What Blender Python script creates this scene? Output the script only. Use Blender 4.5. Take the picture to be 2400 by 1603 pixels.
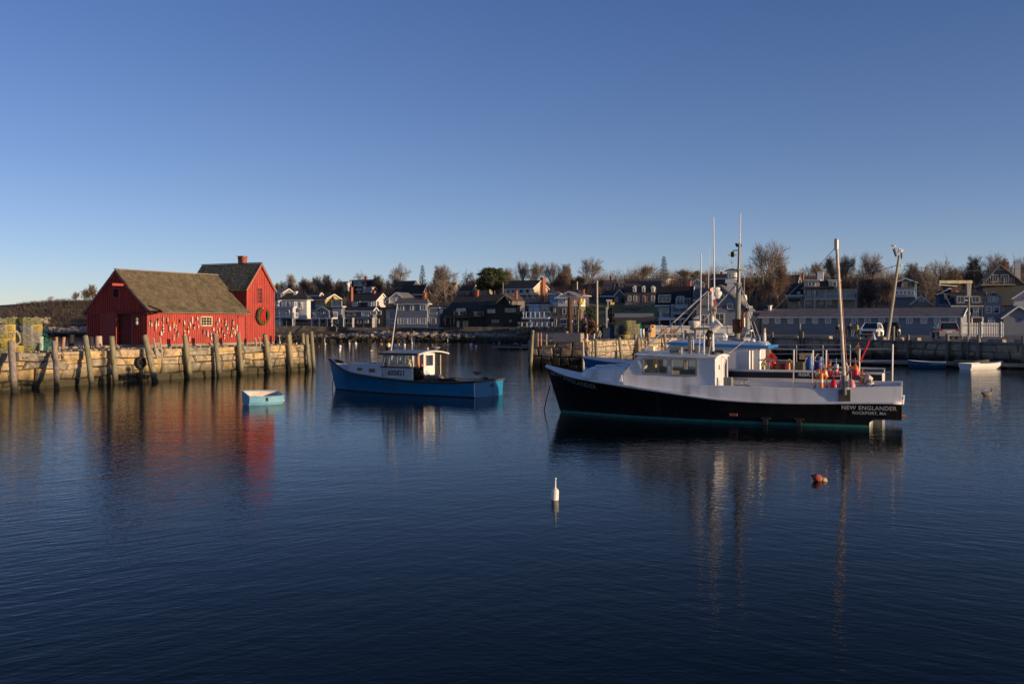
import bpy,bmesh,math,random
from mathutils import Vector,Matrix,noise
R=math.radians
random.seed(7)
for _o in list(bpy.data.objects):bpy.data.objects.remove(_o)
scene=bpy.context.scene
C=scene.collection
F=2333.333 # focal length of the photograph in its own pixels (35 mm lens)
H=3.7 # eye height above the water
# ---------------------------------------------------------------- camera
cam=bpy.data.cameras.new('camera');camo=bpy.data.objects.new('camera',cam);C.objects.link(camo)
camo.location=(0,0,H);camo.rotation_euler=(R(90),0,0)
cam.lens=35;cam.sensor_width=36;cam.shift_y=-0.01854;cam.clip_start=0.3;cam.clip_end=9000
scene.camera=camo
# ---------------------------------------------------------------- sky and sun
SUN_PHI,SUN_EL=27.0,5.0
sdir=Vector((math.cos(R(SUN_PHI))*math.cos(R(SUN_EL)),-math.sin(R(SUN_PHI))*math.cos(R(SUN_EL)),math.sin(R(SUN_EL))))
w=bpy.data.worlds.new('World');scene.world=w;w.use_nodes=True
nt=w.node_tree;bg=nt.nodes['Background']
sky=nt.nodes.new('ShaderNodeTexSky');sky.sky_type='NISHITA';sky.sun_disc=False
sky.sun_elevation=R(SUN_EL);sky.sun_rotation=R(90+SUN_PHI)
sky.air_density=0.5;sky.dust_density=0.2;sky.ozone_density=2.0;sky.altitude=0
tint=nt.nodes.new('ShaderNodeMix');tint.data_type='RGBA';tint.blend_type='MULTIPLY';tint.inputs[0].default_value=1
# white balance of the photograph: paler towards the horizon, bluer overhead, the same all round
stc=nt.nodes.new('ShaderNodeTexCoord');sxy=nt.nodes.new('ShaderNodeSeparateXYZ');smr=nt.nodes.new('ShaderNodeMapRange');wb=nt.nodes.new('ShaderNodeMix');wb.data_type='RGBA'
nt.links.new(stc.outputs['Generated'],sxy.inputs[0]);nt.links.new(sxy.outputs[2],smr.inputs[0]);smr.inputs[1].default_value=0;smr.inputs[2].default_value=.32
wb.inputs[6].default_value=(1.46,1.05,.95,1);wb.inputs[7].default_value=(1.06,.98,1.16,1);nt.links.new(smr.outputs[0],wb.inputs[0]);nt.links.new(wb.outputs[2],tint.inputs[7])
nt.links.new(sky.outputs[0],tint.inputs[6]);nt.links.new(tint.outputs[2],bg.inputs[0]);bg.inputs[1].default_value=0.15
sun=bpy.data.lights.new('sun','SUN');suno=bpy.data.objects.new('sun',sun);C.objects.link(suno)
sun.energy=5.0;sun.angle=R(0.5);sun.color=(1.0,0.72,0.44)
suno.rotation_euler=(-sdir).to_track_quat('-Z','Y').to_euler()
suno.location=(60,-40,40)
vs=scene.view_settings;vs.view_transform='Standard';vs.look='None';vs.gamma=1;vs.use_curve_mapping=False
vs.exposure=0.08
# ---------------------------------------------------------------- geometry helpers
def P(px,py,Y):return Vector(((px-1200)/F*Y,Y,H+(757-py)/F*Y))
def G(px,py,z=0.0):
 Y=(H-z)*F/(py-757);return Vector(((px-1200)/F*Y,Y,z))
def zat(py,Y):return H+(757-py)/F*Y
OFF={}
class MB:
 def __init__(s):s.v=[];s.f=[];s.m=[];s.mat=0
 def add(s,vs,fs,mi=None):
  b=len(s.v);s.v.extend(Vector(p)for p in vs)
  for f in fs:s.f.append(tuple(b+i for i in f));s.m.append(s.mat if mi is None else mi)
  return s
 def box(s,c,d,M=None,mi=None):
  x,y,z=d[0]/2,d[1]/2,d[2]/2;c=Vector(c)
  pts=[Vector(p)for p in((-x,-y,-z),(x,-y,-z),(x,y,-z),(-x,y,-z),(-x,-y,z),(x,-y,z),(x,y,z),(-x,y,z))]
  if M is not None:pts=[M@p for p in pts]
  return s.add([p+c for p in pts],[(0,3,2,1),(4,5,6,7),(0,1,5,4),(1,2,6,5),(2,3,7,6),(3,0,4,7)],mi)
 def beam(s,a,b,w,h,up=(0,0,1),mi=None):
  a=Vector(a);b=Vector(b);d=(b-a);L=d.length
  if L<1e-6:return s
  d/=L;up=Vector(up);
  if abs(d.dot(up))>.98:up=Vector((1,0,0))
  x=d.cross(up).normalized()*w/2;u=x.cross(d).normalized()*h/2
  pts=[a-x-u,a+x-u,a+x+u,a-x+u,b-x-u,b+x-u,b+x+u,b-x+u]
  return s.add(pts,[(0,3,2,1),(4,5,6,7),(0,1,5,4),(1,2,6,5),(2,3,7,6),(3,0,4,7)],mi)
 def tube(s,a,b,r0,r1=None,n=6,caps=True,mi=None):
  if r1 is None:r1=r0
  a=Vector(a);b=Vector(b);d=b-a
  if d.length<1e-6:return s
  q=d.to_track_quat('Z','Y').to_matrix();A=[];B=[]
  for i in range(n):
   t=2*math.pi*i/n;o=q@Vector((math.cos(t),math.sin(t),0));A.append(a+o*r0);B.append(b+o*r1)
  fs=[(i,(i+1)%n,n+(i+1)%n,n+i)for i in range(n)]
  if caps:fs+=[tuple(range(n-1,-1,-1)),tuple(range(n,2*n))]
  return s.add(A+B,fs,mi)
 def path(s,pts,r,n=5,mi=None,r1=None):
  pts=[Vector(p)for p in pts];k=len(pts)
  rings=[]
  for i,p in enumerate(pts):
   d=pts[min(i+1,k-1)]-pts[max(i-1,0)]
   q=d.to_track_quat('Z','Y').to_matrix();rr=r if r1 is None else r+(r1-r)*i/(k-1)
   rings.append([p+q@Vector((math.cos(2*math.pi*j/n)*rr,math.sin(2*math.pi*j/n)*rr,0))for j in range(n)])
  vs=[p for g in rings for p in g]
  fs=[(i*n+j,i*n+(j+1)%n,(i+1)*n+(j+1)%n,(i+1)*n+j)for i in range(k-1)for j in range(n)]
  fs+=[tuple(range(n-1,-1,-1)),tuple((k-1)*n+j for j in range(n))]
  return s.add(vs,fs,mi)
 def lathe(s,prof,o=(0,0,0),M=None,n=12,mi=None):
  o=Vector(o);vs=[]
  for r,z in prof:
   for j in range(n):
    p=Vector((math.cos(2*math.pi*j/n)*r,math.sin(2*math.pi*j/n)*r,z))
    vs.append((M@p if M is not None else p)+o)
  k=len(prof)
  fs=[(i*n+j,i*n+(j+1)%n,(i+1)*n+(j+1)%n,(i+1)*n+j)for i in range(k-1)for j in range(n)]
  fs+=[tuple(range(n-1,-1,-1)),tuple((k-1)*n+j for j in range(n))]
  return s.add(vs,fs,mi)
 def prism(s,poly,d,mi=None): # poly: 3-D points of one face, d: extrusion vector
  poly=[Vector(p)for p in poly];n=len(poly);d=Vector(d)
  nn=Vector((0,0,0))
  for i in range(n):nn+=(poly[i]-poly[0]).cross(poly[(i+1)%n]-poly[0])
  fs=[tuple(range(n)),tuple(range(2*n-1,n-1,-1))]+[(i,n+i,n+(i+1)%n,(i+1)%n)for i in range(n)]
  if nn.dot(d)>0:fs=[tuple(reversed(f))for f in fs]
  return s.add(poly+[p+d for p in poly],fs,mi)
 def ball(s,c,r,n=8,k=6,sc=(1,1,1),M=None,mi=None):
  prof=[(r*math.sin(math.pi*(i+.0)/k)+1e-4,-r*math.cos(math.pi*i/k))for i in range(k+1)]
  MM=Matrix.Diagonal(Vector(sc));MM=(M@MM)if M is not None else MM
  return s.lathe(prof,c,MM,n,mi)
 def build(s,name,mats,parent=None,origin=None,local=False,smooth=False,kind=None,label=None,cat=None,group=None,sharp=None):
  me=bpy.data.meshes.new(name)
  off=Vector((0,0,0))
  if not local:
   off=OFF.get(parent,Vector((0,0,0)))if parent is not None else(Vector(origin)if origin is not None else Vector((0,0,0)))
  me.from_pydata([p-off for p in s.v],[],s.f)
  if not isinstance(mats,(list,tuple)):mats=[mats]
  for m in mats:me.materials.append(m)
  if len(mats)>1:me.polygons.foreach_set('material_index',s.m)
  if smooth:
   if sharp:
    me.polygons.foreach_set('use_smooth',[True]*len(me.polygons));me.set_sharp_from_angle(angle=R(sharp))
   else:me.polygons.foreach_set('use_smooth',[True]*len(me.polygons))
  me.update()
  o=bpy.data.objects.new(name,me);C.objects.link(o)
  if parent is not None:o.parent=parent;OFF[o]=off
  else:
   if origin is not None:o.location=origin
   OFF[o]=off
  tag(o,label,cat,group,kind)
  return o
def tag(o,label=None,cat=None,group=None,kind=None):
 if label:o['label']=label
 if cat:o['category']=cat
 if group:o['group']=group
 if kind:o['kind']=kind
 return o
def thing(name,label,cat,loc,group=None):
 o=bpy.data.objects.new(name,None);C.objects.link(o);o.location=loc;o.empty_display_size=.3
 OFF[o]=Vector(loc);return tag(o,label,cat,group)
def copy_tree(root,loc=None,rot=None,label=None,group=None,scale=None):
 def cp(o,par):
  c=o.copy();C.objects.link(c);c.parent=par
  for ch in list(o.children):cp(ch,c)
  return c
 r=cp(root,None)
 if loc is not None:r.location=loc
 if rot is not None:r.rotation_euler=rot
 if scale is not None:r.scale=scale
 if label:r['label']=label
 if group:r['group']=group
 return r
def lerp(a,b,t):return a+(b-a)*t
def interp(tab,x):
 if x<=tab[0][0]:return tab[0][1]
 for i in range(len(tab)-1):
  if x<=tab[i+1][0]:
   t=(x-tab[i][0])/(tab[i+1][0]-tab[i][0]);return lerp(tab[i][1],tab[i+1][1],t)
 return tab[-1][1]
def smooth_interp(tab,x): # catmull-rom through a table
 n=len(tab)
 if x<=tab[0][0]:return tab[0][1]
 if x>=tab[-1][0]:return tab[-1][1]
 for i in range(n-1):
  if x<=tab[i+1][0]:
   x0,y0=tab[i];x1,y1=tab[i+1]
   m0=(y1-tab[i-1][1])/(x1-tab[i-1][0])if i>0 else(y1-y0)/(x1-x0)
   m1=(tab[i+2][1]-y0)/(tab[i+2][0]-x0)if i+2<n else(y1-y0)/(x1-x0)
   h=x1-x0;t=(x-x0)/h
   return(2*t**3-3*t**2+1)*y0+(t**3-2*t**2+t)*h*m0+(-2*t**3+3*t**2)*y1+(t**3-t**2)*h*m1
   # ---------------------------------------------------------------- materials
MATS={}
def mat(name,col,rough=.6,metal=0,var=.15,scale=3.0,bump=0.0,bscale=None,spec=None,rand=0.0,col2=None,streak=None,mix=.5,emit=None,detail=4,coat=0,world=False):
 """principled paint with noise mottling, optional second colour patches, per-object value change and relief"""
 if name in MATS:return MATS[name]
 m=bpy.data.materials.new(name);m.use_nodes=True;MATS[name]=m
 t=m.node_tree;N=t.nodes;L=t.links;b=N['Principled BSDF']
 b.inputs['Roughness'].default_value=rough;b.inputs['Metallic'].default_value=metal
 if spec is not None:b.inputs['Specular IOR Level'].default_value=spec
 if coat:b.inputs['Coat Weight'].default_value=coat
 if world:src=N.new('ShaderNodeNewGeometry').outputs['Position']
 else:src=N.new('ShaderNodeTexCoord').outputs['Object']
 mp=N.new('ShaderNodeMapping');L.new(src,mp.inputs[0])
 if streak:mp.inputs['Scale'].default_value=streak
 nz=N.new('ShaderNodeTexNoise');nz.inputs['Scale'].default_value=scale;nz.inputs['Detail'].default_value=detail
 nz.inputs['Roughness'].default_value=.65
 L.new(mp.outputs[0],nz.inputs['Vector'])
 rp=N.new('ShaderNodeMapRange');L.new(nz.outputs[0],rp.inputs[0])
 rp.inputs[1].default_value=.3;rp.inputs[2].default_value=.7
 rp.inputs[3].default_value=1-var;rp.inputs[4].default_value=1+var
 hs=N.new('ShaderNodeHueSaturation');L.new(rp.outputs[0],hs.inputs['Value'])
 if col2 is not None:
  n2=N.new('ShaderNodeTexNoise');n2.inputs['Scale'].default_value=scale*.45;n2.inputs['Detail'].default_value=6
  L.new(mp.outputs[0],n2.inputs['Vector'])
  cr=N.new('ShaderNodeMapRange');cr.inputs[1].default_value=1-mix-.08;cr.inputs[2].default_value=1-mix+.12
  L.new(n2.outputs[0],cr.inputs[0])
  mx=N.new('ShaderNodeMix');mx.data_type='RGBA';L.new(cr.outputs[0],mx.inputs[0])
  mx.inputs[6].default_value=(*col,1);mx.inputs[7].default_value=(*col2,1);L.new(mx.outputs[2],hs.inputs['Color'])
 else:hs.inputs['Color'].default_value=(*col,1)
 out=hs.outputs[0]
 if rand:
  oi=N.new('ShaderNodeObjectInfo');r2=N.new('ShaderNodeMapRange');L.new(oi.outputs['Random'],r2.inputs[0])
  r2.inputs[3].default_value=1-rand;r2.inputs[4].default_value=1+rand
  h2=N.new('ShaderNodeHueSaturation');L.new(out,h2.inputs['Color']);L.new(r2.outputs[0],h2.inputs['Value']);out=h2.outputs[0]
 L.new(out,b.inputs['Base Color'])
 if bump:
  bp=N.new('ShaderNodeBump');bp.inputs['Strength'].default_value=1;bp.inputs['Distance'].default_value=bump
  n3=N.new('ShaderNodeTexNoise');n3.inputs['Scale'].default_value=bscale or scale*3;n3.inputs['Detail'].default_value=5
  L.new(mp.outputs[0],n3.inputs['Vector']);L.new(n3.outputs[0],bp.inputs['Height']);L.new(bp.outputs[0],b.inputs['Normal'])
 if emit:
  b.inputs['Emission Color'].default_value=(*emit,1);b.inputs['Emission Strength'].default_value=1
 return m
def tide_mat(name,cols,dark,zlo,zhi,rough=.85,bump=.02,scale=2.5,rand=.22,wide=.35,bscale=9,streak=None,mottle=.25):
 """stone or timber standing in the sea: several tones picked per piece, weed-stained below the tide mark (world height)"""
 m=bpy.data.materials.new(name);m.use_nodes=True;MATS[name]=m
 t=m.node_tree;N=t.nodes;L=t.links;b=N['Principled BSDF'];b.inputs['Roughness'].default_value=rough
 oi=N.new('ShaderNodeObjectInfo');cr=N.new('ShaderNodeValToRGB');cr.color_ramp.interpolation='CONSTANT'
 el=cr.color_ramp.elements
 while len(el)<len(cols):el.new(.5)
 for i,c in enumerate(cols):el[i].position=i/len(cols);el[i].color=(*c,1)
 L.new(oi.outputs['Random'],cr.inputs[0])
 tc=N.new('ShaderNodeTexCoord');geo=N.new('ShaderNodeNewGeometry')
 mp=N.new('ShaderNodeMapping');L.new(geo.outputs['Position'],mp.inputs[0])
 if streak:mp.inputs['Scale'].default_value=streak
 nz=N.new('ShaderNodeTexNoise');nz.inputs['Scale'].default_value=scale;nz.inputs['Detail'].default_value=7;nz.inputs['Roughness'].default_value=.7
 L.new(mp.outputs[0],nz.inputs['Vector'])
 mr=N.new('ShaderNodeMapRange');L.new(nz.outputs[0],mr.inputs[0]);mr.inputs[1].default_value=.3;mr.inputs[2].default_value=.7
 mr.inputs[3].default_value=1-mottle*1.3;mr.inputs[4].default_value=1+mottle
 hs=N.new('ShaderNodeHueSaturation');L.new(cr.outputs[0],hs.inputs['Color']);L.new(mr.outputs[0],hs.inputs['Value'])
 sx=N.new('ShaderNodeSeparateXYZ');L.new(geo.outputs['Position'],sx.inputs[0])
 n2=N.new('ShaderNodeTexNoise');n2.inputs['Scale'].default_value=1.3;n2.inputs['Detail'].default_value=5;L.new(geo.outputs['Position'],n2.inputs['Vector'])
 ma=N.new('ShaderNodeMath');ma.operation='MULTIPLY_ADD';L.new(n2.outputs[0],ma.inputs[0]);ma.inputs[1].default_value=wide*2;
 L.new(sx.outputs[2],ma.inputs[2])
 m2=N.new('ShaderNodeMapRange');L.new(ma.outputs[0],m2.inputs[0]);m2.inputs[1].default_value=zlo+wide;m2.inputs[2].default_value=zhi+wide
 mx=N.new('ShaderNodeMix');mx.data_type='RGBA';L.new(m2.outputs[0],mx.inputs[0]);mx.inputs[6].default_value=(*dark,1)
 L.new(hs.outputs[0],mx.inputs[7]);L.new(mx.outputs[2],b.inputs['Base Color'])
 bp=N.new('ShaderNodeBump');bp.inputs['Distance'].default_value=bump;n3=N.new('ShaderNodeTexNoise')
 n3.inputs['Scale'].default_value=bscale;n3.inputs['Detail'].default_value=7;L.new(mp.outputs[0],n3.inputs['Vector'])
 L.new(n3.outputs[0],bp.inputs['Height']);L.new(bp.outputs[0],b.inputs['Normal'])
 return m
def glass(name,col=(.02,.025,.03),rough=.06):
 if name in MATS:return MATS[name]
 m=mat(name,col,rough=rough,var=.3,scale=.8,spec=.8);return m
def clear_glass(name='clear_glass'):
 if name in MATS:return MATS[name]
 m=bpy.data.materials.new(name);m.use_nodes=True;MATS[name]=m
 t=m.node_tree;N=t.nodes;L=t.links;N.remove(N['Principled BSDF'])
 tr=N.new('ShaderNodeBsdfTransparent');tr.inputs[0].default_value=(.86,.88,.86,1)
 gl=N.new('ShaderNodeBsdfGlossy');gl.inputs['Roughness'].default_value=.03
 fr=N.new('ShaderNodeFresnel');fr.inputs[0].default_value=1.5
 mx=N.new('ShaderNodeMixShader');L.new(fr.outputs[0],mx.inputs[0]);L.new(tr.outputs[0],mx.inputs[1]);L.new(gl.outputs[0],mx.inputs[2])
 L.new(mx.outputs[0],N['Material Output'].inputs[0]);return m
def text_mesh(s,size,extrude=.004,shear=0,space=1.0,bold=0.0):
 cu=bpy.data.curves.new('lettering','FONT');cu.body=s;cu.size=size;cu.extrude=extrude;cu.shear=shear
 cu.space_character=space;cu.align_x='CENTER';cu.align_y='CENTER';cu.offset=bold;cu.resolution_u=3
 ob=bpy.data.objects.new('lettering',cu);C.objects.link(ob)
 dg=bpy.context.evaluated_depsgraph_get();me=bpy.data.meshes.new_from_object(ob.evaluated_get(dg))
 vs=[v.co.copy()for v in me.vertices];fs=[tuple(p.vertices)for p in me.polygons]
 bpy.data.objects.remove(ob);bpy.data.curves.remove(cu);bpy.data.meshes.remove(me)
 return vs,fs
def add_text(mb,s,size,map3,bold=0.0,**k):
 vs,fs=text_mesh(s,size,bold=bold,**k)
 mb.add([map3(v)for v in vs],fs)
white=mat('white_paint',(.72,.71,.68),rough=.45,var=.06,scale=2)
trim=mat('white_trim',(.70,.70,.68),rough=.5,var=.06,scale=2)
steel=mat('galvanised_steel',(.42,.42,.40),rough=.4,metal=.6,var=.15,scale=6)
dark=mat('dark_rubber',(.02,.02,.02),rough=.8,var=.3)
rust=mat('rusty_iron',(.20,.075,.03),rough=.85,var=.4,scale=5,col2=(.09,.035,.02),mix=.45,bump=.01)
wood_grey=mat('weathered_wood',(.27,.23,.19),rough=.85,var=.25,scale=8,streak=(1,1,.15),bump=.006)
rope_mat=mat('pale_rope',(.42,.38,.28),rough=.9,var=.25,scale=12)
red_plastic=mat('red_plastic',(.62,.015,.02),rough=.35,var=.08)
orange_plastic=mat('orange_plastic',(.75,.17,.02),rough=.45,var=.12)
blue_plastic=mat('blue_plastic',(.01,.09,.36),rough=.4,var=.12)
yellow_paint=mat('yellow_paint',(.72,.45,.03),rough=.5,var=.1)
brick_mat=mat('red_brick',(.33,.11,.06),rough=.85,var=.3,scale=9,col2=(.20,.08,.05),mix=.4)
# ================================================================ water
def water_material():
 m=bpy.data.materials.new('sea_water');m.use_nodes=True;t=m.node_tree;N=t.nodes;L=t.links
 b=N['Principled BSDF'];b.inputs['Base Color'].default_value=(.0010,.0050,.0060,1)
 b.inputs['Roughness'].default_value=.035;b.inputs['IOR'].default_value=1.333;b.inputs['Specular IOR Level'].default_value=.065;b.inputs['Specular Tint'].default_value=(.80,.97,.88,1)
 g=N.new('ShaderNodeNewGeometry')
 def wave(rot,sc,scale,detail,dist): # crests run along `rot`, long that way and short across
  mp=N.new('ShaderNodeMapping');mp.vector_type='TEXTURE';mp.inputs['Rotation'].default_value=(0,0,R(rot));mp.inputs['Scale'].default_value=(1/sc[0],1/sc[1],1)
  L.new(g.outputs['Position'],mp.inputs[0]);n=N.new('ShaderNodeTexNoise');n.inputs['Scale'].default_value=scale
  n.inputs['Detail'].default_value=detail;n.inputs['Roughness'].default_value=.5;n.inputs['Distortion'].default_value=dist
  L.new(mp.outputs[0],n.inputs['Vector']);return n.outputs[0]
 wl=wave(42,(.34,1.2,1),3.6,2,.35);wr_=wave(-38,(.34,1.2,1),3.6,2,.35)
 sp=N.new('ShaderNodeSeparateXYZ');L.new(g.outputs['Position'],sp.inputs[0]);fx=N.new('ShaderNodeMapRange');L.new(sp.outputs[0],fx.inputs[0]);fx.inputs[1].default_value=-7;fx.inputs[2].default_value=7
 mxw=N.new('ShaderNodeMix');L.new(fx.outputs[0],mxw.inputs[0]);L.new(wl,mxw.inputs[2]);L.new(wr_,mxw.inputs[3]);n1=mxw.outputs[0]
 n2=wave(0,(.5,1.3,1),9,2,.3)
 n3=wave(8,(.5,1.1,1),1.2,2,.2)
 n4=wave(-10,(.5,1.0,1),.4,1,0)
 big=wave(0,(1,.35,1),.035,3,0) # cat's paws: calmer and rougher patches
 mr=N.new('ShaderNodeMapRange');L.new(big,mr.inputs[0]);mr.inputs[1].default_value=.35;mr.inputs[2].default_value=.65
 mr.inputs[3].default_value=.55;mr.inputs[4].default_value=1.35
 def mad(a,k,c=None):
  q=N.new('ShaderNodeMath');q.operation='MULTIPLY_ADD';L.new(a,q.inputs[0]);q.inputs[1].default_value=k
  if c is None:q.inputs[2].default_value=0
  else:L.new(c,q.inputs[2])
  return q.outputs[0]
 s=mad(n1,1.0,mad(n2,.36,mad(n3,.9,mad(n4,1.2))))
 q=N.new('ShaderNodeMath');q.operation='MULTIPLY';L.new(s,q.inputs[0]);L.new(mr.outputs[0],q.inputs[1])
 bp=N.new('ShaderNodeBump');bp.inputs['Strength'].default_value=1;bp.inputs['Distance'].default_value=.0112
 L.new(q.outputs[0],bp.inputs['Height']);L.new(bp.outputs[0],b.inputs['Normal'])
 return m
sea=water_material()
mb=MB();mb.add([(-4000,-60,0),(4000,-60,0),(4000,6000,0),(-4000,6000,0)],[(0,1,2,3)])
mb.build('water',sea,kind='structure')
# ================================================================ land
def shore(X):
 return interp([(-400,268),(-120,278),(-105,276),(-62,206),(-48,202),(-10,197),(5,190),(22,168),(30,152),(400,120)],X)
def land(X,Y):
 d=Y-shore(X)
 nz=noise.noise(Vector((X*.03,Y*.03,0)))*1.2+noise.noise(Vector((X*.11,Y*.11,3)))*.35
 if d<-4:return-3
 if d<0:return-3+3*(d+4)/4-.3
 village=interp([(0,-.3),(3.5,1.6),(7,2.7),(14,2.85),(20,3.6),(45,8.3),(62,9.6),(85,12.5),(130,15),(400,16),(5000,20)],d)
 head=interp([(0,-.3),(3,1.0),(6,2.2),(12,3.2),(18,4.2),(24,9.6),(34,10.9),(60,11.5),(400,9),(5000,15)],d)
 head*=interp([(-400,.5),(-190,.62),(-160,.86),(-140,.97),(-120,1)],X)
 lot=interp([(0,1.7),(8,2.0),(22,2.2),(40,4.2),(62,8),(90,12),(150,17),(400,18),(5000,20)],d)
 a=min(1,max(0,(X+105)/40));b=min(1,max(0,(X-14)/16))
 z=lerp(lerp(head,village,a),lot,b)
 return z+nz*min(1,max(0,(d-16)/25))
xs=[-4000,-2000,-1000,-600,-400]+[-320+3*i for i in range(214)]+[400,700,1200,2000,4000]
ys=[100+3*i for i in range(110)]+[450,520,650,900,1400,2500,5500]
mb=MB();vs=[(x,y,land(x,y))for y in ys for x in xs];nx=len(xs)
mb.add(vs,[(j*nx+i,j*nx+i+1,(j+1)*nx+i+1,(j+1)*nx+i)for j in range(len(ys)-1)for i in range(nx-1)])
earth=mat('winter_ground',(.115,.09,.055),rough=.95,var=.35,scale=.22,col2=(.07,.06,.045),mix=.5,bump=.25,bscale=.8,detail=8)
mb.build('ground',earth,kind='structure',smooth=True)
def on_land(px,Y):x=(px-1200)/F*Y;return Vector((x,Y,land(x,Y)))
# lawn in front of the dormered house
grass=mat('lawn_grass',(.17,.165,.05),rough=.95,var=.3,scale=.5,bump=.05,bscale=6)
mb=MB();vs=[];nn=22
for j in range(nn+1):
 Y=192+36*j/nn
 for i in range(nn+1):
  px=lerp(1374,1585,i/nn);x=(px-1200)/F*Y;vs.append((x,Y,land(x,Y)+.06+.02*math.sin(i*3.1+j)))
mb.add(vs,[(j*(nn+1)+i,j*(nn+1)+i+1,(j+1)*(nn+1)+i+1,(j+1)*(nn+1)+i)for j in range(nn)for i in range(nn)])
mb.build('lawn',grass,kind='structure',smooth=True)
# ---------------------------------------------------------------- rocks
def rock(mb,c,r,sq=.7,rnd=random,mi=None):
 ph=(1+5**.5)/2
 V=[(-1,ph,0),(1,ph,0),(-1,-ph,0),(1,-ph,0),(0,-1,ph),(0,1,ph),(0,-1,-ph),(0,1,-ph),(ph,0,-1),(ph,0,1),(-ph,0,-1),(-ph,0,1)]
 Fs=[(0,11,5),(0,5,1),(0,1,7),(0,7,10),(0,10,11),(1,5,9),(5,11,4),(11,10,2),(10,7,6),(7,1,8),(3,9,4),(3,4,2),(3,2,6),(3,6,8),(3,8,9),(4,9,5),(2,4,11),(6,2,10),(8,6,7),(9,8,1)]
 a=rnd.random()*6.28;ca,sa=math.cos(a),math.sin(a);st=rnd.uniform(.8,1.5);out=[]
 tl=Matrix.Rotation(rnd.uniform(-.5,.5),3,'X')@Matrix.Rotation(rnd.uniform(-.5,.5),3,'Y')
 for p in V:
  p=Vector(p)/1.9*rnd.uniform(.72,1.15);p=Vector((p.x*st,p.y,p.z*sq));p=tl@p
  out.append(Vector((ca*p.x-sa*p.y,sa*p.x+ca*p.y,p.z))*r+Vector(c))
 mb.add(out,Fs,mi)
shore_rock=tide_mat('shore_rock',[(.36,.29,.22)],(.045,.035,.018),.75,1.35,bump=.05,scale=.9,wide=.35,mottle=.45)
rr=random.Random(3);mb=MB()
for i in range(2600):
 X=rr.uniform(-64,8);d=rr.uniform(-.5,6.5);Y=shore(X)+d
 bulk=interp([(-64,.5),(-45,.35),(-36,.6),(-28,1.25),(-12,1.3),(-2,.75),(8,.6)],X)
 z=interp([(-.5,-.1),(2,.7),(4.5,1.15),(6.5,1.25)],d)*lerp(.75,1.25,min(1,bulk/1.2))
 if d>3 and bulk<.5 and rr.random()<.5:continue
 rock(mb,(X,Y,z+rr.uniform(-.1,.3)*bulk),rr.uniform(.28,.68),rnd=rr)
mb.build('shore_rocks',shore_rock,kind='stuff',label='heaped pale rocks with a weedy dark foot along the village shore',cat='rocks')
mb=MB()
for i in range(1500):
 X=rr.uniform(-152,-100);tier=rr.random()<.75
 d=rr.uniform(-.5,5)if tier else rr.uniform(11,15)
 if not tier and not(-135>X>-152):continue
 z=interp([(-.5,0),(2,1.0),(5,2.1)],d)+rr.uniform(-.1,.5)if tier else rr.uniform(3.2,5.2)
 rock(mb,(X,shore(X)+d,z),rr.uniform(.35,1.0),rnd=rr)
mb.build('headland_rocks',shore_rock,kind='stuff',label='broken rock bank at the foot of the dark headland',cat='rocks')
for k,(px,py,rpx,Y,lab)in enumerate([
(795,790,8,197,'large tan boulder under the leaning pole at the village seawall'),
(871,787,7,197,'long flat pale boulder at the left end of the heaped rocks'),
(649,788,6,198,'pale boulder on the shore just right of the red gable'),
(178,776,8,277,'tilted tan slab of rock on the headland bank left of the red shack')]):
 mb=MB();c=P(px,py,Y);rock(mb,c,rpx/F*Y*1.05,.75,rnd=rr)
 mb.build('boulder',shore_rock,origin=(c.x,c.y,c.z-.6),label=lab,cat='boulder')
 # bare brush on the slopes
brush_mat=mat('bare_brush',(.125,.095,.075),rough=1,var=.4,scale=.12,col2=(.085,.065,.05),mix=.5,detail=3,world=True)
def brush(mb,X,Y,z,hgt,n,wid,rnd,t=.03):
 for k in range(n):
  a=rnd.uniform(0,6.28);o=rnd.random()**.5*wid;x=X+math.cos(a)*o;y=Y+math.sin(a)*o
  lx=math.cos(a)*hgt*.35*rnd.random()+rnd.uniform(-.2,.2)*hgt;ly=math.sin(a)*hgt*.3*rnd.random();h=hgt*rnd.uniform(.5,1)
  b=rnd.uniform(0,3.14);cx,cy=math.cos(b)*t,math.sin(b)*t
  p1=(x+lx,y+ly,z+h);q=(x+lx*.5,y+ly*.5,z+h*.55)
  mb.add([(x-cx,y-cy,z-.2),(x+cx,y+cy,z-.2),p1],[(0,1,2)])
  mb.add([(q[0]-cx*.7,q[1]-cy*.7,q[2]),(q[0]+cx*.7,q[1]+cy*.7,q[2]),(q[0]+rnd.uniform(-.5,.5)*h*.6,q[1]+rnd.uniform(-.3,.3)*h,q[2]+h*rnd.uniform(.2,.5))],[(0,1,2)])
mb=MB();rb=random.Random(5)
for i in range(2600):
 X=rb.uniform(-150,-98);d=abs(rb.gauss(20,8));Y=shore(X)+d
 if 13<d<17:continue
 brush(mb,X,Y,land(X,Y),rb.uniform(.5,1.5),9,1.5,rb,.045)
mb.build('headland_brush',brush_mat,kind='stuff',label='leafless brown brush covering the headland slope',cat='brush')
mb=MB()
for i in range(4200):
 X=rb.uniform(-80,130);d=rb.uniform(30,120);Y=shore(X)+d
 px=1200+X/Y*F
 if 1370<px<1600 and Y<236:continue
 brush(mb,X,Y,land(X,Y),rb.uniform(1.2,4.2),10,1.6,rb,.045)
mb.build('hillside_brush',brush_mat,kind='stuff',label='reddish brown leafless thicket on the hill behind the village',cat='brush')
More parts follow.
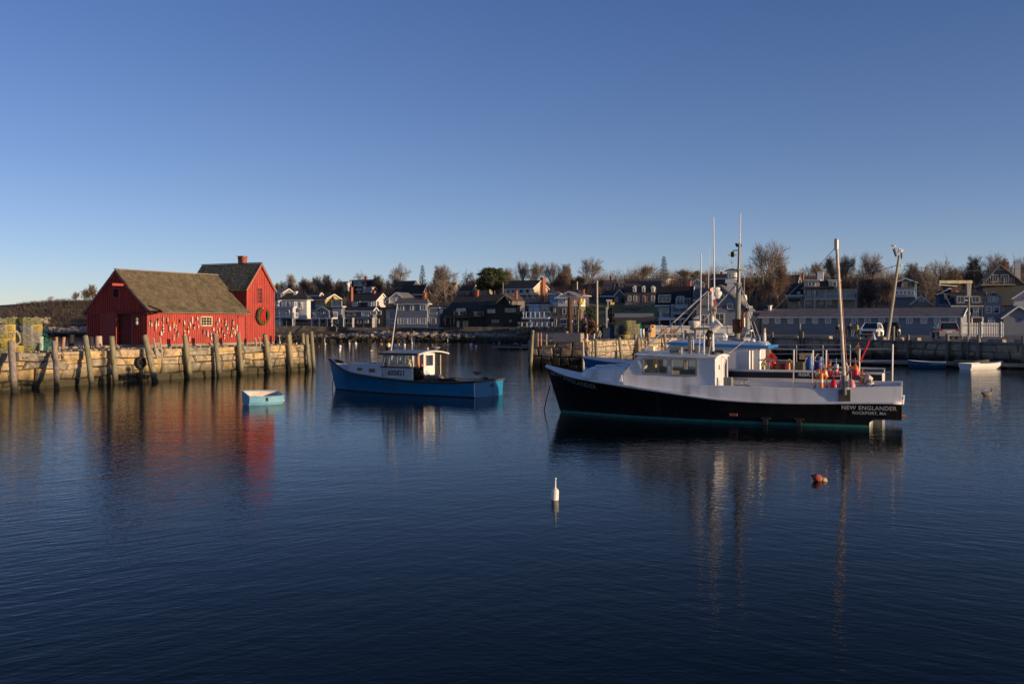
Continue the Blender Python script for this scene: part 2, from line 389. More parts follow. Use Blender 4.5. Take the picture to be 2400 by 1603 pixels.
# ================================================================ stone quay walls
gran=[(.42,.33,.21),(.36,.295,.195),(.45,.335,.195),(.31,.275,.205),(.48,.345,.17),(.38,.325,.225),(.27,.24,.175),(.44,.31,.15)]
quay_stone=tide_mat('quay_granite',gran,(.05,.043,.020),.35,1.15,bump=.03,scale=2.2,wide=.4,bscale=7,mottle=.48)
pier_gran=[(.42,.35,.25),(.37,.32,.25),(.45,.36,.24),(.33,.30,.25),(.48,.39,.26),(.40,.33,.22)]
pier_stone=tide_mat('pier_granite',pier_gran,(.04,.035,.018),.35,1.0,bump=.03,scale=2.0,wide=.4,bscale=7,mottle=.42)
far_gran=[(.33,.26,.18),(.30,.25,.19),(.36,.27,.17),(.27,.23,.18),(.38,.29,.19)]
wharf_stone=tide_mat('wharf_granite',far_gran,(.022,.018,.010),.55,1.15,bump=.035,scale=1.6,wide=.3,bscale=6,mottle=.4)
core_mat=mat('wall_core',(.03,.027,.022),rough=1)
gravel=mat('quay_gravel',(.20,.17,.13),rough=.95,var=.4,scale=6,bump=.05,bscale=14)
def stone_wall(parent,W,s0,s1,z0,z1,courses,m,rnd,wmin=.6,wmax=1.5,out=(0,0,0),split=.22,top_even=True):
 """individual blocks; W(s, depth, z) gives world points, depth < 0 is proud of the wall"""
 zs=[z0]
 tot=sum(courses)
 for c in courses:zs.append(zs[-1]+c*(z1-z0)/tot)
 def zb(i,s):
  if i==len(zs)-1:return zs[i]+.02*math.sin(s*1.7)+rnd.uniform(-.02,.02)
  return zs[i]+.17*noise.noise(Vector((s*.6,i*7.3,1)))
 for i in range(len(zs)-1):
  s=s0;e_prev=0
  while s<s1:
   wd=rnd.uniform(wmin,wmax)*(1.15 if i==len(zs)-2 else 1);e=min(s+wd,s1)
   if s1-e<.25:e=s1
   sl=rnd.uniform(-.13,.13)
   cells=[((s+e_prev,zb(i,s)),(e+sl,zb(i,e)),(e-sl,zb(i+1,e)),(s-e_prev,zb(i+1,s)))]
   if rnd.random()<split:
    k=rnd.uniform(.35,.65);a,b,c,d=cells[0]
    l=(lerp(a[0],d[0],k),lerp(a[1],d[1],k));r=(lerp(b[0],c[0],k),lerp(b[1],c[1],k+rnd.uniform(-.08,.08)))
    cells=[(a,b,r,l),(l,r,c,d)]
   for q in cells:
    cs=sum(p[0]for p in q)/4;cz=sum(p[1]for p in q)/4;pr=rnd.uniform(-.10,.02)
    ring=[]
    for ds,inset in((.30,.03),(.03+pr*.5,.034),(pr-.05,.085+rnd.uniform(0,.05))):
     for p in q:
      vx,vz=cs-p[0],cz-p[1];ln=math.hypot(vx,vz)or 1
      ring.append(W(p[0]+vx/ln*inset,ds+rnd.uniform(-.018,.018),p[1]+vz/ln*inset))
    cp=W(cs+rnd.uniform(-.1,.1),pr-.075,cz+rnd.uniform(-.05,.05));ring.append(cp)
    mb=MB();mb.add(ring,[(0,1,5,4),(1,2,6,5),(2,3,7,6),(3,0,4,7),(4,5,9,8),(5,6,10,9),(6,7,11,10),(7,4,8,11),(8,9,12),(9,10,12),(10,11,12),(11,8,12),(3,2,1,0)])
    mb.build('stone',m,parent)
   e_prev=sl;s=e
   # left quay : origin A, direction U along its face, N into it
QA=Vector((-28.1,54.6,0));QU=Vector((.456,.890,0)).normalized();QN=Vector((-QU.y,QU.x,0))
QT=2.03
def QW(s,d,z):return QA+QU*s+QN*d+Vector((0,0,z))
def q_s(px,d=0.0): # distance along the quay where a sight line through px meets the line at depth d
 k=(px-1200)/F;o=QA+QN*d;return(k*o.y-o.x)/(QU.x-k*QU.y)
def q_at(px,py,d=0.0):
 s=q_s(px,d);p=QW(s,d,0);return s,zat(py,p.y)
SE=q_s(724)
quay=thing('stone_quay','tan granite quay carrying the red shack at the left','quay',QW(12,4,0))
mb=MB()
def poly(pts,z0,z1,mbb):
 mbb.prism([Vector((p.x,p.y,z1))for p in pts],(0,0,z0-z1))
back=[QW(-14,.18,0),QW(SE-.15,.18,0),QW(SE-.15,10.6,0),QW(13.2,10.6,0),QW(12.4,7.2,0),QW(-14,6.6,0)]
poly(back,-2,QT-.06,mb);mb.build('core',core_mat,quay)
mb=MB();top=[]
rq=random.Random(11)
gs=60;gd=14
for j in range(gd+1):
 for i in range(gs+1):
  s=lerp(-14,SE-.1,i/gs);dmax=interp([(-14,6.6),(12.4,7.2),(13.2,10.6),(40,10.6)],s);d=lerp(.05,dmax,j/gd)
  top.append(QW(s,d,QT-.01+(.05*noise.noise(Vector((s*1.4,d*1.4,5)))+rq.uniform(-.015,.02)if 0<j else-.03)))
mb.add(top,[(j*(gs+1)+i,j*(gs+1)+i+1,(j+1)*(gs+1)+i+1,(j+1)*(gs+1)+i)for j in range(gd)for i in range(gs)])
mb.build('gravel_top',gravel,quay)
stone_wall(quay,QW,-4.5,SE,-.55,QT,[.5,.62,.66,.5,.6],quay_stone,random.Random(21),.38,1.75,split=.3)
# blocks of the far end face and the rear edge
stone_wall(quay,lambda s,d,z:QW(SE-d,s,z),0.1,10.6,.6,QT,[1,1],quay_stone,random.Random(22),.7,1.4,split=.1)
mb=MB()
for i in range(420):
 s=rq.uniform(-4,SE);rock(mb,QW(s,abs(rq.gauss(0,.9))+.25,QT+.01),rq.uniform(.04,.13),rnd=rq)
for i in range(260):
 rock(mb,QW(rq.uniform(2,13.5),rq.uniform(5.5,7),QT+.02),rq.uniform(.05,.18),rnd=rq)
mb.build('rubble',quay_stone,quay,kind='stuff')
# iron bolts on two blocks
for px,py in((52,839),(60.5,838),(137,837.5),(145,837.5),(238,832)):
 s,z=q_at(px,py,-.1);mb=MB();mb.tube(QW(s,.1,z),QW(s,-.2,z),.05,.05,8);mb.build('iron_bolt',rust,quay)
 # ---------------------------------------------------------------- piles
pile_mat=tide_mat('pile_timber',[(.25,.225,.135),(.23,.21,.14),(.27,.24,.15),(.22,.21,.13)],(.035,.032,.016),.15,.75,bump=.012,scale=2.2,wide=.3,bscale=6,streak=(3,3,.5),mottle=.4)
grey_pile=tide_mat('grey_pile_timber',[(.30,.25,.21)],(.035,.03,.018),.2,.8,bump=.012,scale=2.2,wide=.3,bscale=6,streak=(3,3,.5),mottle=.35)
def pile(top,bot,r,m,label,group,name='piling',seed=0,slant=.25,taper=1.08,n=10):
 rnd=random.Random(seed);top=Vector(top);bot=Vector(bot);d=(top-bot);L=d.length;d.normalize()
 q=d.to_track_quat('Z','Y').to_matrix();mb=MB();K=7;rings=[]
 cx=rnd.uniform(-1,1)*r*.35
 sa=rnd.uniform(0,6.28)
 for k in range(K+1):
  t=k/K;rr2=r*lerp(taper,1,t)*(1+rnd.uniform(-.04,.04));c=bot+d*L*t+q@Vector((cx*math.sin(3.14*t),0,0))
  for j in range(n):
   a=6.283*j/n;lump=1+.05*noise.noise(Vector((math.cos(a)*2,math.sin(a)*2,t*6+seed)))
   off=q@Vector((math.cos(a)*rr2*lump,math.sin(a)*rr2*lump,0))
   if k==K:off+=d*(math.cos(a-sa)*slant*r)
   rings.append(c+off)
 mb.add(rings,[(k*n+j,k*n+(j+1)%n,(k+1)*n+(j+1)%n,(k+1)*n+j)for k in range(K)for j in range(n)]+[tuple(K*n+j for j in range(n)),tuple(range(n-1,-1,-1))])
 return mb.build(name,m,origin=bot,smooth=True,sharp=50,label=label,cat='piling',group=group)
def quay_pile(tx,ty,bx,by,wpx,m,label,seed,dtop=-.32):
 b=G(bx,by);k=(tx-1200)/F
 if(b-QA).dot(QN)>-.5:b=QW(q_s(bx,-.5),-.5,0)
 s=q_s(tx,dtop);t=QW(s,dtop,0);t.z=zat(ty,t.y)
 low=b+(b-t)*(1.3/max(.5,t.z));r=wpx/F*((b.y+t.y)/2)/2
 return pile(t,low,r,m,label,'pilings along the stone quay',seed=seed)
QP=[(26,803,34,920,15.5,1,'stout split grey piling at the far left, in front of the lobster traps'),
(127,803,131,912,12.5,1,'broken-topped grey piling bound with rope, second from the left edge'),
(200,789,213.5,905,12.5,0,'smooth greenish piling just left of the shack, in front of the dark stump'),
(261.5,788,271.5,899,12.5,0,'piling standing before the sliding door of the shack'),
(339,785.5,364,895,13.5,0,'leaning piling before the corner of the shack, left of the first ladder'),
(433,786.6,446,881,11.5,0,'piling in front of the buoy wall, first one right of the left ladder'),
(503,782.5,514,883,11.5,0,'piling in front of the buoy wall, just right of the small window'),
(558.5,782,567,876,10.8,0,'piling in front of the closed red side door'),
(620.5,782.5,634,871.6,10.5,0,'leaning piling below the wreath, right of the second ladder'),
(676,783,684,868,10,0,'piling on the bare quay right of the red gable, front one of a close pair'),
(718,785,725.5,866,9,0,'middle piling of the three at the outer corner of the quay'),
(729.6,778,736,863.6,8.5,0,'outermost piling at the very end of the quay')]
for i,(a,b_,c,d,w_,g_,lab)in enumerate(QP):
 quay_pile(a,b_,c,d,w_,grey_pile if g_ else pile_mat,lab,30+i,dtop=-.32 if i<11 else-.1)
for px,py,bx,by,w_,lab,sd in((678,778.6,682.5,806,7.5,'short piling on the rear edge of the quay behind the close pair',50),(709,781,711,806,8,'rear piling at the quay end, left of the outer three',51)):
 b=G(bx,803,QT);t=P(px,py,b.y);pile(t,(b.x,b.y,QT-.6),w_/F*b.y/2,pile_mat,lab,'pilings along the stone quay',seed=sd)
 # piles and stumps along the back edge of the quay
def back_post(x0,x1,ytop,m,label,name='piling',d=6.6,cat='piling',lean=0,seed=0):
 px=(x0+x1)/2;s=q_s(px,d);p=QW(s,d,QT);r=(x1-x0)/F*p.y/2
 t=Vector((p.x+lean,p.y,zat(ytop,p.y)))
 return pile(t,(p.x,p.y,QT-.4),r,m,label,'posts on the rear edge of the quay',name,seed,slant=.1)
pine=mat('orange_pine',(.42,.22,.11),rough=.8,var=.2,scale=6)
back_post(129,135.5,790,pine,'slim orange-brown post on the rear edge, left one of two',seed=60)
back_post(142,149.5,790,pine,'slim orange-brown post on the rear edge, right one of two',seed=61,lean=.12)
tarred=mat('tarred_timber',(.03,.028,.028),rough=.9,var=.3,scale=4)
back_post(162.5,174,785,tarred,'thick black tarred post against the blue water behind the quay',seed=62,d=6.4)
back_post(207,219,790,tarred,'black tarred post directly left of the shack corner',seed=63,d=6.2)
# sawn board and log standing near the shack
s=q_s(210,5.4);p=QW(s,5.4,QT);mb=MB();wd=7.5/F*p.y
mb.beam(p,Vector((p.x-.12,p.y,zat(790,p.y))),wd,.07,up=(0,1,0));mb.build('plank',wood_grey,origin=p,label='grey plank leaning upright beside the black post',cat='plank')
s=q_s(231,4.6);p=QW(s,4.6,QT);r=8.3/F*p.y;hb=zat(787.5,p.y)-QT;mb=MB()
mb.lathe([(r*1.02,.04),(r,.1),(r*.97,hb*.5),(r*.92,hb-.04),(r*.85,hb),(.01,hb-.01)],p,n=14)
lg=mb.build('stump',mat('peeled_log',(.46,.35,.27),rough=.85,var=.25,scale=4,col2=(.3,.22,.17),mix=.4,streak=(1,1,.3),bump=.01),origin=p,smooth=True,sharp=40,label='thick peeled log standing on a rusty base by the shack',cat='stump')
mb=MB();mb.lathe([(r*1.5,0),(r*1.5,.05),(r*1.1,.07)],p,n=14);mb.build('base_plate',rust,lg)
# ---------------------------------------------------------------- ladders on the left quay
ladder_wood=tide_mat('ladder_timber',[(.46,.36,.28)],(.06,.05,.03),.1,.7,bump=.004,scale=5,wide=.25,mottle=.2)
def ladder(tl,tr,bl,br,label,group,rungs=9,m=ladder_wood,w=.09):
 o=(Vector(bl)+Vector(br))/2;T=thing('ladder',label,'ladder',o,group)
 for a,b in((tl,bl),(tr,br)):
  mb=MB();mb.beam(a,b,w,w*1.3,up=(0,1,0));mb.build('rail',m,T)
 me=None
 for k in range(rungs):
  t=(k+1.2)/(rungs+.8);mb=MB();mb.beam(Vector(tl).lerp(Vector(bl),t),Vector(tr).lerp(Vector(br),t),.07,.045);mb.build('rung',m,T)
 return T
def quay_ladder(a,b,c,d,lab,n):
 def top(px,py):s=q_s(px,-.5);v=QW(s,-.5,0);v.z=zat(py,v.y);return v
 ta,tb=top(*a),top(*b);ba,bb=G(*c),G(*d)
 ladder(ta,tb,ba+(ba-ta)*.15,bb+(bb-tb)*.15,lab,'ladders on the stone quay',n)
quay_ladder((359.5,792),(374,791),(377,889),(387.5,888),'wooden ladder beside the hanging tyre, below the left end of the buoy wall',9)
quay_ladder((598,793),(607.5,792),(604.5,872),(614,871),'wooden ladder below the wreath, the farther of two',9)
# tyre fender and ropes
s,z=q_at(332,850,-.35);c=QW(s,-.3,z);q=QN.to_track_quat('Z','Y').to_matrix()
mb=MB();n=20;k=8;Rr=.29;rt=.1;vsx=[]
for i in range(n):
 a=6.283*i/n
 for j in range(k):
  b=6.283*j/k;vsx.append(c+q@Vector(((Rr+rt*math.cos(b))*math.cos(a),(Rr+rt*math.cos(b))*math.sin(a),rt*1.2*math.sin(b))))
mb.add(vsx,[(i*k+j,((i+1)%n)*k+j,((i+1)%n)*k+(j+1)%k,i*k+(j+1)%k)for i in range(n)for j in range(k)])
tyre=mb.build('tyre',dark,origin=c,smooth=True,label='black tyre hung as a fender on the quay wall',cat='tyre')
mb=MB();s2,z2=q_at(331,828,-.2);mb.path([QW(s2,-.15,z2),QW(s2+.05,-.3,(z2+z)/2+.1),c+Vector((0,0,.3))],.025,5);s3,z3=q_at(326,829);mb.path([QW(s3,-.12,z3),QW(s3+.1,-.2,z3-.25),c+Vector((-.1,0,.3))],.02,5)
mb.build('hanging_rope',mat('red_rope',(.45,.09,.04),rough=.9,var=.2),tyre)
for(px,y0,px2,y1,lab)in((541,822,541.5,862,'thin mooring line dropping down the quay between two pilings'),(425,826,427,883,'green weedy rope down the quay beside a piling'),(337,862,341,886,'dark rope hanging below the tyre')):
 s,z=q_at(px,y0,-.2);a=QW(s,-.16,z);s,z=q_at(px2,y1,-.35);b=QW(s,-.4,z)
 mb=MB();mb.path([a,a.lerp(b,.33)+Vector((.02,0,0)),a.lerp(b,.66)+Vector((-.03,0,0)),b],.022 if px!=541 else .014,5)
 mb.build('mooring_rope',rope_mat if px==541 else mat('weedy_rope',(.12,.11,.05),rough=.9),origin=b,label=lab,cat='rope')
 # ================================================================ red fishing shack
red=mat('barn_red',(.40,.056,.040),rough=.75,var=.22,scale=2.2,col2=(.33,.05,.042),mix=.45,bump=.004,bscale=18,streak=(1,1,.35),detail=7)
shingle=mat('cedar_shingles',(.175,.14,.085),rough=.95,var=.42,scale=3.2,col2=(.115,.10,.06),mix=.5,bump=.012,bscale=16,detail=9)
mossy=mat('mossy_shingles',(.19,.165,.12),rough=.95,var=.35,scale=2.2,col2=(.15,.16,.05),mix=.45,bump=.012,bscale=16,detail=9)
S0,S1,S2=q_s(345,4),q_s(578,4),q_s(641,4)
T0=QT+.16
shack=thing('red_shack','red board and batten fishing shack with tall gabled end, on the quay','shack',QW((S0+S2)/2,7,QT))
EV,RG=QT+2.55,QT+5.44 # long part eave and ridge
TE,TR=QT+4.37,QT+6.33 # tall part
SM=(S1+S2)/2
prof=[(4.0,EV-.04),(5.1,QT+3.62),(7.0,RG-.1),(10.0,EV)]
mb=MB()
def wallpoly(pts,th,mbb):mbb.prism(pts,th)
# walls as thin solids
mb.prism([QW(S0,4,T0),QW(S1,4,T0),QW(S1,4,EV),QW(S0,4,EV)],QN*.12)
mb.prism([QW(S0,10,T0),QW(S2,10,T0),QW(S2,10,EV),QW(S0,10,EV)],-QN*.12)
# left gable with door opening
dr0=-1;
def gd(px): # depth d on the left gable plane for a pixel column
 k=(px-1200)/F;o=QW(S0,0,0);return(k*o.y-o.x)/(QN.x-k*QN.y)
def gz(px,py):return zat(py,QW(S0,gd(px),0).y)
D0,D1=gd(308),gd(275.5);DZ=gz(290,736)
mb.prism([QW(S0,4.12,T0),QW(S0,D0,T0),QW(S0,D0,DZ),QW(S0,4.12,DZ)],QU*.1)
mb.prism([QW(S0,D1,T0),QW(S0,9.88,T0),QW(S0,9.88,DZ),QW(S0,D1,DZ)],QU*.1)
mb.prism([QW(S0,4.12,DZ),QW(S0,9.88,DZ),QW(S0,9.88,EV),QW(S0,7,RG-.1),QW(S0,5.1,QT+3.62),QW(S0,4.12,EV)],QU*.1)
# tall part
mb.prism([QW(S1,4,T0),QW(S2,4,T0),QW(S2,4,TE),QW(SM,4,TR-.08),QW(S1,4,TE)],QN*.13)
mb.prism([QW(S1,10,EV),QW(S2,10,EV),QW(S2,10,TE),QW(SM,10,TR-.08),QW(S1,10,TE)],-QN*.13)
mb.prism([QW(S1,4.13,T0),QW(S1,9.87,T0),QW(S1,9.87,TE),QW(S1,4.13,TE)],QU*.12)
mb.prism([QW(S2,4.13,T0),QW(S2,9.87,T0),QW(S2,9.87,TE),QW(S2,4.13,TE)],-QU*.12)
mb.build('wall',red,shack)
# battens
mb=MB();bw,bt=.055,.035
def roof_z(d):return interp(prof,d)
def batten(a,b,outward,wide=bw,bt=bt):
 side=(Vector(b)-Vector(a)).cross(outward).normalized()*wide/2
 mb.prism([a-side-outward*.0,a+side,b+side,b-side],outward*bt)
n=45;s=S0+.12
WX0,WX1=q_s(468.5,4),q_s(497,4);_,WZ0=q_at(483,765,4);_,WZ1=q_at(483,741.5,4)
DX0,DX1=q_s(557,4),q_s(574,4);_,DZ1=q_at(565,742.5,4)
while s<S1-.1:
 segs=[(T0,EV)]
 if WX0-.05<s<WX1+.05:segs=[(T0,WZ0-.05),(WZ1+.05,EV)]
 if DX0-.02<s<DX1+.02:segs=[(DZ1+.08,EV)]
 for a,b in segs:batten(QW(s,4,a),QW(s,4,b),-QN)
 s+=.215
s=S1+.08;TWX0,TWX1=q_s(602,4),q_s(614.5,4);_,TWZ0=q_at(608,713,4);_,TWZ1=q_at(608,673,4)
while s<S2-.03:
 top=interp([(S1,TE),(SM,TR-.08),(S2,TE)],s)
 segs=[(T0,top)]
 if TWX0-.05<s<TWX1+.05:segs=[(T0,TWZ0-.06),(TWZ1+.06,top)]
 for a,b in segs:batten(QW(s,4,a),QW(s,4,b),-QN)
 s+=.2
d=4.25
GWX=(gd(280.5),gd(265.5));GWZ0,GWZ1=gz(273,696.5),gz(273,678)
PX=(gd(275.5),gd(241))
while d<9.95:
 top=roof_z(d)-.04;segs=[(T0,top)]
 if D0-.03<d<D1+.03 or PX[0]<d<PX[1]:segs=[(DZ+.12,top)]
 out2=[]
 for a,b in segs:
  if GWX[0]-.05<d<GWX[1]+.05 and b>GWZ1:out2+=[(a,GWZ0-.05),(GWZ1+.05,b)]
  else:out2.append((a,b))
 for a,b in out2:batten(QW(S0,d,a),QW(S0,d,b),-QU,.06,.075)
 d+=.215
d=4.2
while d<9.9:
 lo=roof_z(d)-.1
 if TE>lo+.1:batten(QW(S1,d,lo),QW(S1,d,TE),-QU,.06,.07)
 d+=.2
mb.build('battens',red,shack,kind='stuff')
mb=MB() # corner boards, rake boards, foundation sill
for a,b,o in((QW(S0,4,T0),QW(S0,4,EV),-QN),(QW(S2,4,T0),QW(S2,4,TE),-QN),(QW(S1,4,EV-.1),QW(S1,4,TE),-QN)):
 mb.beam(a+o*.02,b+o*.02,.14,.1,up=QN)
for(sa,za,sb,zb_)in((S1-.12,TE-.14,SM,TR-.02),(S2+.12,TE-.14,SM,TR-.02)):
 mb.beam(QW(sa,3.86,za),QW(sb,3.86,zb_),.05,.2,up=QU)
mb.beam(QW(S0-.1,3.6,EV-.22),QW(S0-.1,5.1,QT+3.5),.05,.16,up=QN);mb.beam(QW(S0-.1,5.1,QT+3.5),QW(S0-.1,7,RG-.18),.05,.16,up=QN)
mb.beam(QW(S0-.1,10.3,EV-.22),QW(S0-.1,7,RG-.18),.05,.16,up=QN)
_,hz=q_at(627,770,4);mb.beam(QW(q_s(617,4),3.95,hz),QW(S2,3.95,hz),.05,.07,up=QN)
mb.build('trim_boards',red,shack,kind='stuff')
mb=MB();mb.prism([QW(S0-.04,3.95,QT-.05),QW(S2+.04,3.95,QT-.05),QW(S2+.04,3.95,T0),QW(S0-.04,3.95,T0)],QN*6.1)
mb.build('foundation',quay_stone,shack)
mb=MB();mb.box(QW((S0+S1)/2,7,T0+.05),(1,1,.02));
mb=MB();mb.prism([QW(S0+.15,4.15,T0+.01),QW(S1-.05,4.15,T0+.01),QW(S1-.05,9.85,T0+.01),QW(S0+.15,9.85,T0+.01)],(0,0,.03));mb.build('floor',mat('dark_boards',(.06,.05,.04),rough=.9),shack)
# shingled roofs
def shingles(name,P00,P10,P11,P01,m,parent,expo=.14,wid=.24,seed=1,under=True):
 """P00-P10 the eave, P01-P11 the ridge"""
 P00,P10,P11,P01=map(Vector,(P00,P10,P11,P01));rnd=random.Random(seed);mb=MB()
 nrm=(P10-P00).cross(P01-P00).normalized()
 if nrm.z<0:nrm=-nrm
 rows=max(2,int((P01-P00).length/expo))
 for r in range(rows):
  a,b=r/rows,min(1,(r+1.55)/rows);L0,R0=P00.lerp(P01,a),P10.lerp(P11,a);L1,R1=P00.lerp(P01,b),P10.lerp(P11,b)
  ln=(R0-L0).length;x=-rnd.random()*wid;
  while x<ln:
   w_=wid*rnd.uniform(.55,1.4);xa,xb=max(0,x+.012)/ln,min(ln,x+w_)/ln;x+=w_
   if xb-xa<.002:continue
   lift=rnd.uniform(.018,.04);dn=rnd.uniform(-.012,.012)*(P00-P01).normalized()
   A,B,Cc,D=L0.lerp(R0,xa),L0.lerp(R0,xb),L1.lerp(R1,xb),L1.lerp(R1,xa)
   A+=dn;B+=dn
   mb.add([A,B,A+nrm*lift,B+nrm*lift,Cc+nrm*.002,D+nrm*.002],[(0,1,3,2),(2,3,4,5),(0,2,5),(1,4,3)])
 o=mb.build(name,m,parent,kind='stuff')
 if under:
  mb=MB();mb.prism([P00,P10,P11,P01],-nrm*.07);mb.build('roof_boards',wood_grey,parent)
 return o
SO=S0-.14
ef=(3.55,QT+2.42);kk=(5.1,QT+3.66);rg=(7.0,RG)
shingles('roof_shingles',QW(SO,*ef),QW(S1-.01,*ef),QW(S1-.01,*kk),QW(SO,*kk),shingle,shack,seed=1)
shingles('roof_shingles',QW(SO,*kk),QW(S1-.01,*kk),QW(S1-.01,*rg),QW(SO,*rg),shingle,shack,seed=2)
shingles('roof_shingles',QW(SO,10.35,EV-.25),QW(S1-.01,10.35,EV-.25),QW(S1-.01,*rg),QW(SO,*rg),shingle,shack,seed=3,expo=.3,wid=.5)
shingles('roof_shingles',QW(S1-.2,3.8,TE-.16),QW(S1-.2,10.2,TE-.16),QW(SM,10.2,TR+.08),QW(SM,3.8,TR+.08),mossy,shack,seed=4)
shingles('roof_shingles',QW(S2+.2,3.8,TE-.16),QW(S2+.2,10.2,TE-.16),QW(SM,10.2,TR+.08),QW(SM,3.8,TR+.08),mossy,shack,seed=5,expo=.2,wid=.4)
mb=MB();mb.beam(QW(SO,7,RG+.05),QW(S1,7,RG+.05),.22,.06);mb.beam(QW(SM,3.78,TR+.13),QW(SM,10.2,TR+.13),.2,.06);mb.build('ridge_boards',wood_grey,shack)
# chimney of bricks
cs,cd=q_s(568,6.1),6.1;cz0,cz1=TR-.5,zat(600.5,QW(cs,cd,0).y);ch=MB()
ch.prism([QW(cs-.2,cd-.25,cz0),QW(cs+.25,cd-.25,cz0),QW(cs+.25,cd+.25,cz0),QW(cs-.2,cd+.25,cz0)],(0,0,cz1-cz0-.1))
cho=ch.build('chimney',mat('mortar',(.28,.2,.15),rough=.95),shack)
rows=int((cz1-cz0)/.085);bricks=MB()
for r in range(rows):
 g=.035 if r>=rows-3 else 0;z=cz0+.085*r
 for face in range(4):
  for k in range(2 if r%2 else 3):
   u0=[0,.5,1][k]if r%2 else[0,.25,.75,1][k];u1=[.5,1][k]if r%2 else[.25,.75,1][k]
   c=[QW(cs-.2,cd-.25,z),QW(cs+.25,cd-.25,z),QW(cs+.25,cd+.25,z),QW(cs-.2,cd+.25,z)]
   a,b=c[face],c[(face+1)%4];nn=(b-a).cross(Vector((0,0,1))).normalized()
   pa,pb=a.lerp(b,u0)+(b-a).normalized()*.008,a.lerp(b,u1)-(b-a).normalized()*.008
   bricks.prism([pa,pb,pb+Vector((0,0,.072)),pa+Vector((0,0,.072))],nn*(.03+g+random.uniform(0,.01)))
bricks.build('bricks',brick_mat,cho,kind='stuff')
mb=MB();mb.prism([QW(cs-.3,cd-.33,cz1-.05),QW(cs+.34,cd-.33,cz1-.05),QW(cs+.34,cd+.33,cz1-.05),QW(cs-.3,cd+.33,cz1-.05)],(0,0,.05));mb.build('cap',brick_mat,cho)
# windows
frame_wood=mat('cream_sash',(.50,.42,.28),rough=.7,var=.2);dark_pane=glass('window_glass')
def shack_window(s0,s1,z0,z1,nx,nz,fm,d=4.0):
 mb=MB();t=.045
 fr=MB()
 for a,b in((QW(s0,d-.02,z0),QW(s1,d-.02,z0)),(QW(s0,d-.02,z1),QW(s1,d-.02,z1)),(QW(s0,d-.02,z0),QW(s0,d-.02,z1)),(QW(s1,d-.02,z0),QW(s1,d-.02,z1))):fr.beam(a,b,.09,.07,up=QN if a.z==b.z else QN)
 for i in range(1,nx):s=lerp(s0,s1,i/nx);fr.beam(QW(s,d-.03,z0),QW(s,d-.03,z1),.05 if i==nx/2 else .028,.03,up=QN)
 for i in range(1,nz):z=lerp(z0,z1,i/nz);fr.beam(QW(s0,d-.032,z),QW(s1,d-.032,z),.028,.03,up=QN)
 wo=fr.build('window',fm,shack)
 for i in range(nx):
  for j in range(nz):
   mb=MB();a,b=lerp(s0,s1,i/nx)+.012,lerp(s0,s1,(i+1)/nx)-.012;c,e=lerp(z0,z1,j/nz)+.012,lerp(z0,z1,(j+1)/nz)-.012
   mb.prism([QW(a,d-.012,c),QW(b,d-.012,c),QW(b,d-.012,e),QW(a,d-.012,e)],QN*.006);mb.build('pane',dark_pane,wo)
 return wo
shack_window(WX0+.06,WX1-.06,WZ0+.06,WZ1-.05,4,3,frame_wood)
shack_window(TWX0+.06,TWX1-.06,TWZ0+.06,TWZ1-.06,3,4,red)
# closed red door
mb=MB();mb.prism([QW(DX0,3.93,T0+.02),QW(DX1-.07,3.93,T0+.02),QW(DX1-.07,3.93,DZ1),QW(DX0,3.93,DZ1)],QN*.06);do=mb.build('door',red,shack)
mb=MB();mb.beam(QW(DX1-.02,3.9,T0),QW(DX1-.02,3.9,DZ1+.05),.06,.12,up=QU);mb.beam(QW(DX0-.04,3.9,DZ1+.04),QW(DX1+.02,3.9,DZ1+.04),.1,.07,up=QN);mb.build('door_frame',mat('door_frame_red',(.22,.04,.03),rough=.8),shack)
# gable: hatch, hoist beam, sliding door and its track
mb=MB();mb.prism([QW(S0-.02,GWX[0],GWZ0),QW(S0-.02,GWX[1],GWZ0),QW(S0-.02,GWX[1],GWZ1),QW(S0-.02,GWX[0],GWZ1)],QU*.01)
ho=mb.build('hatch',mat('dark_opening',(.012,.01,.01),rough=.9),shack)
mb=MB();
for a,b in((0,1),(1,0)):pass
for z in(GWZ0-.03,GWZ1+.03):mb.beam(QW(S0-.04,GWX[0]-.05,z),QW(S0-.04,GWX[1]+.05,z),.07,.06)
for dd in GWX:mb.beam(QW(S0-.04,dd,GWZ0),QW(S0-.04,dd,GWZ1),.06,.07,up=QU)
mb.build('frame',red,ho)
bz=gz(291,668);bd=gd(291.5)
mb=MB();mb.beam(QW(S0,bd,bz),QW(S0-1.1,bd,bz),.15,.17);mb.build('hoist_beam',red,shack)
mb=MB();tz=gz(330,731);mb.beam(QW(S0-.16,gd(283),tz),QW(S0-.16,gd(387),tz),.12,.13);mb.beam(QW(S0-.16,gd(352),tz+.42),QW(S0-.16,gd(383),tz+.05),.06,.1)
mb.beam(QW(S0-.1,gd(343),tz-.22),QW(S0-.16,gd(372),tz-.08),.06,.1);mb.build('door_track',mat('dark_barn_red',(.16,.03,.025),rough=.8,var=.2),shack)
mb=MB();mb.prism([QW(S0+.22,D0-.1,T0),QW(S0+.22,D1+.1,T0),QW(S0+.22,D1+.1,DZ+.1),QW(S0+.22,D0-.1,DZ+.1)],QU*.05);mb.build('inner_door',MATS['dark_barn_red'],shack)
zt=DZ+.05
pa,pb=PX;nbd=9
slide=MB();slide.prism([QW(S0-.1,pa,T0+.05),QW(S0-.1,pb,T0+.05),QW(S0-.1,pb,zt),QW(S0-.1,pa,zt)],QU*.04);so=slide.build('sliding_door',red,shack)
